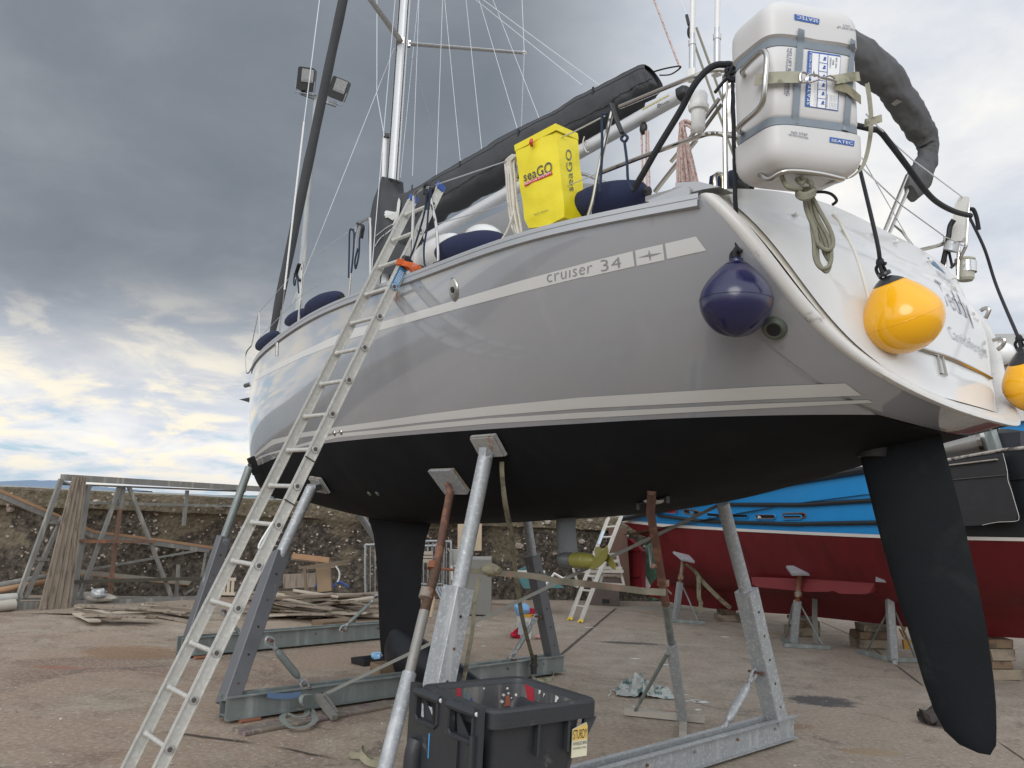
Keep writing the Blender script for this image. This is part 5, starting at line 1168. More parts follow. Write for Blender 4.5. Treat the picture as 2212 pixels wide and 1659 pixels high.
def post(foot, junc, top, wbox, rt, mbox, mtube, padp=None, padn=None, facing=None, nholes=5):
    pb = MB(); d = vn(junc-foot); side = facing or BF; s2 = vn(d.cross(side)); s1 = vn(s2.cross(d))
    # channel section (web + two flanges), open toward s2
    w_ = wbox
    pb.beam(foot-d*.0, junc, w_, w_*.92, up=s2, ch=.006)
    po = pb.build('post', mbox, cradle)
    for sg in (-1, 1):
        for i in range(nholes):
            c = lerp(foot, junc, .12+.72*i/(nholes-1))+s1*(sg*(w_/2+.001)); k = MB(); k.lathe([(.012, -.002), (.012, .0015)], c, s1*sg, 10); k.build('bolt_hole', BLKM if i % 3 else RUST, po)
    tb = MB(); tb.tube([junc-d*.15, top], rt, 18); tb.build('post_tube', mtube, po, smooth=True, auto=R_(40))
    if padp is not None:
        n_ = padn; x_ = vn(BF-n_*BF.dot(n_)); y_ = n_.cross(x_); mb = MB()
        mb.cm = 0; mb.prism([padp+n_*.030+x_*a+y_*b for a, b in ((-.15, -.10), (.15, -.10), (.15, .10), (-.15, .10))], n_*.028)
        mb.prism([padp+n_*.055+x_*a+y_*b for a, b in ((-.14, -.09), (.14, -.09), (.14, .09), (-.14, .09))], n_*.012)
        pd = mb.build('pad', mat('scuffed_grey_pad', (.27, .265, .25), rough=.7, var=.3, vs=14, col2=(.25, .12, .07), c2s=9, c2lo=.58, c2hi=.66), po)
        mb = MB(); mb.beam(padp+n_*.06, top, .07, .09, up=x_); mb.tube([top-x_*.07, top+x_*.07], .014, 8); mb.build('pad_bracket', GALV, po)
    return d
def turnb(a, b, m_=GALVG, r=.026):
    mb = MB(); d = vn(b-a); L_ = (b-a).length; f = lambda t: lerp(a, b, t)
    mb.tube([f(.10), f(.30)], .014, 8); mb.tube([f(.72), f(.92)], .014, 8)
    mb.tube([f(.22), f(.26), f(.30), f(.70), f(.74), f(.78)], [r*.55, r*.9, r, r, r*.9, r*.55], 14)
    tb = mb.build('turnbuckle', m_, cradle, smooth=True, auto=R_(35))
    x_ = vn(d.cross(BF)) if abs(d.dot(BF)) < .9 else vn(d.cross(BP)); x_ = BP if False else x_
    for t, sg in ((0, 1), (1, -1)):
        c = f(t)+d*sg*.03; mb = MB(); yv = vn(x_.cross(d)); mb.tube([c+(d*math.cos(q)*.055+x_*math.sin(q)*.035)+d*sg*.01 for q in [k*math.pi/8 for k in range(16)]], .012, 7, closed=True); mb.tube([c+d*sg*.06, c+d*sg*.10], .022, 8); mb.build('shackle', GALV, tb, smooth=True)
        mb = MB(); mb.tube([c-d*sg*.02-BF*.07, c-d*sg*.02+BF*.07], .011, 8); mb.tube([c-d*sg*.02+BF*-.085, c-d*sg*.02-BF*.065], .019, 6); mb.build('bolt', RUST, tb)
def hullpad(u, v, fx=None):
    k = hit(u, v, 0) or pB(u, v, 0.6)
    loc, n_, _, _ = HBVH.find_nearest(k); n_ = n_ if n_.z < 0 else -n_; return loc, n_
def X(px, x): return pX(px[0], px[1], x)
# A: far port post at the bow
xa = toB(Bm1a).x+.05
fa = X(L1(1400, 1500), xa); ja = X(L1(1690, 630), xa); ta = X(L1(1880, 105), xa)
post(fa, ja, ta, .155, .052, GALVP, GALVG, None, None)
mb = MB(); mb.beam(X(L1(1890, 30), xa), X(L1(1935, 155), xa), .10, .05, up=BF, ch=.005); mb.box(X(L1(1885, 105), xa), .05, .06, .08); mb.build('pad', BLKR, cradle)
# starboard partner of A, mostly behind the keel
fA2 = Bm1b-d1*.1+Vector((0, 0, .1)); jA2 = fA2-d1*.45+Vector((0, 0, 1.0)); tA2 = fA2-d1*.95+Vector((0, 0, 2.0)); loc, n_, _, _ = HBVH.find_nearest(mir(tA2)); assert loc; lc = mir(loc); post(fA2, jA2, lc-Vector((0, 0, .1)), .15, .05, GALVP, GALV)
turnb(X(W5(570, 215), xa), X(W5(770, 480), xa)); 
turnb(X(L2(835, 1080), xa), X(L2(560, 1335), xa))
# B: near port post
pb_, nb_ = hullpad(*L2(415, 225)); xb = (toB(Bm2a).x+toB(pb_).x)/2
fb_ = X(W5(610, 1080), toB(Bm2a).x+.06); jb = X(L2(95, 760), xb); tb_ = X(L2(335, 262), xb)
post(fb_, jb, tb_, .165, .055, GALVP, GALV, pb_, nb_)
turnb(X(W5(985, 480), toB(Bm2a).x+.02), X(W5(1345, 925), toB(Bm2a).x+.05), r=.036)
# D: far starboard post
xd = toB(Bm2b).x
fd_ = X(W6(1640, 640), xd); jd = X(L2(2000, 770), xd); td = X(L2(1960, 480), xd)
post(fd_, jd, td, .155, .055, GALVP, GALV)
turnb(X(L2(2035, 1225), xd), X(L2(1840, 1560), xd), r=.032)
# C: near port post rising from behind the bin
pc_, nc_ = hullpad(*C5(1605, 1615)); pc_, nc_ = hullpad(1060, 958); xc = toB(pc_).x
tc_ = X(L2(1650, 30), xc); jc = X(L2(1450, 1010), xc); dd = vn(jc-tc_); q0 = X(W6(600, 900), xc); 
fc_ = jc+vn(q0-jc)*(jc.z-.1)/max(-vn(q0-jc).z, .2)
post(fc_, jc, tc_, .185, .060, GALV, GALV, pc_, nc_)
# E: starboard post at the stern
xe = toB(Bm3b).x
fe = X(W7(1735, 1230), xe-.02); je = X(W7(1460, 30), xe); te = X(L3(1630, 380), xe)
post(fe, je, te, .165, .058, GALV, GALV)
turnb(X(W7(1545, 775), xe), X(W7(1215, 1365), xe), m_=GALV, r=.040)
print('posts', [tuple(round(v, 2) for v in toB(p)) for p in (fa, ta, fb_, pb_, fd_, td, fc_, pc_, fe, te)])

# ---- rusty acrow prop near the middle, long pole down past the bin
def hp2(px): return hullpad(*px)
pp, pn = hp2(L2(1385, 195)); xp = toB(pp).x
foot1 = G(818, 1704); dl_ = vn(foot1-pp); nl_ = vn(dl_.cross(vn(dl_.cross(vn(pp-CAM))))); P = lambda x, y: PL(*L2(x, y), pp, nl_)
pr = thing('adjustable_prop', 'tall rusty adjustable prop with square plate under the hull beside the bin', 'steel prop', G(820, 1740), 'adjustable steel props')
mb = MB(); n_ = pn; x_ = vn(BF-n_*BF.dot(n_)); y_ = n_.cross(x_); mb.prism([pp+n_*.035+x_*a+y_*b for a, b in ((-.16, -.14), (.16, -.14), (.16, .14), (-.16, .14))], n_*.025); mb.build('prop_plate', GALV, pr)
mb = MB(); mb.prism([pp+n_*.012+x_*a+y_*b for a, b in ((-.17, -.13), (.17, -.13), (.17, .13), (-.17, .13))], n_*.02); mb.build('packing_board', WOODG, pr)
a0 = P(1385, 240); a1 = P(1285, 840); a2 = P(1190, 1190); a3 = P(1120, 1400); a4 = PL(*W6(330, 790), pp, nl_); dz_ = vn(a4-a1); a5 = a4+dz_*(a4.z/max(-dz_.z, .2))
mb = MB(); mb.tube([pp+n_*.05, P(1385, 300)], .025, 8); mb.tube([P(1385, 290), a1], .036, 16); mb.build('inner_tube', RUST, pr, smooth=True, auto=R_(40))
mb = MB(); NN = 60; mb.tube([lerp(a1, a2, i/NN) for i in range(NN+1)], [.036 if i % 2 else .042 for i in range(NN+1)], 16); mb.build('screw_thread', mat('dark_rusty_thread', (.14, .09, .065), rough=.75, metal=.3, var=.3, vs=30), pr, smooth=True)
mb = MB(); c = P(1210, 1055); mb.lathe([(.05, -.05), (.06, -.045), (.06, .03), (.05, .035)], c, vn(a1-a2), 16); mb.build('nut', RUSTG, pr, smooth=True, auto=R_(30)); mb = MB(); c2 = P(1255, 850); mb.lathe([(.045, -.03), (.045, .03)], c2, vn(a1-a2), 12); mb.tube([c2, P(1330, 870), P(1410, 880)], .012, 6); mb.build('locking_pin', RUSTG, pr)
mb = MB(); mb.tube([P(1250, 1060), P(1262, 1100), P(1235, 1240)], .012, 6); mb.build('nut_handle', WOODP, pr)
mb = MB(); mb.tube([a2, a4-dz_*.0], [.042, .040], 16); mb.build('middle_tube', mat('streaked_grey_tube', (.28, .27, .25), rough=.55, metal=.3, var=.25, vs=10, col2=(.22, .10, .06), c2s=5, c2lo=.58, c2hi=.66), pr, smooth=True)
mb = MB(); mb.tube([a4, a5], .056, 18); mb.build('outer_tube', GALV, pr, smooth=True, auto=R_(40))
# ---- second prop on a small tripod foot
p2, n2 = hp2(L3(1085, 440)); x2 = toB(p2).x; foot2 = G(*W7(880, 1290)); xq = toB(foot2).x
Q = lambda f, x, y: X(f(x, y), lerp(x2, xq, min(max((y if f is L3 else 1659+y*.75)/2700, 0), 1)))
pr2 = thing('adjustable_prop', 'slim rust topped prop on a low cross foot under the stern', 'steel prop', foot2, 'adjustable steel props')
b0 = Q(L3, 1085, 450); b1 = Q(L3, 1200, 1140); b2 = Q(W7, 775, 520); b3 = foot2+Vector((0, 0, .06))
mb = MB(); mb.tube([p2, b0, b1], .034, 14); mb.build('inner_tube', RUST, pr2, smooth=True)
mb = MB(); mb.tube([b1, b2], .034, 14); mb.build('middle_tube', GALVG, pr2, smooth=True)
mb = MB(); mb.beam(b2, b3, .085, .085, ch=.01); mb.build('outer_tube', GALV, pr2)
mb = MB(); mb.tube([Q(L3, 1100, 850), Q(L3, 1165, 845)], .02, 8); c = Q(L3, 1180, 1000); mb.tube([c, c+Vector((0, 0, .05))], .05, 12); mb.tube([c, Q(L3, 1240, 1060)], .009, 6); mb.build('collar', RUSTG, pr2)
mb = MB(); f0 = G(*W7(345, 1180)); f1 = G(*W7(1080, 1255)); mb.beam(f0+Vector((0, 0, .04)), f1+Vector((0, 0, .04)), .06, .06); mb.beam(G(*W7(880, 1400))+Vector((0, 0, .04)), foot2+Vector((0, 0, .04)), .07, .06); mb.build('foot', mat('pale_steel_foot', (.33, .30, .26), rough=.6, var=.2, vs=8), pr2)
mb = MB(); mb.tube([Q(W7, 740, 610), f0+(f1-f0)*.13+Vector((0, 0, .05))], .018, 8); mb.build('brace', GALVG, pr2, smooth=True)
# ---- webbing straps round the cradle
def strapx(lb, P, w_, m_=WEBD, side=BF): t = thing('ratchet_strap', lb, 'strap', P[0]); ribbon('webbing', P, w_, m_, t, side); return t
s1_ = strapx('olive webbing strap dropping from the near pad to a ratchet on the cross beam', [X(L2(1775, 10), xc), X(L2(1775, 150), xc), X(L2(1800, 380), xc+.1), X(L2(1850, 650), xc+.5), X(L2(1880, 930), xc+1.0), X(L2(1930, 1250), xc+1.6), X(L2(2010, 1560), xd-.15)], .055, side=BF)
mb = MB(); c = X(W6(1470, 720), xd-.2); mb.beam(c+Vector((0, 0, .12)), c-Vector((0, 0, .1)), .07, .03, up=BF); mb.tube([c-BF*.0+BP*.05, c-BP*.05], .018, 8); mb.tube([c+Vector((0, 0, -.02))+BP*.045, c+Vector((0, 0, -.02))-BP*.045], .012, 8); mb.build('ratchet', mat('grimy_black_steel', (.05, .045, .04), rough=.5, metal=.5), s1_)
Pg = [G(*W6(*p), .03) for p in ((1430, 800), (1480, 850), (1560, 860), (1640, 835), (1640, 790), (1560, 790))]; ribbon('strap_tail', Pg, .05, WEB, s1_, Vector((0, 0, 1)))
strapx('twisted olive strap hanging from the horizontal strap down behind the bin', [X(L2(1605, 935), xc+.3), X(L2(1570, 1120), xc+.3), X(L2(1550, 1350), xc+.2), X(L2(1520, 1520), xc+.1), X(L2(1500, 1640), xc), X(W6(815, 900), xc)], .045, side=BF)
s3_ = strapx('faded striped webbing stretched level between the two props', [X(L2(1410, 875), xp), X(L2(1530, 885), xp-.1), X(L2(1700, 900), xp-.3), X(L2(2000, 925), xp-.7), X(L2(2212, 965), xp-1.0), X(L3(540, 978), xp-1.4), X(L3(800, 1010), lerp(xp, x2, .7)), X(L3(1050, 1040), x2+.1), X(L3(1200, 1048), x2)], .05, m_=mat('striped_webbing', (.16, .145, .105), rough=.9, var=.3, vs=10, col2=(.22, .13, .10), c2s=2.6, c2lo=.52, c2hi=.6), side=Vector((0, 0, 1)))
mb = MB(); k = X(L2(1700, 880), xp-.3); mb.ball(k, .09, .05, .05, 10, 7); mb.tube(spl([k-BF*.1, k+Vector((0, 0, .03)), k+BF*.12, k+BF*.02-Vector((0, 0, .04))], 5), .03, 7); mb.build('strap_knot', WEBD, s3_, smooth=True)
s4_ = strapx('long grey strap running diagonally from the beam ratchet up to the stern post', [X(W5(1475, 1000), toB(Bm2a).x-.05), lerp(X(W5(1475, 1000), toB(Bm2a).x-.05), X(L3(1655, 365), xe), .5), X(L3(1655, 365), xe)], .030, m_=mat('grey_webbing', (.20, .20, .18), rough=.85, var=.15, vs=15), side=Vector((0, 0, 1)))
xg = toB(Bm2a).x-.12
def GC(p, x):
    q = X(p, x); return q if q.z > .03 else G(p[0], p[1], .04)
mb = MB(); mb.beam(X(W5(1440, 1000), xg), GC(W5(1600, 1200), xg-.1), .06, .05, up=BF); mb.beam(X(W5(1500, 1010), xg), GC(W5(1615, 1185), xg-.1), .02, .08, up=BF); mb.build('ratchet', mat('dusty_steel', (.22, .21, .19), rough=.7, metal=.4, var=.3, vs=30), s4_)
ribbon('strap_tail', [GC(W5(*p), xg-.05*(i % 3)) for i, p in enumerate(((1380, 985), (1300, 1000), (1300, 1080), (1380, 1130), (1420, 1210), (1360, 1270), (1220, 1290), (1140, 1240), (1120, 1190), (1170, 1160), (1240, 1190), (1330, 1180), (1340, 1130), (1270, 1120)))], .055, mat('grey_green_webbing', (.20, .215, .195), rough=.9, var=.2, vs=16), s4_, BF)
ribbon('blue_webbing', [X(W5(*p), xg) for p in ((985, 985), (1050, 1000), (1180, 1000), (1290, 985))], .05, mat('faded_blue_webbing', (.10, .16, .27), rough=.9, var=.15, vs=15), s4_, Vector((0, 0, 1)))
ts = thing('strap_offcut', 'curled olive strap lying on the ground left of the bin', 'strap', G(*W5(1900, 1550))); ribbon('webbing', [G(*W5(*p), .03) for p in ((1730, 1545), (1830, 1550), (1960, 1590), (2040, 1600))], .05, WEBD, ts, Vector((.2, .5, .8))); ribbon('webbing', [G(*W5(*p), z) for p, z in (((2030, 1620), .03), (1900, 1590), (1840, 1540), (1830, 1480), (1870, 1475), (1890, 1520)) if False] or [G(*W5(2000, 1630), .03), G(*W5(1900, 1600), .05), G(*W5(1835, 1530), .08), G(*W5(1845, 1480), .10), G(*W5(1885, 1500), .08)], .05, WEBD, ts, Vector((.2, .5, .8)))

# ---- boards and blocks under the keel
def block(name, lb, c, sx, sy, sz, ax, m_=WOODB, group=None, cat='timber block', z0=0.0):
    ay = Vector((-ax.y, ax.x, 0)); mb = MB(); c = Vector((c.x, c.y, z0+sz/2)); mb.beam(c-ax*sx/2, c+ax*sx/2, sy, sz, ch=.008)
    for v in mb.v: v += Vector((noise.noise(v*5), noise.noise(v*5+Vector((3, 0, 0))), noise.noise(v*5+Vector((0, 7, 0)))*.5))*.012
    return mb.build(name, m_, None, label=lb, category=cat, group=group)
kx = toB(pB(840, 1445)).x
block('keel_block', 'brown timber block under the front of the keel', BL(kx-.15, .05, 0), .55, .30, .13, BP, cat='timber block')
block('keel_block', 'dark timber block wedged on the cross beam behind the keel nose', G(*W6(180, 930)), .5, .22, .28, BP, WOODB)
block('plank', 'paint stained plank lying in front of the near cross beam', (G(*W5(720, 1350))+G(*W5(2120, 1085)))/2, (G(*W5(680, 1340))-G(*W5(2120, 1085)))  .length, .20, .035, vn(G(*W5(2120, 1085))-G(*W5(720, 1350))), mat('stained_plank', (.17, .145, .115), rough=.8, var=.3, vs=4, col2=(.14, .09, .10), c2s=5, streak=((.26, .23, .18), 12, .5, .65)), cat='plank')
block('timber_block', 'brown timber block on the ground behind the far cross beam', G(*W5(1585, 400)), .62, .30, .16, vn(d1), WOODB)
bb_ = block('timber_scrap', 'rusty orange wood scrap under the end of the near beam', G(*W5(820, 1235)), .2, .06, .03, d1, mat('rusty_wood', (.25, .10, .06), rough=.85, var=.3, vs=20), cat='wood scrap')
block('timber_scrap', 'rusty wood scrap under the far beam by the ladder', G(*W5(375, 660)), .18, .06, .03, d1, MATS['rusty_wood'], cat='wood scrap')
# paint tray
c = G(*W5(1920, 705)); t = thing('paint_tray', 'black paint tray with crumpled blue cloth beside the keel', 'paint tray', c); mb = MB(); z1 = .25
for i, (o_, a, b) in enumerate((( .0, .18, .12),)):
    pass
ax, ay = d1, Vector((-d1.y, d1.x, 0)); mb.grid([[c+ax*(x*s)+ay*(y*s)+Vector((0, 0, h)) for x, y in ((-.19, -.13), (.19, -.13), (.19, .13), (-.19, .13))] for s, h in ((.0, .01), (.85, .01), (1, .075), (1.04, .075), (1.0, .0))], True); mb.build('tray', BLKM, t)
mb = MB(); mb.ball(c+ax*.1+Vector((0, 0, .09)), .07, .05, .05, 10, 7)
for v in mb.v: v += Vector((noise.noise(v*30), noise.noise(v*30+Vector((5, 0, 0))), noise.noise(v*25)))*.03
mb.build('blue_cloth', BLUECL, t)

# ================================================================ aluminium ladder leaning on the toe rail
LP0 = Vector((-1.03344616, 7.06247741, 3.79450235)); LST = Vector((-0.08603483, -0.10577458, -0.2838064))
ld = vn(LST); k = ray(*W5(200, 1100)); 
# rung vector parallel to the deck edge; width found so that the left stile lands where the photo shows it
lv = BF; ln = vn(ld.cross(lv))
lad = thing('ladder', 'long dull aluminium ladder leaning from the ground onto the yacht toe rail', 'ladder', LP0+LST*13.3)
bot = LP0+LST*13.35
def px(P_):
    q = P_-CAM; z = q.dot(_fw); return (1106+FPX*q.dot(_R)/z, 829.5-FPX*q.dot(_U)/z)
tgt = S4(1270, 380); tR = min((-i*.01 for i in range(250)), key=lambda t_: (px(LP0+ld*t_)[0]-tgt[0])**2+(px(LP0+ld*t_)[1]-tgt[1])**2)
tgt = S4(1000, 570); LW = .40; tL = min((-i*.01 for i in range(250)), key=lambda t_: (px(LP0+BF*LW+ld*t_)[0]-tgt[0])**2+(px(LP0+BF*LW+ld*t_)[1]-tgt[1])**2)
LW = min((i*.01 for i in range(20, 70)), key=lambda w_: abs(px(LP0+LST*11+BF*w_)[0]-W5(80, 930)[0])); print('ladder', tR, tL, LW)
def stile(o, t0, t1, w_=.030, dpt=.085, name='stile'):
    mb = MB(); a = LP0+ld*t0+o; b = LP0+ld*t1+o
    # C section: web plus lips
    mb.beam(a, b, w_*.35, dpt, up=ln)
    for sg in (-1, 1): mb.beam(a+ln*(sg*(dpt/2-.004)), b+ln*(sg*(dpt/2-.004)), w_, .008, up=ln)
    return mb.build(name, LADA, lad)
TL = LST.length*13.35
s_r = stile(Vector((0, 0, 0)), -.25, TL); s_r2 = stile(lv*.014-ln*.004, tR-.0, .02)
s_l = stile(lv*LW, tR, TL)
for o, nm in ((lv*.014-ln*.004, 0), (lv*LW, 1)):
    mb = MB(); c = LP0+ld*(tR-.02)+o; mb.beam(c-ld*.03, c+ld*.03, .034, .095, up=ln, ch=.008); mb.build('end_cap', mat('blue_plastic_cap', (.02, .07, .28), rough=.4), s_l if nm else s_r2)
sl_ = LST.length
for k_ in range(math.ceil(tR/LST.length+.3), 14):
    c = LP0+LST*k_; o = Vector((0, 0, 0)) if k_ >= -1 else lv*.014-ln*.004
    mb = MB(); mb.tube([c+o-lv*.0, c+lv*(LW-.005)], .0165, 14); rg = mb.build('rung', LADA, lad, smooth=True, auto=R_(40))
    mb = MB(); e = c+o-lv*.016; mb.lathe([(.0155, -.004), (.0155, .004), (.027, .004), (.029, 0), (.027, -.004)], e, -lv, 20); mb.build('rung_ferrule', mat('bright_ferrule', (.55, .55, .54), rough=.35, metal=.6), rg, smooth=True, auto=R_(30))
    mb = MB(); mb.lathe([(.0165, 0), (.0165, .0052)], e, -lv, 18); mb.build('rung_bore', mat('rung_inside', (.09, .075, .065), rough=.8), rg)
    mb = MB(); mb.lathe([(.022, 0), (.022, .014), (.017, .016)], c+lv*(LW-.02), -lv, 16); mb.build('rung_collar', LADA, rg, smooth=True, auto=R_(30))
mb = MB(); a = LP0+ld*.02-lv*.019; b = LP0-ld*.19-lv*.019; wv = ln*.033; mb.add([a-wv, a+wv, b+wv, b-wv], [(0, 1, 2, 3)]); bl = mb.build('sticker', mat('cyan_sticker', (.02, .22, .50), rough=.4), s_r)
for i in range(4):
    o = -lv*.0015+wv*(-.6+.38*i); mb = MB(); mb.add([lerp(a, b, .25)+o, lerp(a, b, .25)+o+wv*.14, lerp(a, b, .9)+o+wv*.14, lerp(a, b, .9)+o], [(0, 1, 2, 3)]); mb.build('print_line', WHITEP, bl)
for i, tx in enumerate(()):
    o = -lv*.001+wv*(-.55+.5*i); textquad('sticker_text', tx, [a+o-wv*.18, b+o-wv*.18, b+o+wv*.18, a+o+wv*.18], WHITEP, bl) if False else None
P = [LP0+ld*(sl_*6.45)-lv*.02+ln*x for x in (-.05, .05)]
for kk in (5.28, 6.42):
    mb = MB(); c = LP0+ld*(sl_*kk); mb.beam(c-ln*.05-lv*.02, c+ln*.05-lv*.02, .004, .008, up=ld); mb.build('cable_tie', BLKM, s_r)
mb = MB(); c = LP0+ld*(sl_*7.35); P = [c-ln*.045-lv*.012+ld*(-.10), c-ln*.055-lv*.02+ld*(-.08), c-ln*.07-lv*.02+ld*.06, c-ln*.06-lv*.02+ld*.10, c-ln*.045-lv*.012+ld*.07]
mb.tube(spl(P, 4, True), .007, 6, closed=True); mb.build('white_clip', WHITEB, s_r, smooth=True)
oc = thing('orange_cord', 'orange cord lashing the ladder to the deck edge', 'cord', LP0)
for i in range(5):
    mb = MB(); c = LP0-ld*(.20+.012*i); mb.tube(spl([c-lv*.05+ln*.05, c-lv*.05-ln*.05, c+lv*.02-ln*.06+Vector((0, 0, .0)), c-lv*(.10+.02*i)-ln*.02-Vector((0, 0, .01+.008*i)), c-lv*(.16+.02*i)+ln*.03-Vector((0, 0, .03+.008*i)), c-lv*.12+ln*.08], 6, True), .0045, 5, closed=True); mb.build('cord_turn', ROPEO, oc, smooth=True)
mb = MB(); c = LP0-ld*.2; mb.tube(spl([c-lv*.0+ln*.05, c+lv*.10+ln*.05-Vector((0, 0, .01)), c+lv*.13+ln*.05-Vector((0, 0, .12)), c+lv*.13+ln*.05-Vector((0, 0, .24))], 6), .0045, 5)
for i in range(3): mb.tube(spl([c+lv*(.03+.02*i)+ln*.06, c+lv*(.07+.02*i)+ln*.06+ld*.03, c+lv*(.05+.02*i)+ln*.07+ld*.06, c+lv*(.02+.02*i)+ln*.06+ld*.03], 4, True), .0045, 5, closed=True)
mb.build('cord_loop', ROPEO, oc, smooth=True)
mb = MB(); c = LP0-ld*.25-lv*.02; mb.beam(c-ld*.05, c+ld*.04, .05, .10, up=ln, ch=.01); mb.build('ladder_foot_bracket', BLKM, s_r)
# ================================================================ wheeled bin in the foreground
HB = 1.05
bF = G(*W6(1085, 1150), HB); bR = G(*W6(2080, 1030), HB); bL = G(*W6(300, 905), HB); ex = vn(bR-bF); ey = Vector((-ex.y, ex.x, 0)); 
BW = (bR-bF).length; BD = (bL-bF).dot(ey); BD = min(max(BD, .6), .95)
binT = thing('wheelie_bin', 'open black wheeled bin with paint splashes and a yellow sticker', 'wheelie bin', flat(bF+ex*BW/2+ey*BD/2))
def BN(x, y, z): return Vector((bF.x, bF.y, 0))+ex*x+ey*y+Vector((0, 0, z))
def rr(x0, x1, y0, y1, r, z, n=5):
    P = []
    for cx_, cy_, a0 in ((x1-r, y0+r, -90), (x1-r, y1-r, 0), (x0+r, y1-r, 90), (x0+r, y0+r, 180)):
        for i in range(n+1): a = R_(a0+90*i/n); P.append(BN(cx_+r*math.cos(a), cy_+r*math.sin(a), z))
    return P
i_ = .055
out_ = [rr(.06, BW-.20, .10, BD-.10, .05, .10), rr(.045, BW-.06-.03, .05, BD-.05, .06, HB-.13), rr(.04, BW-.055, i_-.01, BD-i_+.01, .06, HB-.075)]
mb = MB(); mb.grid(out_, True); mb.add(out_[0], [tuple(range(24))]); body = mb.build('bin_body', BINP, binT, smooth=True, auto=R_(30))
rim = [rr(.04, BW-.055, i_, BD-i_, .06, HB-.09), rr(.0, BW, .0, BD, .07, HB-.085), rr(.0, BW, .0, BD, .07, HB-.012), rr(.008, BW-.008, .008, BD-.008, .068, HB), rr(.052, BW-.052, .052, BD-.052, .055, HB-.002), rr(.058, BW-.058, .058, BD-.058, .05, HB-.02), rr(.062, BW-.062, .062, BD-.062, .05, HB-.025)]
mb = MB(); mb.grid(rim, True); mb.build('bin_rim', BINP, body, smooth=True, auto=R_(28))
ins = [rr(.060, BW-.060, .060, BD-.060, .05, HB-.022), rr(.075, BW-.085, .075, BD-.075, .05, HB-.3), rr(.09, BW-.22, .12, BD-.12, .05, .14)]
mb = MB(); mb.grid(ins, True); mb.add(ins[-1], [tuple(range(24))]); inside = mb.build('bin_inside', BINI, body, smooth=True, auto=R_(30)); IBV = BVHTree.FromPolygons([tuple(v) for v in mb.v], mb.f)
# raised paint splashes inside (real dried paint)
PR = mat('dried_red_paint', (.33, .02, .035), rough=.5); PW_ = mat('dried_white_paint', (.55, .54, .50), rough=.6); PB = mat('dried_blue_paint', (.03, .06, .22), rough=.5)
def splash(pts, m_, nm='paint_splash', bvh=None, conv=W6, par=None, jag=7):
    rnd = random.Random(int(pts[0][0])); P = []
    n = len(pts)
    for i in range(n):
        a = pts[i]; b = pts[(i+1) % n]
        for k in range(3): t = k/3; P.append((lerp(a[0], b[0], t)+rnd.uniform(-jag, jag), lerp(a[1], b[1], t)+rnd.uniform(-jag, jag)*.6))
    q = [hit(*conv(*p), .003, bvh or IBV) for p in P]; q = [p for p in q if p is not None]
    if len(q) > 5: mb = MB(); mb.add(q, [tuple(range(len(q)))]); mb.build(nm, m_, par or inside)
splash([(752, 870), (820, 872), (805, 930), (803, 1030), (745, 1020), (760, 930)], PR); splash([(1378, 855), (1470, 865), (1468, 960), (1480, 1100), (1430, 1110), (1400, 960)], PR, jag=4)
splash([(1210, 1000), (1240, 990), (1255, 1090), (1195, 1095)], mat('dried_orange_paint', (.30, .10, .06), rough=.6)); 
for c in ((1225, 930, 14), (1190, 990, 18), (1235, 975, 14), (1305, 990, 15), (1262, 1018, 9), (1175, 1050, 20), (1010, 930, 10)): splash([(c[0]-c[2], c[1]), (c[0], c[1]-c[2]), (c[0]+c[2], c[1]), (c[0], c[1]+c[2])], PW_, jag=3)
splash([(1510, 885), (1545, 890), (1530, 985), (1515, 975)], PW_, jag=8); splash([(1650, 925), (1715, 930), (1700, 1010), (1680, 1060), (1660, 1060), (1668, 990)], PW_, jag=9); splash([(1560, 970), (1575, 985), (1558, 1008)], PW_, jag=5); splash([(1820, 975), (1870, 980), (1860, 1005), (1835, 995)], PW_, jag=8)
splash([(610, 930), (660, 925), (665, 1000), (640, 1010)], PB); splash([(895, 1010), (925, 1070), (885, 1070)], PB, jag=3); splash([(850, 950), (865, 950), (860, 1040), (845, 1040)], mat('dried_teal_paint', (.07, .16, .2), rough=.6), jag=3)
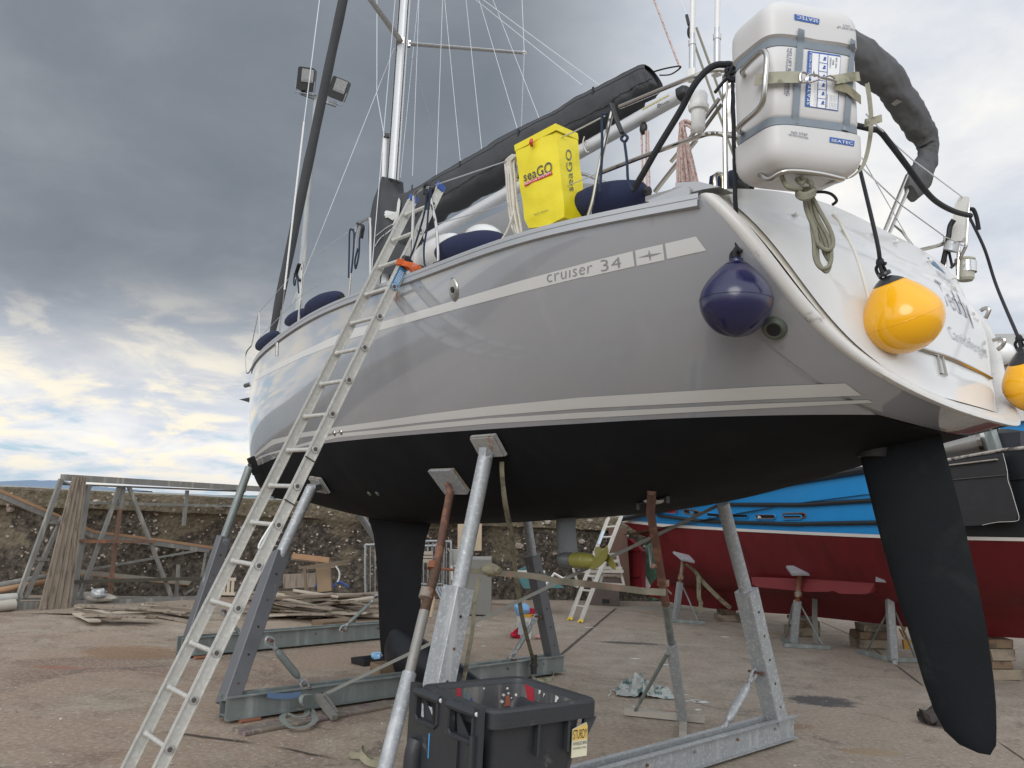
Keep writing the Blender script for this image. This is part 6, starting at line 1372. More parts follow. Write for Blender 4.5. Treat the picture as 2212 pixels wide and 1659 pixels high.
# back plate with the two grab handles along the left edge (x=0 side)
fb0, fb1 = .02, BD-.02
mb = MB(); rows_ = []
def fp(y, z, x=-.055): return BN(x, y, z)
hz0, hz1 = HB-.14, HB+.01
segs = []
def slab(y0, y1, z0, z1, x0=-.055, x1=-.025): mb.beam(BN((x0+x1)/2, y0, (z0+z1)/2), BN((x0+x1)/2, y1, (z0+z1)/2), x1-x0, z1-z0)
slab(fb0, fb1, .18, hz0); w3 = (fb1-fb0); hw = w3*.31; gaps = [(fb0+w3*.08, fb0+w3*.08+hw), (fb1-w3*.12-hw, fb1-w3*.12)]
slab(fb0, gaps[0][0], hz0, HB+.015); slab(gaps[0][1], gaps[1][0], hz0, HB+.005); slab(gaps[1][1], fb1, hz0, HB+.02)
plate = mb.build('handle_plate', BINP, body)
for g0, g1 in gaps:
    mb = MB(); mb.tube([BN(-.05, g0-.02, HB-.015), BN(-.05, g1+.02, HB-.015)], .023, 12); h_ = mb.build('grab_handle', BINP, plate, smooth=True, auto=R_(30))
    mb = MB(); mb.tube([BN(-.05, g0-.015, HB-.015), BN(-.05, g0-.032, HB-.015)], .012, 10); mb.build('hinge_pin', WHITEB, h_, smooth=True, auto=R_(30))
    mb = MB(); ringp = [BN(-.058, g0-.008, HB-.03), BN(-.058, g0-.008, hz0+.01), BN(-.058, g0+.02, hz0-.012), BN(-.058, g1-.02, hz0-.012), BN(-.058, g1+.008, hz0+.01), BN(-.058, g1+.008, HB-.03)]; mb.tube(ringp, .011, 6); mb.build('handle_surround', BINP, h_)
    mb = MB(); mb.prism([BN(-.03, g1-.04, hz0), BN(-.03, g0+.06, hz0), BN(-.03, g1-.02, HB-.03)], ex*.006); mb.build('gusset', BINP, h_)
mb = MB(); mb.beam(BN(-.062, .05, .16), BN(-.062, .05, HB-.11), .022, .04, up=ex, ch=.005); mb.build('corner_rib', BINP, plate)
mb = MB(); mb.beam(BN(-.062, .18, .1), BN(-.062, .18, HB-.16), .012, .015, up=ex); mb.build('plate_rib', BINP, plate)
mb = MB(); mb.tube(spl([BN(-.05, fb1-.10, .3), BN(-.07, fb1-.10, .5), BN(-.07, fb1-.10, .72), BN(-.05, fb1-.10, .80)], 4), .05, 10); mb.build('wheel_arch', BINP, plate, smooth=True)
for xx in (.44, .72):
    mb = MB(); mb.beam(BN(BW*xx, .028, HB-.085), BN(BW*xx, .032, HB-.24), .016, .035, up=ey, ch=.003); mb.build('rim_rib', BINP, body)
mb = MB(); mb.prism([BN(BW-.06, .06, HB-.09), BN(BW-.005, .03, HB-.09), BN(BW-.09, .055, HB-.26)], ey*.02); mb.build('corner_web', BINP, body)
# wheels (hidden behind the plate, still part of the bin)
for yy in (.08, BD-.08):
    mb = MB(); mb.lathe([(.02, -.025), (.10, -.025), (.10, .025), (.02, .025)], BN(.0, yy, .10), ey, 24); mb.build('wheel', BLKR, binT, smooth=True, auto=R_(30))
# sticker
sy_ = .038; s0, s1 = .775*BW, .925*BW
def SK(x, z, o=0): return BN(lerp(s0, s1, x), .040-o+(.0 if True else 0), HB-.115-.165*(1-z))
mb = MB(); mb.prism([SK(0, 0, .004), SK(1, 0, .004), SK(1, .88, .004), SK(.92, 1.0, .004), SK(.7, .97, .004), SK(0, .84, .004)], ey*.003); stk = mb.build('sticker', mat('cream_sticker', (.62, .60, .44), rough=.45), body)
mb = MB(); mb.add([SK(.02, .50, .0075), SK(.98, .50, .0075), SK(.98, .86, .0075), SK(.90, .975, .0075), SK(.7, .94, .0075), SK(.02, .82, .0075)], [tuple(range(6))]); mb.build('yellow_panel', mat('amber_print', (.68, .47, .13), rough=.45), stk)
for tx, z0, z1, x0, x1, m_ in (('STURDY', .54, .82, .05, .95, BLKP), ('WHEELED BINS', .36, .46, .05, .95, BLKP), ('TONN ENGINEERING LTD. IRELAND', .24, .30, .05, .93, BLKP)):
    textquad('sticker_text', tx, [SK(x0, z0, .009), SK(x1, z0, .009), SK(x1, z1, .009), SK(x0, z1, .009)], m_, stk)
mb = MB(); mb.add([BN(-.0565, BD*.66, .74), BN(-.0565, BD*.665, .86), BN(-.0565, BD*.645, .86), BN(-.0565, BD*.645, .74)], [(0, 1, 2, 3)]); mb.build('paint_mark', mat('blue_paint_mark', (.05, .25, .5), rough=.5), plate)
# ================================================================ ground, sea, hills
def gmat(t, b, P):
    sp = t.new('ShaderNodeSeparateXYZ'); t.link(P, sp.inputs[0]); x, y, z = sp.outputs
    n1 = t.noise(P, .35, 8, .62, .6); n2 = t.noise(P, 2.2, 8, .62, .4); n3 = t.noise(P, 22, 6, .7); n4 = t.noise(P, 110, 3, .6)
    base = t.ramp(n2, [(.30, (.205, .160, .118)), (.5, (.305, .247, .187)), (.72, (.395, .335, .265))])
    brown = t.mix(t.step(n1, .42, .62), base, (.31, .225, .165))
    near = t.math('SUBTRACT', 1.0, t.step(y, 6.0, 10.0))
    c = t.mix(t.math('MULTIPLY', t.step(x, -.5, 2.0), .5), brown, t.ramp(n2, [(.3, (.25, .22, .185)), (.7, (.36, .32, .265))]))
    red = t.math('MULTIPLY', t.step(t.noise(P, .6, 5, .6, .8), .5, .62), t.step(t.math('MULTIPLY', x, -1), .2, 2.2))
    c = t.mix(t.math('MULTIPLY', red, .6), c, (.17, .11, .085))
    c = t.mix(t.math('MULTIPLY', t.step(t.noise(P, 1.3, 7, .7, 1.2), .54, .70), .75), c, (.125, .103, .085))
    c = t.mix(t.math('MULTIPLY', t.step(n3, .48, .68), .6), c, (.46, .42, .36))
    c = t.mix(t.math('MULTIPLY', t.step(t.math('SUBTRACT', 1.0, n3), .52, .75), .65), c, (.10, .085, .072))
    v = t.new('ShaderNodeTexVoronoi', feature='F1'); t.link(P, v.inputs['Vector']); v.inputs['Scale'].default_value = 15
    sep = t.new('ShaderNodeSeparateColor'); t.link(v.outputs['Color'], sep.inputs[0])
    fleck = t.math('MULTIPLY', t.math('LESS_THAN', v.outputs['Distance'], .13), t.math('GREATER_THAN', sep.outputs[0], .80))
    c = t.mix(t.math('MULTIPLY', fleck, t.step(t.noise(P, .9, 3), .48, .6)), c, (.62, .60, .55))
    # joints and cracks: distance to wobbling segments
    wob_ = t.math('MULTIPLY', t.math('SUBTRACT', t.noise(P, 2.5, 6, .7), .5), .22)
    for (ax_, ay_), (bx_, by_), wd, am in SEGS:
        L_ = math.hypot(bx_-ax_, by_-ay_); dx, dy = (bx_-ax_)/L_, (by_-ay_)/L_
        rx = t.math('SUBTRACT', x, ax_); ry = t.math('SUBTRACT', y, ay_)
        al = t.math('ADD', t.math('MULTIPLY', rx, dx), t.math('MULTIPLY', ry, dy)); ac = t.math('ADD', t.math('MULTIPLY', rx, -dy), t.math('MULTIPLY', ry, dx))
        ac = t.math('ABSOLUTE', t.math('ADD', ac, t.math('MULTIPLY', wob_, am)))
        inn = t.math('MULTIPLY', t.step(al, 0, .3), t.math('SUBTRACT', 1.0, t.step(al, L_-.3, L_)))
        k = t.math('MULTIPLY', inn, t.math('SUBTRACT', 1.0, t.step(ac, wd*.3, wd)))
        c = t.mix(t.math('MULTIPLY', k, .92), c, (.045, .036, .03))
    for (ex_, ey_), (rx_, ry_), col, st in STAINS:
        q = t.math('ADD', t.math('POWER', t.math('DIVIDE', t.math('SUBTRACT', x, ex_), rx_), 2.0), t.math('POWER', t.math('DIVIDE', t.math('SUBTRACT', y, ey_), ry_), 2.0))
        q = t.math('ADD', q, t.math('MULTIPLY', t.math('SUBTRACT', t.noise(P, 9, 7, .7, .5), .5), 1.9))
        c = t.mix(t.math('MULTIPLY', t.math('SUBTRACT', 1.0, t.step(q, .35, .95)), st), c, col)
    t.link(c, b.inputs['Base Color'])
    bn = t.new('ShaderNodeBump'); bn.inputs['Distance'].default_value = .012
    t.link(t.math('ADD', t.math('MULTIPLY', n3, .7), t.math('ADD', t.math('MULTIPLY', n4, .45), t.math('MULTIPLY', n2, 1.2))), bn.inputs['Height']); t.link(bn.outputs[0], b.inputs['Normal'])
def g2(p): q = G(*p); return (q.x, q.y)
SEGS = [(g2(W5(-40, 1320)), g2(W5(980, 1450)), .05, .35), (g2(W5(980, 1450)), g2(W5(1650, 1590)), .035, .5), (g2(L3(830, 1165)), g2(W6(1650, 680)), .042, .10), (g2(W6(1650, 680)), g2(W6(1500, 800)), .02, .2),
        (g2(W8(880, 545)), g2(W8(1080, 690)), .03, .1), (g2(W8(1080, 690)), g2(W8(1340, 890)), .03, .15), (g2(W8(1960, 1350)), g2(W8(2300, 1590)), .022, .12), (g2(W8(400, 300)), g2(W8(760, 460)), .03, .1), (g2(W5(-400, 760)), g2(W5(150, 715)), .018, .5)]
STAINS = [(g2(W8(430, 1010)), (.48, .36), (.055, .055, .06), .85), (g2(L3(940, 1432)), (.62, .16), (.05, .045, .045), .8), (g2(L1(1000, 1500)), (.7, .6), (.24, .14, .075), .7), (g2(W8(1480, 1240)), (.15, .1), (.05, .045, .045), .6),
          (g2(W8(850, 1460)), (.35, .16), (.30, .21, .12), .6), (g2(L1(450, 1615)), (.35, .12), (.28, .13, .09), .7), (g2(L3(1140, 1170)), (.8, .5), (.25, .28, .26), .5), (g2(L2(1760, 1140)), (.5, .25), (.12, .07, .05), .6), (g2(W8(150, 1230)), (.3, .16), (.24, .15, .09), .6)]
GROUND = mat('worn_concrete', (.2, .18, .16), rough=.88, spec=.3, extra=gmat)
wA = G(-60, 1282); wB = G(1420, 1297); wdir = vn(Vector((wB.x-wA.x, wB.y-wA.y, 0))); wA = wA-wdir*40; WLN = 130
wn = Vector((-wdir.y, wdir.x, 0))  # away from the camera
mb = MB(); c0 = wA+wn*.6; c1 = wA+wdir*WLN+wn*.6; mb.add([Vector((-60, -40, 0)), Vector((120, -40, 0)), Vector((120, c1.y, 0)), Vector((c1.x, c1.y, 0)), Vector((c0.x, c0.y, 0)), Vector((-60, c0.y, 0))], [(0, 1, 2, 3, 4, 5)])
ground = mb.build('ground', GROUND, None, kind='structure', origin='world')
mb = MB(); mb.add([Vector((-20000, -200, -1.6)), Vector((20000, -200, -1.6)), Vector((20000, 30000, -1.6)), Vector((-20000, 30000, -1.6))], [(0, 1, 2, 3)])
mb.build('sea', mat('grey_sea', (.05, .075, .09), rough=.25, spec=.5), None, kind='structure', origin='world')
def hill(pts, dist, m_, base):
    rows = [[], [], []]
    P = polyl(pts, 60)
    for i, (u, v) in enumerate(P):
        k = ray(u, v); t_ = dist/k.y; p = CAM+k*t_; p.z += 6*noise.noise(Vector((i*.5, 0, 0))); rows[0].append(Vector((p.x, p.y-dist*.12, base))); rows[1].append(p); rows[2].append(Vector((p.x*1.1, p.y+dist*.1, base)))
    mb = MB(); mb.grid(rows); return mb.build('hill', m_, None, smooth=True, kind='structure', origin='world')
hill([L1(-120, 246), L1(0, 232), L1(80, 216), L1(150, 210), L1(260, 200), L1(300, 206), L1(450, 203), L1(560, 222), L1(700, 248), L1(860, 262), L1(1000, 270), L1(1150, 287)], 9000, mat('haze_blue_hill', (.22, .29, .38), rough=1, spec=0, var=.08, vs=.002), -2)  # blue-grey of distance haze is put into the hill's base colour
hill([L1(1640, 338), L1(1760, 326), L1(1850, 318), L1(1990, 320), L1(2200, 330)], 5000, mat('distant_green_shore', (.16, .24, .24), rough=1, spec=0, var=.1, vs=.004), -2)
# paint spilt on the ground
rnd = random.Random(4)
def blob(px, w_, h_, m_, nm='paint_spill', jag=.35):
    c = G(*px); P = []; n = 22
    for i in range(n): a = 2*math.pi*i/n; r = 1+rnd.uniform(-jag, jag); P.append(c+Vector((w_*r*math.cos(a), h_*r*math.sin(a), .004)))
    mb = MB(); mb.add(P, [tuple(range(n))]); mb.build(nm, m_, ground)
WS = mat('dry_white_spill', (.66, .66, .63), rough=.7)
for p, a, b in ((W7(745, 1010), .13, .05), (W7(700, 985), .07, .03), (W7(1035, 1055), .10, .06), (W7(1000, 1045), .05, .05), (W7(1020, 1130), .04, .035), (W7(1270, 462), .09, .05), (W7(445, 660), .07, .03), (W7(20, 375), .08, .03), (W7(730, 718), .06, .03), (W7(900, 992), .04, .02), (W7(915, 1050), .04, .02), (W6(970, 362), .05, .03), (W6(1010, 545), .05, .025)): blob(p, a, b, WS)
blob(W7(760, 1130), .09, .05, mat('pinkish_patch', (.36, .26, .20), rough=.9)); blob(W7(935, 608), .035, .02, mat('yellow_leaf', (.5, .42, .2), rough=.8))
for i in range(26):
    p = W5(1150+rnd.uniform(-60, 420), 1330+rnd.uniform(-60, 130)); blob(p, rnd.uniform(.006, .014), rnd.uniform(.004, .008), WS, 'paint_fleck')
for i in range(14):
    p = (rnd.uniform(100, 2100), rnd.uniform(1420, 1650)); blob(p, rnd.uniform(.006, .012), rnd.uniform(.004, .01), WS, 'paint_fleck')
# grit and small stones lying on the concrete
mb = MB(); rg_ = random.Random(21)
for i in range(2600):
    u_ = rg_.uniform(-100, 2300); v_ = 1300+360*rg_.random()**.6; q = G(u_, v_); s = rg_.uniform(.003, .009)*(1 if rg_.random() < .93 else 2.4)
    if noise.noise(q*.8) < -.05+rg_.uniform(-.2, .2): continue
    a = rg_.uniform(0, 6.28); P = [q+Vector((s*math.cos(a+k*1.57)*rg_.uniform(.6, 1.3), s*math.sin(a+k*1.57)*rg_.uniform(.6, 1.3), 0)) for k in range(4)]+[q+Vector((rg_.uniform(-.3, .3)*s, rg_.uniform(-.3, .3)*s, s*rg_.uniform(.5, .9)))]
    mb.add(P, [(0, 1, 4), (1, 2, 4), (2, 3, 4), (3, 0, 4)])
mb.build('grit', mat('mixed_grit', (.20, .17, .14), rough=.9, var=.6, vs=60, col2=(.45, .42, .38), c2s=9, c2lo=.52, c2hi=.56), None, kind='stuff', origin='world', label='loose grit and small stones on the concrete')
# ================================================================ sea wall
def wmat(t, b, P):
    sp = t.new('ShaderNodeSeparateXYZ'); t.link(P, sp.inputs[0]); z = sp.outputs[2]
    n = t.noise(P, 1.4, 8, .65, .5); n2 = t.noise(P, 9, 8, .7)
    low_ = t.ramp(n2, [(.35, (.028, .024, .020)), (.5, (.075, .063, .050)), (.68, (.17, .14, .11))])
    capc = t.ramp(n2, [(.3, (.075, .064, .042)), (.5, (.140, .118, .080)), (.7, (.235, .20, .145))])
    patchc = t.ramp(n2, [(.3, (.10, .083, .055)), (.7, (.21, .175, .125))])
    zz = t.math('ADD', z, t.math('MULTIPLY', t.math('SUBTRACT', t.noise(P, .8, 5), .5), .5))
    c = t.mix(t.step(zz, 1.50, 1.62), low_, capc)
    c = t.mix(t.math('MULTIPLY', t.step(t.noise(P, .55, 4, .5, .3), .56, .60), t.step(zz, .75, .9)), c, patchc)
    v = t.new('ShaderNodeTexVoronoi', feature='F1'); t.link(P, v.inputs['Vector']); v.inputs['Scale'].default_value = 13
    sep = t.new('ShaderNodeSeparateColor'); t.link(v.outputs['Color'], sep.inputs[0])
    k = t.math('MULTIPLY', t.math('LESS_THAN', v.outputs['Distance'], t.math('MULTIPLY', sep.outputs[1], .34)), t.math('GREATER_THAN', sep.outputs[0], .70))
    c = t.mix(k, c, t.ramp(sep.outputs[2], [(0, (.16, .13, .10)), (.5, (.33, .28, .23)), (1, (.55, .50, .45))]))
    t.link(c, b.inputs['Base Color']); bn = t.new('ShaderNodeBump'); bn.inputs['Distance'].default_value = .06
    t.link(t.math('ADD', n2, t.math('MULTIPLY', t.voro(P, 13), -.5)), bn.inputs['Height']); t.link(bn.outputs[0], b.inputs['Normal'])
WALLM = mat('rough_rubble_concrete', (.1, .09, .07), rough=.95, spec=.15, extra=wmat)
mb = MB(); rows = []
for j, (z, o) in enumerate([(0, -.18), (.15, -.12), (.35, -.05), (.6, .0), (.85, .03), (1.1, .03), (1.32, .02), (1.5, .0), (1.58, -.03), (1.62, -.10), (1.78, -.10), (1.93, -.09), (1.965, -.05), (1.96, .5), (0, .55)]):
    r = []
    for i in range(521):
        s = WLN*i/520; p = wA+wdir*s+wn*o+Vector((0, 0, z-.0007*max(0, s-45)))
        if 0 < j < 13: d = noise.noise(p*1.1)*.16+noise.noise(p*4)*.06; p = p+wn*(d if j < 9 else d*.25)+Vector((0, 0, d*.12 if j < 12 else noise.noise(p*1.5)*.012))
        r.append(p)
    rows.append(r)
mb.grid(rows); wall = mb.build('sea_wall', WALLM, None, smooth=True, label='rough dark rubble sea wall running behind the boatyard', category='wall')

mb = MB(); rg_ = random.Random(5)
for i in range(1000):
    s = 38+rg_.uniform(0, 30); z = rg_.uniform(.1, 1.85); p = wA+wdir*s+Vector((0, 0, z)); d = noise.noise(p*1.1)*.16+noise.noise(p*4)*.06; p = p+wn*((d if z < 1.55 else d*.25)+(.03 if z < 1.6 else -.08)-.015)
    r = rg_.uniform(.012, .035)*(1 if rg_.random() < .95 else 2.8); mb.ball(p, r*rg_.uniform(.8, 1.7), r, r*rg_.uniform(.6, 1.1), 6, 4)
mb.build('wall_stones', mat('embedded_stone', (.26, .21, .17), rough=.85, var=.6, vs=7, col2=(.42, .38, .33), c2s=6, c2lo=.50, c2hi=.54), wall, smooth=True, kind='stuff')
# ================================================================ floodlight mast behind the bow
fp_ = lambda x, y, d=30.: YP(*C1(x, y), d)
t = thing('floodlight_mast', 'grey floodlight mast with two black lamps behind the furled sail', 'floodlight', flat(fp_(400, 1900)))
pt = fp_(493, 640); pbm = fp_(400, 1760); pd_ = vn(pt-pbm); pbm = pbm-pd_*(pbm.z/pd_.z)
mb = MB(); mb.tube([pbm, lerp(pbm, pt, .9), pt], [.17, .09, .085], 14); mb.build('pole', mat('pale_pole', (.34, .35, .35), rough=.6, var=.35, vs=1.2, streak=((.55, .54, .5), 1.2, .5, .6)), t, smooth=True)
mb = MB(); mb.beam(fp_(395, 600), fp_(625, 680), .10, .16); mb.build('cross_arm', GALV, t)
for (cx_, cy_, w_, h_, rot, gl) in ((427, 512, 115, 150, 6, (400, 448, 483, 532)), (636, 575, 118, 140, 20, (612, 512, 700, 610))):
    c = fp_(cx_, cy_, 29.6); s = 30*.3333/FPX; r = Matrix.Rotation(R_(rot), 3, Vector((0, 1, 0))); ax = r @ Vector((1, 0, 0)); az = r @ Vector((0, 0, 1)); tilt = Matrix.Rotation(R_(18), 3, ax); ay = tilt @ Vector((0, -1, 0)); az = tilt @ az
    mb = MB(); mb.beam(c-ay*.25, c+ay*.05, w_*s, h_*s, up=az, ch=.05); hd = mb.build('lamp_housing', BLKM, t)
    g = c+ay*.056+ax*(12*s)+az*(20*s); mb = MB(); mb.prism([g+ax*a+az*b for a, b in ((-40*s, -42*s), (42*s, -42*s), (42*s, 44*s), (-40*s, 44*s))], ay*.03); mb.build('lamp_glass', LAMPG, hd)
    mb = MB(); mb.prism([g+ay*.02+ax*a+az*b for a, b in ((-40*s, -42*s), (42*s, -42*s), (30*s, -25*s), (-30*s, -25*s))], ay*.01); mb.build('lamp_reflector', mat('dull_reflector', (.2, .2, .2), rough=.3, metal=.4), hd)
    mb = MB(); e = [c+ax*sx*(w_*.53*s)+az*(sz*s) for sx, sz in ((-1, -10), (-1, -95), (1, -95), (1, -10))]; mb.tube(e, .035, 6); mb.build('lamp_bracket', GALV, hd)
# ================================================================ left: steel staging frame, boards, clutter against the wall
qa = G(*L1(100, 1180)); qb = G(*L1(1600, 1090)); sdir = vn(qb-qa); snrm = Vector((-sdir.y, sdir.x, 0))
def SP(x, y, o=0.0, f=L1): return PL(*f(x, y), qa+snrm*o, snrm)
GF = mat('weathered_grey_frame', (.20, .195, .18), rough=.75, metal=.15, var=.3, vs=5, streak=((.33, .31, .27), 8, .52, .68), bump=.003, bs=20)
RF = mat('rusting_frame', (.155, .09, .06), rough=.85, var=.35, vs=5, col2=(.28, .12, .06), c2s=4, bump=.003, bs=20)
OR = mat('orange_rust_edge', (.34, .20, .11), rough=.8, var=.3, vs=4)
fr = thing('staging_frame', 'grey steel staging frame leaning legs and cross bars in front of the sea wall', 'steel frame', qa)
def fb(pts, w_, o=0.0, m_=GF, name='frame_bar', th=None, f=L1, par=fr, c0=0.0023):
    for a, b in zip(pts[:-1], pts[1:]):
        mb = MB(); mb.beam(SP(*a, o, f), SP(*b, o, f), w_*c0, th or w_*c0, up=snrm); ob = mb.build(name, m_, par)
    return ob
fb([(470, 182), (2010, 272)], 48, 0, name='top_rail', th=.14); fb([(450, 232), (1850, 288)], 14, .02)
fb([(462, 195), (125, 1120)], 30); fb([(475, 475), (190, 1090)], 28, .02); fb([(345, 518), (450, 522)], 22); fb([(240, 795), (372, 802)], 22, 0); fb([(250, 870), (352, 912)], 18, .1, WOODP)
fb([(110, 1155), (1600, 1108)], 62, 0, name='base_beam', th=.14); fb([(130, 1098), (1600, 1080)], 14, .03)
fb([(668, 240), (620, 600), (560, 1110)], 30, -.01); fb([(642, 640), (598, 870)], 18, .3)
fb([(898, 252), (850, 400), (600, 1090)], 26, .05); fb([(930, 252), (905, 420)], 28, .08); fb([(905, 420), (822, 1090)], 26, .08, RF); fb([(972, 252), (1290, 1075)], 26, .02)
fb([(640, 370), (1905, 402)], 20, .12); fb([(600, 662), (1168, 666)], 24, -.05, RF); fb([(560, 968), (1560, 942)], 24, -.05, mat('dark_bar', (.07, .06, .045), rough=.8, var=.3, vs=6))
fb([(1412, 280), (1385, 545)], 24, .1); fb([(1345, 840), (1330, 1075)], 22, .1); fb([(700, 872), (1482, 735)], 16, .3); fb([(1552, 750), (1520, 940)], 16, .3); fb([(1390, 1065), (1560, 960), (1760, 800)], 16, .35)
fb([(1620, 910), (1760, 820)], 20, .3); fb([(450, 205), (520, 235), (690, 245), (655, 290)], 12, -.02)
fb([(510, 450), (482, 790)], 20, .4, RF, f=L2); fb([(592, 460), (742, 890)], 20, .4, f=L2); fb([(650, 668), (830, 668)], 14, .4, f=L2); fb([(630, 905), (1160, 902)], 9, .4, f=L2); fb([(145, 560), (330, 420)], 16, .4, f=L2); fb([(60, 340), (50, 640), (130, 760)], 18, .4, f=L2); fb([(300, 830), (300, 1000)], 10, .4, RF, f=L2)
gg = thing('rusty_gangway', 'long bent grey gangway beam with orange rusted edge behind the frame', 'steel beam', SP(630, 700, .5))
for pts in ([(-40, 300), (440, 505)], [(630, 590), (700, 618), (1200, 680), (1620, 738), (1960, 765)]):
    P = [SP(*p, .5) for p in pts]; mb = MB()
    for a, b in zip(P[:-1], P[1:]): mb.beam(a, b, .10, .12, up=snrm)
    mb.build('beam_web', GF, gg); mb = MB()
    for a, b in zip(P[:-1], P[1:]): mb.beam(a+Vector((0, 0, .065)), b+Vector((0, 0, .065)), .05, .14, up=snrm)
    mb.build('rusted_edge', OR, gg)
g2_ = thing('fallen_rail', 'pale fallen rail with rusted edge low behind the frame', 'steel beam', SP(600, 900, .45)); fb([(585, 890), (1500, 985)], 30, .45, mat('pale_rail', (.30, .27, .22), rough=.8, var=.3, vs=5), 'rail_web', par=g2_); fb([(585, 910), (1500, 1000)], 10, .43, OR, 'rusted_edge', par=g2_)
# stack of upright boards lashed to the frame
ub = thing('upright_boards', 'bundle of long weathered boards leaning upright on the steel frame', 'boards', SP(410, 1180, -.15), 'boards leaning on the steel frame')
for i in range(9):
    a0 = lerp(548, 652, i/9); a1 = lerp(548, 652, (i+1)/9); b0_ = lerp(292, 528, i/9); b1_ = lerp(292, 528, (i+1)/9); o = -.10-.015*(i % 2)
    P = [SP(a0+.8, 172+i*.6, o), SP(a1-.8, 172+i*.6+rnd.uniform(-3, 3), o), SP(b1_-1.2, 1180+rnd.uniform(-6, 3), o-.12), SP(b0_+1.2, 1180, o-.12)]
    mb = MB(); mb.prism(P, snrm*.035); mb.build('board', WOODG, ub)
# scattered boards
def board(px, L_, w_, ang, z, tilt=0, m_=None, lb='', g='', rise=0):
    c = G(*px, z); d = Vector((math.cos(ang), math.sin(ang), tilt)); d.normalize(); mb = MB(); mb.beam(c-d*L_/2+Vector((0, 0, w_*.1)), c+d*L_/2+Vector((0, 0, w_*.1)), w_, .028, ch=.003)
    mb.build('board', m_ or WOODG, None, label=lb, category='board', group=g)
WM = [WOODG, mat('pale_grey_board', (.42, .36, .28), rough=.85, var=.25, vs=3, bump=.003, bs=25), mat('dark_board', (.155, .115, .08), rough=.85, var=.3, vs=3, bump=.003, bs=25), WOODG]
rb_ = random.Random(11)
near = [((480, 1205), 1.3, .05), ((650, 1245), .9, -.9), ((760, 1225), 1.1, -.8), ((860, 1165), 1.0, .2), ((980, 1150), 1.1, 0), ((960, 1205), 1.1, .25), ((1020, 1240), .55, .1), ((1180, 1190), .9, -.1), ((1220, 1235), 1.5, -.5), ((1250, 1205), .9, -.6), ((1320, 1185), .8, -.5), ((1330, 1150), .9, .05), ((1100, 1215), .7, .6), ((700, 1190), .9, -.7), ((1400, 1205), .8, -.3), ((870, 1235), .8, 0), ((820, 1190), .9, .3), ((1230, 1150), .6, 0)]
ORD = ['first', 'second', 'third', 'fourth', 'fifth', 'sixth', 'seventh', 'eighth', 'ninth', 'tenth', 'eleventh', 'twelfth', 'thirteenth', 'fourteenth', 'fifteenth', 'sixteenth', 'seventeenth', 'eighteenth']
for i, ((x, y), L_, a) in enumerate(near): board(L1(x, y), L_*1.15, rb_.uniform(.13, .20), a+rb_.uniform(-.1, .1), .02+.03*(i % 4), rb_.uniform(-.03, .05), WM[i % 4], '%s %s board, %s from the left in the low scatter before the steel frame' % (['brown', 'pale grey', 'dark', 'brown'][i % 4], 'long' if L_ > 1 else 'short', ORD[sorted(n_[0][0] for n_ in near).index(x)]), 'boards scattered before the steel frame')
for i in range(44):
    x = rb_.uniform(-20, 780); y = rb_.uniform(1040, 1240); zz = max(0, (1240-y)/200*.42)*rb_.uniform(.3, 1)
    board(L2(x, y+(zz*60)), rb_.uniform(.7, 1.9), rb_.uniform(.11, .22), rb_.gauss(0, .42), zz+.02, rb_.uniform(-.18, .18), WM[i % 4], '%s board in the %s of the timber heap by the sea wall' % (['brown', 'pale grey', 'dark', 'brown'][i % 4], ('lower right' if x > 380 else 'lower left') if y > 1140 else ('upper right' if x > 380 else 'upper left')), 'boards heaped by the sea wall')
def simple(name, lb, cat, mbs, group=None, loc=None):
    t = thing(name, lb, cat, loc or mbs[0][0].v[0], group)
    for mb, nm, m_ in mbs: mb.build(nm, m_, t, smooth=nm in ('tube', 'frame_tube', 'pipe', 'cloth', 'bars'))
    return t
D2 = lambda x, y, d=16.5: YP(*L2(x, y), d)
D3 = lambda x, y, d=17.5: YP(*L3(x, y), d)
D1 = lambda x, y, d=15.5: YP(*L1(x, y), d)
# small timbers standing in the heap
m1 = MB(); m1.beam(D2(425, 820), D2(440, 1040), .26, .10, up=Vector((0, 1, 0))); simple('broken_cabinet', 'broken pale wooden cabinet side standing in the timber heap', 'cabinet', [(m1, 'side_panel', mat('tan_panel', (.27, .19, .12), rough=.85, var=.3, vs=5))])
m1 = MB(); m1.beam(D2(195, 780), D2(470, 815), .10, .14, up=Vector((0, 1, 0))); m2 = MB(); m2.beam(D2(195, 773, 16.4), D2(470, 806, 16.4), .10, .015, up=Vector((0, 1, 0))); simple('timber_beam', 'pale beam with orange edge lying across the cabinet', 'timber beam', [(m1, 'beam', WOODG), (m2, 'edge_trim', OR)])
for i, (a, b, lb) in enumerate((((245, 865), (630, 808), 'thin brown lath sloping up over the timber heap'), ((275, 870), (620, 830), 'second thin lath just under the sloping one'), ((285, 870), (300, 1050), 'short rusty stake upright in the timber heap'))):
    m1 = MB(); m1.beam(D2(*a, 16.2), D2(*b, 16.2), .05, .04); m1.build('lath', WM[2], None, label=lb, category='lath')
m1 = MB(); m1.beam(D2(130, 965, 17), D2(370, 955, 17), .08, .26, up=Vector((0, 0, 1))); simple('planked_box', 'low planked wooden box at the left of the timber heap', 'wooden box', [(m1, 'box_side', WOODG)])
m1 = MB(); m1.tube(spl([D2(500, 1010), D2(545, 970), D2(620, 1010)], 6), .02, 7); simple('blue_hose', 'curved blue hose lying on the timber heap', 'hose', [(m1, 'tube', mat('blue_hose_plastic', (.02, .06, .25), rough=.4))])
m1 = MB(); m1.tube(spl([D2(520, 850), D2(548, 900), D2(540, 960), D2(500, 1010)], 6), .016, 7); simple('white_hose', 'white hoop of hose sticking up behind the blue one', 'hose', [(m1, 'tube', WHITEB)])
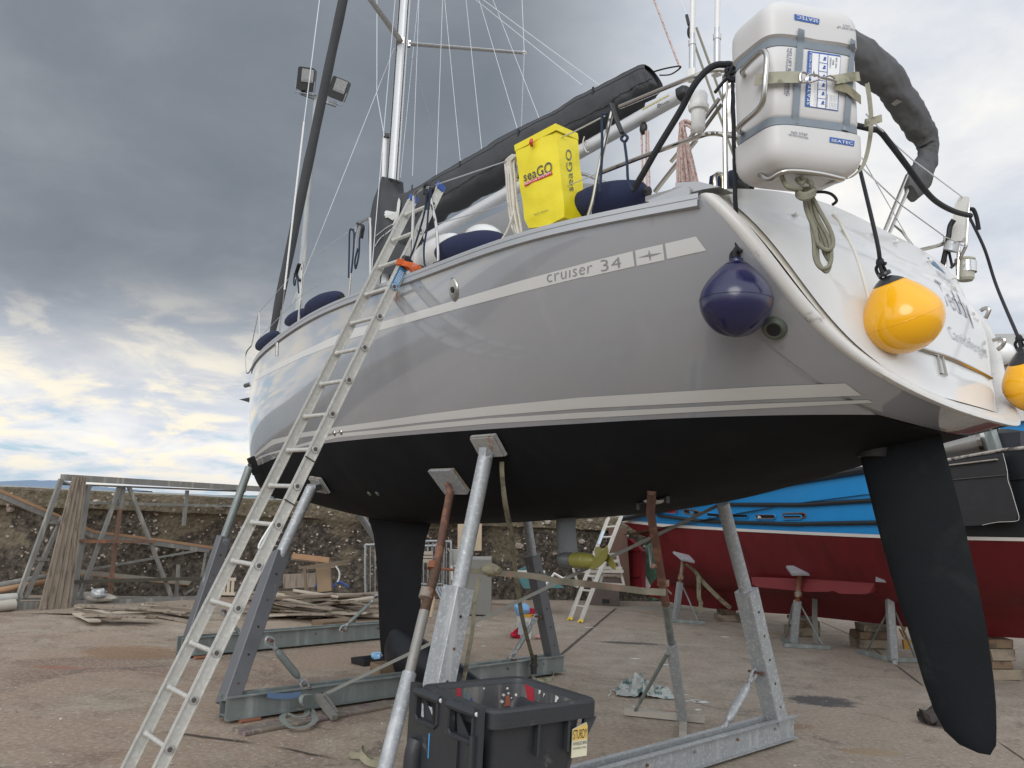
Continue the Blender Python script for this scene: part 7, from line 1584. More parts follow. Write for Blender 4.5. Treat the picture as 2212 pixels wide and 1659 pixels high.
m1 = MB(); m1.tube([D2(370, 1010), D2(400, 960)], .03, 7); simple('blue_rod', 'short blue rod poking from the timber heap', 'rod', [(m1, 'tube', MATS['blue_hose_plastic'])])
# slatted garden chair, dinghy and plastic
m1 = MB()
for i in range(6): m1.beam(D1(1600+i*32, 945), D1(1590+i*32, 1060), .05, .02, up=Vector((0, 1, 0)))
m2 = MB(); m2.beam(D1(1590, 945), D1(1780, 950), .04, .05); m2.beam(D1(1580, 1055), D1(1775, 1060), .04, .05); simple('slatted_chair', 'pale slatted chair back beyond the ladder foot', 'chair', [(m1, 'slats', WM[1]), (m2, 'rails', WM[1])])
c = D1(700, 1085, 15.6); m1 = MB(); m1.ball(c, .42, .2, .09, 16, 8); m2 = MB(); m2.ball(D1(745, 1055, 15.4), .14, .1, .09, 12, 8)
for v in m2.v: v += Vector((noise.noise(v*20), 0, noise.noise(v*18)))*.05
simple('small_dinghy', 'small upturned cream dinghy with clear plastic on top behind the frame', 'dinghy', [(m1, 'hull', mat('dull_cream', (.40, .37, .31), rough=.6)), (m2, 'plastic_sheet', mat('clear_plastic', (.30, .31, .32), rough=.2, spec=.7))])
for i, (a, b, r, lb) in enumerate((((-60, 1010), (340, 935), .06, 'long pale metal tube lying nearest the wall at far left'), ((-60, 1045), (345, 970), .05, 'second long tube with rusty edge at far left'), ((-60, 1100), (120, 1085), .07, 'white rolled sheet at far left edge'), ((-60, 1160), (110, 1140), .09, 'thick cream roll lowest at far left edge'))):
    m1 = MB(); m1.tube([SP(*a, .3-.15*i), SP(*b, .3-.15*i)], r, 10); m1.build('metal_roll', [GF, OR, mat('grey_white_sheet', (.40, .39, .36), rough=.7, var=.2, vs=4), mat('dull_cream', (.4, .37, .31))][i], None, smooth=True, label=lb, category='roll')
# crowd barriers
def barrier(lb, x0, x1, y0, y1, d, lean=0):
    m1 = MB(); a = D2(x0, y0, d); b = D2(x1, y0, d); c = D2(x1, y1, d); e = D2(x0, y1, d); P = [lerp(e, a, .1), lerp(e, a, .92), lerp(a, b, .1), lerp(a, b, .9), lerp(b, c, .1), lerp(b, c, .92), lerp(c, e, .1), lerp(c, e, .9)]
    m1.tube(spl(P, 3, True), .022, 8, closed=True); m2 = MB()
    for i in range(1, 7): m2.tube([lerp(a, b, i/7), lerp(e, c, i/7)], .008, 5)
    return simple('crowd_barrier', lb, 'barrier', [(m1, 'frame_tube', GALV), (m2, 'bars', GALV)], 'steel barriers by the wall')
barrier('steel crowd barrier end showing left of the yacht keel', 745, 1000, 690, 1060, 17); barrier('steel crowd barrier right of the keel, nearest the rusty prop', 1150, 1390, 665, 1010, 17.4); barrier('steel crowd barrier tucked behind the one right of the keel', 1120, 1335, 700, 985, 17.8)
m1 = MB()
for i in range(5): m1.tube([D2(1270+i*22, 1010, 16.5), D2(1320+i*22, 1110, 16)], .02, 6)
simple('loose_tubes', 'loose steel tubes leaning under the right barrier', 'tubes', [(m1, 'tube', GALV)])
for i in range(3):
    m1 = MB(); m1.beam(D2(1182, 755+i*26, 17.1), D2(1250, 755+i*26, 17.1), .03, .08, up=Vector((0, 0, 1))); m1.build('slat', WM[1], None, label=['top slat of three behind the rusty prop', 'middle slat of three behind the rusty prop', 'bottom slat of three behind the rusty prop'][i], category='slat')
m1 = MB(); m1.beam(D2(1380, 900, 17.6), D2(1530, 900, 17.6), .3, .9, up=Vector((0, 0, 1))); m2 = MB()
for i in range(6): m2.beam(D2(1395+i*24, 845, 17.3), D2(1400+i*24, 955, 17.3), .04, .02, up=Vector((0, 1, 0)))
simple('slatted_crate', 'white slatted crate behind the near cradle post', 'crate', [(m1, 'crate_box', mat('dull_white_board', (.40, .38, .34), rough=.8, var=.15, vs=6)), (m2, 'slats', WHITEL)])
m1 = MB(); m1.beam(D2(1500, 995, 17), D2(1695, 995, 17), .8, 1.05, up=Vector((0, 0, 1)), ch=.02)
for v in m1.v: v.z = max(v.z, 0.02)
m1.build('grey_locker', mat('dull_grey_locker', (.24, .235, .21), rough=.7, var=.15, vs=4), None, label='plain grey locker on the ground against the sea wall', category='locker')
m1 = MB(); m1.beam(D2(1445, 572, 19.3), D2(1620, 572, 19.3), .15, .85, up=Vector((0, 0, 1))); 
wbx = MB(); c_ = D2(1532, 572, 19.0); wbx.beam(D2(1443, 572, 19.0), D2(1622, 572, 19.0), .22, .92, up=Vector((0, 0, 1)), ch=.01); wbx.build('wall_box', WOODP, None, label='pale wooden box fixed high on the sea wall', category='box')
m1 = MB(); P = [D2(1880, 890, 18), D2(1990, 835, 18), D2(2100, 930, 18), D2(2240, 1010, 17.6), D2(1940, 1015, 17.6), D2(1880, 940, 18)]; m1.prism(P, Vector((0, .3, 0))); m2 = MB(); m2.beam(D2(1880, 893, 17.8), D2(2100, 893, 17.8), .03, .05); simple('teal_cover', 'faded teal cover with pale trim lying behind the far cradle post', 'cover', [(m1, 'cloth', TEAL), (m2, 'trim', WHITEL)])
m1 = MB(); m1.tube([D3(290, 1000, 17), D3(360, 908, 17), D3(540, 1008, 17)], .03, 4); simple('window_surround', 'white angled window frame leaning on the clutter', 'window frame', [(m1, 'frame_bar', WHITEL)])
m1 = MB(); a = G(*L2(1690, 1055)); b = G(*L3(1110, 1100)); a.z = b.z = .08; m1.tube([a, b], .085, 14); simple('drain_pipe', 'long grey pipe lying on the ground along the sea wall', 'pipe', [(m1, 'pipe', GALV)])
for i in range(16):
    x = rb_.uniform(60, 640); y = rb_.uniform(1015, 1085); board(L3(x, y) if i % 3 else L2(1300+x, y+20), rb_.uniform(.4, 1.4), .08, rb_.gauss(0, .5), .03, rb_.uniform(-.1, .1), WM[i % 3], '%s wood offcut at the sea wall foot, %s' % (['brown', 'pale grey', 'dark'][i % 3], 'near the steel box' if i % 3 else 'left of the near cradle post'), 'offcuts along the wall foot')
m1 = MB(); c = G(*L3(740, 1150)); m1.box(c+Vector((0, .25, .32)), .80*.8, .5, .62, ch=.01); m2 = MB(); m2.box(c+Vector((.02, -.006, .10)), .16, .02, .09); m3 = MB(); m3.box(c+Vector((0, .25, .64)), .75, .56, .03); simple('steel_box', 'rusty brown steel box with a slot near the background ladder', 'steel box', [(m1, 'box_body', mat('brown_steel', (.12, .095, .085), rough=.7, var=.3, vs=4, metal=.2)), (m2, 'slot', BLKM), (m3, 'box_top', WOODG)], loc=c)
m1 = MB(); m1.beam(D3(835, 560, 20.6), D3(862, 1000, 20.6), .42, .1, up=Vector((0, 1, 0))); m1.build('brown_panel', mat('red_brown_panel', (.13, .075, .055), rough=.85, var=.35, vs=3), None, label='tall red brown panel leaning on the wall behind the ladder', category='panel')
m1 = MB(); m1.ball(D3(1095, 900, 21.3), .35, .2, .75, 14, 12)
for v in m1.v: v += Vector((noise.noise(v*3), noise.noise(v*3+Vector((9, 0, 0))), noise.noise(v*2)))*.22
m1.build('green_net', mat('green_netting', (.075, .15, .10), rough=.9, var=.5, vs=12, bump=.02, bs=20), None, smooth=True, label='heap of green netting behind the fishing boat rudder', category='net')
m1 = MB(); m1.beam(D3(1035, 975, 20.9), D3(1065, 960, 20.9), .1, .5, up=Vector((0, 0, 1))); m1.build('white_board', WHITEL, None, label='small white board standing at the foot of the green net', category='board')
# background ladder
t = thing('ladder', 'cream aluminium ladder with yellow feet leaning on the wall in the background', 'ladder', G(*L3(510, 1265)))
a0, a1 = G(*L3(472, 1262)), YP(*L3(765, 490), 18.9); b0_, b1_ = G(*L3(552, 1280)), YP(*L3(862, 480), 18.7); LC = mat('cream_ladder', (.52, .49, .43), rough=.5, var=.2, vs=8)
for a, b in ((a0, a1), (b0_, b1_)):
    mb = MB(); mb.beam(a, b, .045, .09, up=Vector((0, 1, .3))); s_ = mb.build('stile', LC, t); mb = MB(); mb.beam(a, lerp(a, b, .02), .055, .10, up=Vector((0, 1, .3))); mb.build('foot', YELP, s_)
for k_ in (.13, .27, .40, .53, .66, .79, .90): mb = MB(); mb.tube([lerp(a0, a1, k_), lerp(b0_, b1_, k_)], .020, 8); mb.build('rung', LC, t, smooth=True)
mb = MB(); mb.beam(lerp(a0, a1, .72)-Vector((0, .08, 0)), lerp(a0, a1, .86)-Vector((0, .08, 0)), .05, .02, up=Vector((0, 1, 0))); mb.build('sticker', mat('pale_sticker', (.5, .6, .7), rough=.4), t)
t = thing('step_ladder', 'low cream step ladder standing behind the leaning background ladder', 'step ladder', G(*L3(700, 1000)))
for a, b in (((500, 865), (530, 960)), ((830, 760), (885, 1000)), ((760, 770), (700, 1000)), ((640, 870), (660, 990))): mb = MB(); mb.beam(D3(*a, 18.2), D3(*b, 18.2), .05, .05); mb.build('leg', LC, t)
for a, b in (((770, 765), (830, 762)), ((760, 815), (845, 812)), ((520, 855), (870, 868)), ((540, 890), (880, 890)), ((700, 985), (890, 995))): mb = MB(); mb.beam(D3(*a, 18.1), D3(*b, 18.1), .06, .06); mb.build('tread', LC, t)
# tub, rag and small litter
c = G(*L2(1940, 1395)); t = thing('white_tub', 'white paint tub with blue cloth and yellow lid behind the far brace', 'paint tub', c)
mb = MB(); mb.lathe([(.11, 0), (.13, .36), (.135, .37)], c, n=18); mb.build('tub', WHITEB, t, smooth=True, auto=R_(40)); mb = MB(); mb.lathe([(.137, 0), (.137, .04)], c+Vector((.02, 0, .34)), n=18); mb.build('lid', mat('orange_lid', (.7, .35, .03), rough=.4), t)
mb = MB(); mb.box(c+Vector((-.02, -.13, .17)), .16, .004, .2); mb.build('tub_label', mat('tub_print', (.4, .42, .44), rough=.5, var=.4, vs=60), t)
mb = MB(); mb.ball(c+Vector((-.04, -.05, .44)), .13, .1, .10, 12, 8)
for v in mb.v: v += Vector((noise.noise(v*14), 0, noise.noise(v*12)))*.05
mb.build('blue_cloth', mat('light_blue_cloth', (.22, .42, .66), rough=.8), t, smooth=True); mb = MB(); mb.box(c+Vector((.1, .02, .42)), .14, .1, .09, ch=.02); mb.build('red_can', REDCL, t)
mb = MB(); c2 = G(*L2(1895, 1395)); mb.ball(c2+Vector((0, 0, .07)), .11, .08, .08, 12, 8)
for v in mb.v: v += Vector((noise.noise(v*16), noise.noise(v*15), noise.noise(v*14)))*.06
mb.build('red_rag', mat('bright_red_rag', (.50, .01, .04), rough=.8), None, smooth=True, label='crumpled bright red rag beside the white tub', category='rag')
mb = MB(); mb.ball(G(*L2(1868, 1390))+Vector((0, 0, .03)), .07, .04, .03, 10, 6); mb.build('glove', BLKM, None, smooth=True, label='small black glove touching the red rag', category='glove')
mb = MB(); c2 = G(*L2(2052, 1402)); mb.tube([c2+Vector((-.06, 0, .035)), c2+Vector((.06, 0, .035))], .03, 10); mb.build('pink_roller', mat('pink_foam', (.5, .28, .25), rough=.8), None, smooth=True, label='pink roller sleeve on the ground right of the tub', category='roller')
c = G(*W7(520, 990)); rows = []; 
for i in range(26):
    r = []
    for j in range(26):
        x = (i/25-.5)*.62; y = (j/25-.5)*.42; rr_ = math.hypot(x/.31, y/.21); p = c+Vector((x*(1+.25*noise.noise(Vector((y*9, 0, 1)))), y*(1+.2*noise.noise(Vector((x*9, 3, 1)))), 0)); h = max(0, 1-rr_**2*.8)*.10*(1+1.2*noise.noise(Vector((x*14, y*14, 0))))+.03*abs(noise.noise(Vector((x*25, y*25, 4))))+.006
        if x < 0: h *= 1.7
        p.z = max(.005, h); r.append(p)
    rows.append(r)
mb = MB(); mb.grid(rows); mb.build('rag', RAG, None, smooth=True, label='crumpled green and white rag lying by the slim prop', category='rag')
mb = MB(); mb.tube(spl([G(*W7(*p), .012) for p in ((200, 1000), (225, 970), (215, 950), (280, 948), (400, 965))], 5), .006, 5); mb.build('string', ROPEW, None, smooth=True, label='thin white string trailing from the rag', category='string')
mb = MB(); c = G(*W8(1425, 1215)); mb.ball(c+Vector((0, 0, .08)), .16, .12, .10, 14, 8)
for v in mb.v: v += Vector((noise.noise(v*8), noise.noise(v*9), noise.noise(v*9)*.7))*.09
mb.build('dark_cloth', mat('dark_brown_cloth', (.05, .042, .038), rough=.9, var=.3, vs=10), None, smooth=True, label='dark brown cloth heap on the ground behind the rudder tip', category='cloth')
for x, y, r in ((150, 1340, .03), (2100, 770, .02), (1710, 1000, .02)): pass

# ================================================================ the blue and red fishing boat
F1 = G(1580, 1343); F2 = G(2150, 1462); fdir = vn(F2-F1); fn = Vector((fdir.y, -fdir.x, 0)); fn = fn if fn.dot(CAM-F1) > 0 else -fn
def FBp(p, h): return PL(p[0], p[1], F1+fn*h, fn)
print('fb stern', FBp(L3(950, 800), .05), FBp((1400,1120),.9), FBp((2200,1120),2))
fbt = thing('fishing_boat', 'wooden fishing boat with bright blue topsides and dark red bottom', 'fishing boat', F1)
xs0, xs1 = 1345, 2330; NX = 60
def curve(pts, hs, n=NX, u0=None):
    "pts sorted by u; hs (u, half breadth)"
    pts = sorted(pts); U = [p[0] for p in pts]; V = [p[1] for p in pts]; P = []
    for i in range(n+1):
        u = lerp(u0 or xs0, xs1, (i/n)); v = float(np.interp(u, U, V)) if u <= U[-1] else V[-1]+(u-U[-1])*(V[-1]-V[-2])/(U[-1]-U[-2])
        if u < U[0]: v = V[0]
        h = float(np.interp(u, [a for a, b in hs], [b for a, b in hs])); P.append(FBp((u, v), h))
    return P
topv = [(1345, 1121), (1410, 1106), (1500, 1086), (1600, 1064), (1700, 1043), (1790, 1028), (1865, 1016), (1990, 1003), L4(1610, 490), L4(2040, 412), L4(2212, 396), (2330, 955)]
Hs = lambda a, b, c: [(1345, a), (1500, b), (1750, c), (2330, c+.1)]
ctop = curve(topv, Hs(.9, 1.35, 1.6)); cbu = curve([L3(870, 500), L3(1150, 530), L3(1700, 565), L3(2212, 590), L4(1070, 1075), L4(1760, 1090), L4(2212, 1098), (2330, 1166)], Hs(.75, 1.22, 1.52))
cbl = curve([L3(885, 520), L3(1150, 552), L3(1700, 586), L3(2212, 612), L4(1080, 1102), L4(1765, 1118), L4(2212, 1127), (2330, 1174)], Hs(.74, 1.21, 1.51))
cm1 = curve([(1362, 1160), (1420, 1175), (1500, 1190), (1700, 1205), (2330, 1215)], Hs(.5, 1.0, 1.30), u0=1416); cbg = curve([(1395, 1215), (1440, 1240), (1500, 1255), (1650, 1268), (1900, 1280), (2330, 1290)], Hs(.22, .65, .92), u0=1432)
cga = curve([(1395, 1250), (1440, 1262), (1500, 1272), (1670, 1289), (1915, 1316), (2212, 1321), (2330, 1324)], Hs(.13, .25, .45), u0=1412); ckb = curve([L3(1050, 1072), L3(1300, 1140), L3(1580, 1175), L3(2150, 1215), W8(0, 235), W8(1050, 340), W8(1890, 440), W8(2212, 456), (2330, 1390)], Hs(.11, .12, .13), u0=1394)
for i in range(NX+1):
    if ckb[i].z > cga[i].z: ckb[i] = cga[i]-Vector((0, 0, .02))
def interp(A, B, k): return [[lerp(a, b, t/k) for a, b in zip(A, B)] for t in range(k+1)]
kk = int(NX*(1985-xs0)/(xs1-xs0))
up_ = interp(cbu, ctop, 6)
# flare the topside slightly so that strakes cast real relief
mb = MB(); mb.grid([r[:kk+1] for r in up_]); mb.build('blue_topside', BLUE, fbt, smooth=True)
mb = MB(); mb.grid([r[kk:] for r in up_]); mb.build('black_topside', BLKW, fbt, smooth=True)
mb = MB(); mb.grid([[p+fn*.012 for p in cbl], [p+fn*.012 for p in cbu]]); mb.build('boot_line', WHITEL, fbt)
FBV = BVHTree.FromPolygons([tuple(p) for r in up_ for p in r], [(i*(NX+1)+j, i*(NX+1)+j+1, (i+1)*(NX+1)+j+1, (i+1)*(NX+1)+j) for i in range(6) for j in range(NX)])
rows = [ckb, cga]+[[lerp(a, b, .5)+fn*.0 for a, b in zip(cga, cbg)], cbg, [lerp(a, b, .5)+fn*.05 for a, b in zip(cbg, cm1)], cm1, [lerp(a, b, .5)+fn*.02 for a, b in zip(cm1, cbl)], cbl]
mb = MB(); mb.grid(rows); mb.grid([[p-fn*(2*(p-F1).dot(fn)) for p in r] for r in rows[:2]]); mb.build('red_bottom', RED, fbt, smooth=True)
# far side so that the boat is a closed body
far = [[p-fn*(2*(p-F1).dot(fn)) for p in r] for r in (ckb, cga, cbg, cm1, cbl, cbu, ctop)]
mb = MB(); mb.grid(far); mb.build('far_side', RED, fbt, smooth=True)
mb = MB(); mb.grid([[p-Vector((0, 0, .35)) for p in ctop], [p-Vector((0, 0, .35)) for p in far[-1]]]); mb.build('deck', WOODG, fbt)
mb = MB(); mb.grid([[r[0] for r in rows+up_[1:]], [(r[0]-fn*(2*(r[0]-F1).dot(fn))) for r in rows+up_[1:]]]); mb.build('stern', RED, fbt)
def fstrip(name, pts, r, m_, off=.02, bvh=FBV):
    P = [hit(*p, off, bvh) for p in polyl(pts, 30)]; P = [p for p in P if p]; mb = MB(); mb.tube(P, r, 8); return mb.build(name, m_, fbt, smooth=True)
fstrip('rubbing_strake', [L3(1150, 468), L3(1500, 512), L3(2212, 535), L4(450, 988), L4(1045, 978), L4(1200, 972)], .034, BLKW)
fstrip('rubbing_strake', [L3(1640, 385), L3(2212, 388), L4(500, 833), L4(990, 802), L4(1150, 790)], .034, BLKW)
mb = MB(); mb.tube([p+Vector((0, 0, .0))+fn*.02 for p in ctop[:kk+3]], .06, 8); mb.build('cap_rail', BLKW, fbt, smooth=True)
mb = MB(); mb.tube([p+Vector((0, 0, .02)) for p in ctop[kk+3:]], .022, 8); mb.build('cap_rail', mat('scraped_white_rail', (.45, .41, .36), rough=.7, var=.3, vs=5, col2=(.06, .05, .05), c2s=4), fbt, smooth=True)
mb = MB(); mb.beam(CAM+ray(*L4(735, 568))*17, CAM+ray(*L4(930, 540))*17, .3, .25); mb.build('white_coaming', WHITEL, fbt)
SLB = mat('slot_shadow_gap', (.008, .008, .009), rough=.9)
for i, (f, x0, x1, yc0, yc1) in enumerate(((L3, 1340, 1458, 438, 450), (L3, 1512, 1622, 463, 470), (L3, 1700, 1825, 472, 473), (L3, 1880, 2030, 478, 479), (L3, 2088, 2230, 484, 483), (L4, 75, 235, 932, 932), (L4, 290, 475, 925, 921), (L3, 1200, 1290, 438, 440))):
    hh = 15 if f is L3 else 19; P = []
    for a in range(-90, 91, 30): P.append((x1-hh+hh*math.cos(R_(a)), yc1+hh*math.sin(R_(a))))
    for a in range(90, 271, 30): P.append((x0+hh+hh*math.cos(R_(a)), yc0+hh*math.sin(R_(a))))
    q = [hit(*f(*p), .004, FBV) for p in P]
    if all(q):
        mb = MB(); mb.add(q, [tuple(range(len(q)))]); sl_o = mb.build('freeing_port', SLB if i != 7 else mat('red_port', (.45, .02, .03)), fbt)
        mb = MB(); mb.tube([p+fn*.006 for p in q], .012, 5, closed=True); mb.build('port_rim', mat('port_rim_brown', (.16, .09, .06), rough=.6) if i % 3 == 0 else BLUE, sl_o)
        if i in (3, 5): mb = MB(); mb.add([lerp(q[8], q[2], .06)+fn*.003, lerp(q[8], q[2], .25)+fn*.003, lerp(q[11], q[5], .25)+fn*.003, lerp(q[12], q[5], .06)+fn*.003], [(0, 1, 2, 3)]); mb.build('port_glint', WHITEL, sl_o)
mb = MB(); mb.prism([FBp(L3(*p), .05) for p in ((880, 645), (915, 632), (990, 690), (1038, 740), (1035, 1030), (975, 1010), (880, 980))], fn*.10); ru = mb.build('rudder', RED, fbt)
for y in (730, 925): mb = MB(); mb.beam(FBp(L3(882, y), .12), FBp(L3(1000, y+6), .12), .02, .05, up=fn); mb.build('rudder_strap', RED, ru)
mb = MB(); mb.tube([FBp(L3(1075, 700), .1), FBp(L3(1090, 860), .1)], .03, 8); mb.build('rudder_stock', GALV, fbt)
P = [FBp(L4(*p), 1.04) for p in ((52, 1412), (300, 1420), (600, 1432), (1000, 1430), (1040, 1460), (1000, 1535), (950, 1550), (760, 1545), (705, 1522), (660, 1530), (500, 1530), (100, 1492), (60, 1470))]
mb = MB(); mb.prism(P, fn*.08); mb.build('bilge_plate', REDL, fbt)
# black sheet and gear over the quarter
P = [FBp(L4(*p), 1.78) for p in ((1560, 500), (2040, 425), (2075, 560), (2082, 600), (2130, 780), (2170, 930), (2150, 965), (2000, 975), (1880, 998), (1740, 1006), (1560, 1010))]
mb = MB(); mb.prism(P, fn*.03); bs = mb.build('black_sheet', BLKS, fbt)
mb = MB(); mb.beam(FBp(L4(1600, 522), 1.81), FBp(L4(2000, 474), 1.81), .015, .05, up=fn); mb.build('sheet_batten', mat('rust_streaked_batten', (.35, .31, .27), rough=.7, var=.3, vs=6, col2=(.25, .13, .08), c2s=5), bs)
mb = MB(); mb.tube(spl([FBp(L4(*p), 1.80) for p in ((2045, 425), (2078, 560), (2085, 640), (2112, 720), (2150, 850), (2172, 930), (2150, 966), (2000, 975), (1880, 998))], 5), .0028, 5); mb.build('frayed_hem', WHITEL, bs)
mb = MB(); mb.beam(FBp(L4(1600, 640), 1.805), FBp(L4(2070, 598), 1.805), .008, .02, up=fn); mb.build('sheet_seam', mat('dull_seam', (.10, .095, .09), rough=.8), bs)
a = FBp(L4(1420, 440), 1.15); b = FBp(L4(1955, 320), 1.15); mb = MB(); mb.tube([a, b], .235, 28); dr_ = mb.build('steel_drum', mat('brushed_stainless', (.52, .50, .47), rough=.32, metal=.85, var=.2, vs=3), fbt, smooth=True, auto=R_(40))
mb = MB(); mb.tube([b-vn(b-a)*.04, b+vn(b-a)*.02], .25, 28); mb.build('drum_rim', STEEL, dr_, smooth=True, auto=R_(40))
mb = MB(); mb.beam(FBp(L4(1935, 225), 1.6), FBp(L4(1995, 412), 1.6), .12, .10); mb.build('support_bar', GALVG, fbt)
for (x0, y0, x1, y1, lbn) in ((2010, 240, 2150, 400, 'black_bin_bag'), (2060, 265, 2330, 400, 'dark_engine_cover')):
    c0 = FBp(L4(x0, y1), 1.25); c1 = FBp(L4(x1, y0), 1.25); mb = MB(); mb.beam(Vector(((c0.x+c1.x)/2, (c0.y+c1.y)/2, c0.z)), Vector(((c0.x+c1.x)/2, (c0.y+c1.y)/2, c1.z)), (Vector((c1.x-c0.x, c1.y-c0.y, 0))).length, .5, up=fn, ch=.07); mb.build(lbn, BLKW if x0 == 2010 else mat('navy_black_cover', (.03, .03, .04), rough=.6, var=.2, vs=6, bump=.01, bs=4), fbt, smooth=True, auto=R_(20))
mb = MB(); mb.prism([FBp(L4(*p), -.4) for p in ((1700, 200), (2400, 165), (2400, 420), (1700, 420))], fn*.3); mb.build('blue_coaming', BLUE, fbt)
mb = MB(); mb.prism([FBp(L4(*p), -.3) for p in ((1700, 115), (2400, 92), (2400, 168), (1700, 190))], fn*.3); mb.build('white_bulwark', WHITEL, fbt)
# wheelhouse far right
cw = lambda x, y, h=-1.0: FBp(S7(x, y), h)
mb = MB(); mb.prism([cw(1780, 1360), cw(2500, 1360), cw(2500, 1105), cw(2150, 1112), cw(1930, 1125), cw(1800, 1180)], fn*1.2); wh = mb.build('wheelhouse', mat('pale_grey_cabin', (.50, .50, .48), rough=.4, var=.06, vs=3), fbt)
mb = MB(); mb.prism([cw(1700, 1355), cw(2500, 1355), cw(2500, 1510), cw(1700, 1510)], fn*1.3); mb.build('brown_band', mat('varnished_brown', (.10, .035, .022), rough=.35, var=.2, vs=5), wh)
mb = MB(); mb.prism([cw(1700, 1510), cw(2500, 1510), cw(2500, 2100), cw(1700, 2100)], fn*1.2); mb.build('cabin_side', mat('cream_cabin', (.50, .46, .40), rough=.6, var=.25, vs=3), wh)
mb = MB(); mb.beam(cw(1800, 1340, -.35), cw(2400, 1340, -.35), .05, .04); mb.build('cabin_trim', BLKM, wh)
mb = MB(); mb.ball(cw(1945, 1300, -.3), .17, .17, .17, 16, 10); mb.build('radar_dome', WHITEB, wh, smooth=True)
mb = MB(); mb.ball(cw(2190, 1720, 0.2), .12, .12, .08, 12, 8); mb.build('red_buoy', REDCL, wh, smooth=True)
# ---- jack stands under the fishing boat
def stand(lb, f1, padq, f2, ptop, pbot, braces, foot, h0):
    t = thing('boat_stand', lb, 'boat stand', G(*f2(*pbot)), 'stands holding the fishing boat')
    base = G(*f2(*pbot)); dpt = base.y; Yp = lambda f, p, k=0: YP(*f(*p), dpt+k)
    topp = Yp(f1, ptop, -.32); base = base+Vector((0, 0, .03)); mid = lerp(base, topp, .62)
    mb = MB(); mb.beam(base, mid, .11, .11, ch=.012); mb.build('post', GALV, t); mb = MB(); mb.tube([mid, topp], .036, 12); po_ = mb.build('screw_tube', RUSTG, t, smooth=True)
    mb = MB(); c = lerp(mid, topp, .25); mb.tube([c-Vector((0, 0, .04)), c+Vector((0, 0, .04))], .058, 12); mb.build('screw_nut', RUSTG, po_, smooth=True, auto=R_(30))
    (x0, y0), (x1, y1), (x2, y2), (x3, y3) = padq; A = Yp(f1, (x0, y0), -.22); B = Yp(f1, (x1, y1), -.22); C_ = Yp(f1, (x2, y2), -.50); E_ = Yp(f1, (x3, y3), -.50); nn = vn((B-A).cross(C_-B)); mb = MB(); mb.prism([A, B, C_, E_], nn*.04); mb.build('pad', mat('scuffed_pad_board', (.30, .30, .32), rough=.7, var=.25, vs=12), t)
    for a, b in braces: mb = MB(); mb.tube([Yp(f2, a), G(*f2(*b))+Vector((0, 0, .04))], .016, 7); mb.build('brace', GALVG, t, smooth=True)
    for a, b in foot: mb = MB(); mb.beam(G(*f2(*a))+Vector((0, 0, .035)), G(*f2(*b))+Vector((0, 0, .035)), .07, .06); mb.build('foot', GALVG, t)
stand('boat stand furthest left with blue topped pad near the fishing boat stern', L3, ((1255, 745), (1375, 775), (1418, 822), (1320, 800)), L3, (1330, 805), (1272, 1265), [((1322, 990), (1445, 1285))], [((1235, 1275), (1495, 1292)), ((1262, 1240), (1272, 1275))], 1)
stand('boat stand in the middle under the light red bilge plate', L4, ((315, 1330), (505, 1325), (548, 1392), (362, 1392)), W8, (425, 1392), (180, 520), [((232, 150), (440, 545)), ((175, 150), (110, 480))], [((90, 535), (500, 555)), ((85, 480), (180, 530))], 1)
stand('boat stand furthest right, half hidden by the yacht rudder', L4, ((1030, 1372), (1165, 1390), (1160, 1450), (1030, 1440)), W8, (1040, 0), (1062, 672), [((1012, 225), (830, 585)), ((1078, 225), (1252, 645))], [((755, 590), (1060, 668)), ((1060, 668), (1270, 668)), ((1060, 668), (1075, 690))], 1)
def stack(px, f, items, lab):
    for i, (x0, x1, y0, y1, s) in enumerate(items):
        g = G(*f(px[0], px[1])); d = g.y; a = YP(*f(x0, (y0+y1)/2), d); b = YP(*f(x1, (y0+y1)/2), d); hgt = abs(YP(*f(x0, y0), d).z-YP(*f(x0, y1), d).z)
        mb = MB(); mb.beam(a+Vector((0, .15, 0)), b+Vector((0, .15, 0)), .42+.05*s, hgt*.97, up=Vector((0, 0, 1)), ch=.012)
        for v in mb.v: v += Vector((noise.noise(v*4), noise.noise(v*4+Vector((3, 0, 0))), 0))*.03
        mb.build('timber_block', mat('grey_brown_block', (.25, .205, .15), rough=.9, var=.35, vs=4, col2=(.12, .095, .07), c2s=3, bump=.006, bs=18) if i % 2 == 0 else WOODB, None, label=lab[i], category='timber block', group='timber blocks under the fishing boat')
stack((1690, 1270), L3, [(1590, 1790, 1215, 1270, 0), (1612, 1720, 1172, 1215, 1)], ['wide timber block between the left and middle boat stands', 'narrow timber block on top of the wide one by the left stand'])
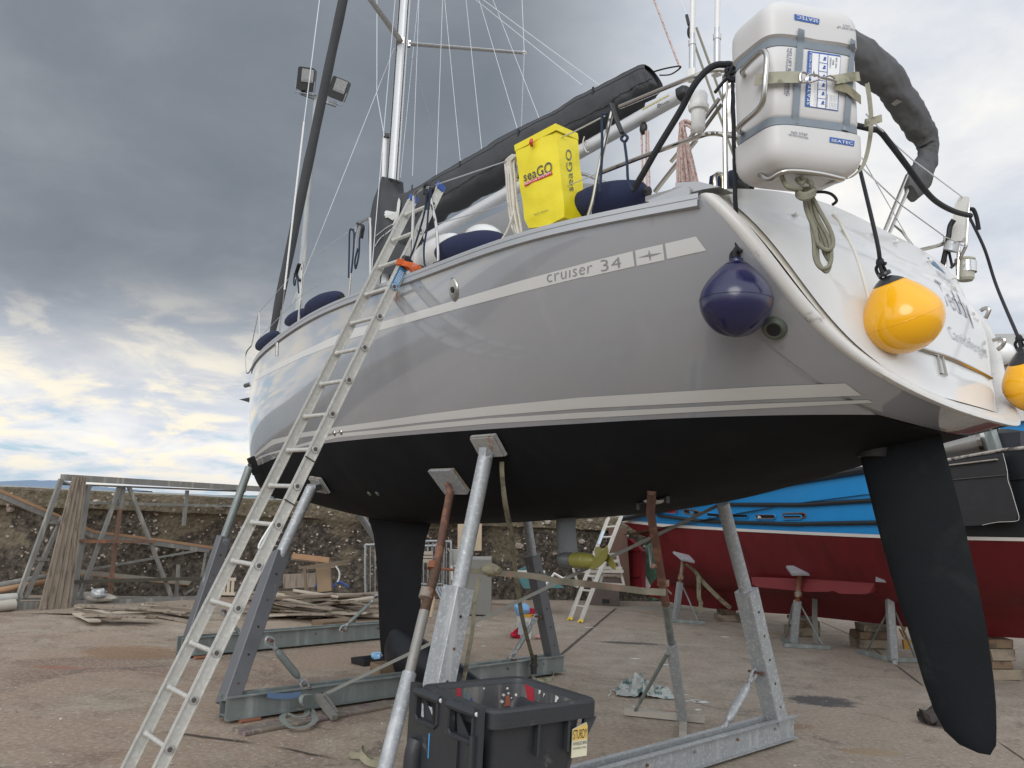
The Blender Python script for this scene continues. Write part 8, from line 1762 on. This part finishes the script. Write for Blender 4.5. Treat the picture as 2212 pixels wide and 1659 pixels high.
stack((280, 440), W8, [(150, 410, 355, 440, 0), (215, 400, 300, 355, 1), (180, 385, 268, 300, 0)], ['lowest block of the stack behind the middle boat stand', 'second block of the stack behind the middle boat stand', 'thin top block of the stack behind the middle boat stand'])
stack((880, 550), W8, [(750, 1010, 462, 545, 0), (752, 1008, 396, 462, 1), (790, 1000, 332, 396, 0)], ['lowest block of the stack left of the right boat stand', 'middle block of the stack left of the right boat stand', 'short top block of the stack left of the right boat stand'])
stack((2060, 822), W8, [(1900, 2160, 725, 822, 1), (1905, 2090, 650, 725, 0), (1900, 2110, 545, 650, 1), (1890, 2100, 462, 545, 0)], ['long bottom board of the block stack right of the rudder', 'split block second from the bottom right of the rudder', 'square block third from the bottom right of the rudder', 'rounded top block right of the rudder'])
t = thing('hanging_strap', 'olive strap tied to a stand and hanging by the left boat stand', 'strap', G(*L3(1460, 1290))); dq = G(*L3(1272, 1265)).y
ribbon('webbing', [YP(*L3(*p), dq-.1) for p in ((1350, 835), (1440, 920), (1450, 1080), (1465, 1130), (1455, 1200))], .10, WEBD, t, BF); ribbon('webbing', [YP(*L3(*p), dq-.05) for p in ((1440, 920), (1500, 990), (1600, 1090), (1690, 1170))], .08, WEBD, t, Vector((0, 0, 1)))
t = thing('hanging_strap', 'grey strap hanging beside the middle boat stand', 'strap', G(*W8(370, 515))); dq = G(*W8(180, 520)).y; ribbon('webbing', [YP(*W8(*p), dq+.2) for p in ((300, -20), (360, 60), (365, 250), (370, 330), (375, 500))], .10, mat('grey_webbing', (.2, .2, .18)), t, BF)
t = thing('ochre_propeller', 'ochre painted propeller below the fishing boat beside the right stand', 'propeller', G(*W8(1180, 560))); dq = G(*W8(1062, 672)).y+.8
for i, P in enumerate((((1130, 240), (1165, 250), (1180, 330), (1150, 400), (1125, 330)), ((1140, 470), (1180, 450), (1215, 480), (1200, 555), (1150, 550)), ((1110, 370), (1160, 400), (1190, 460), (1150, 450)))):
    mb = MB(); mb.prism([YP(*W8(*p), dq) for p in P], Vector((0, .06, 0))); mb.build('blade', LEATHER, t)
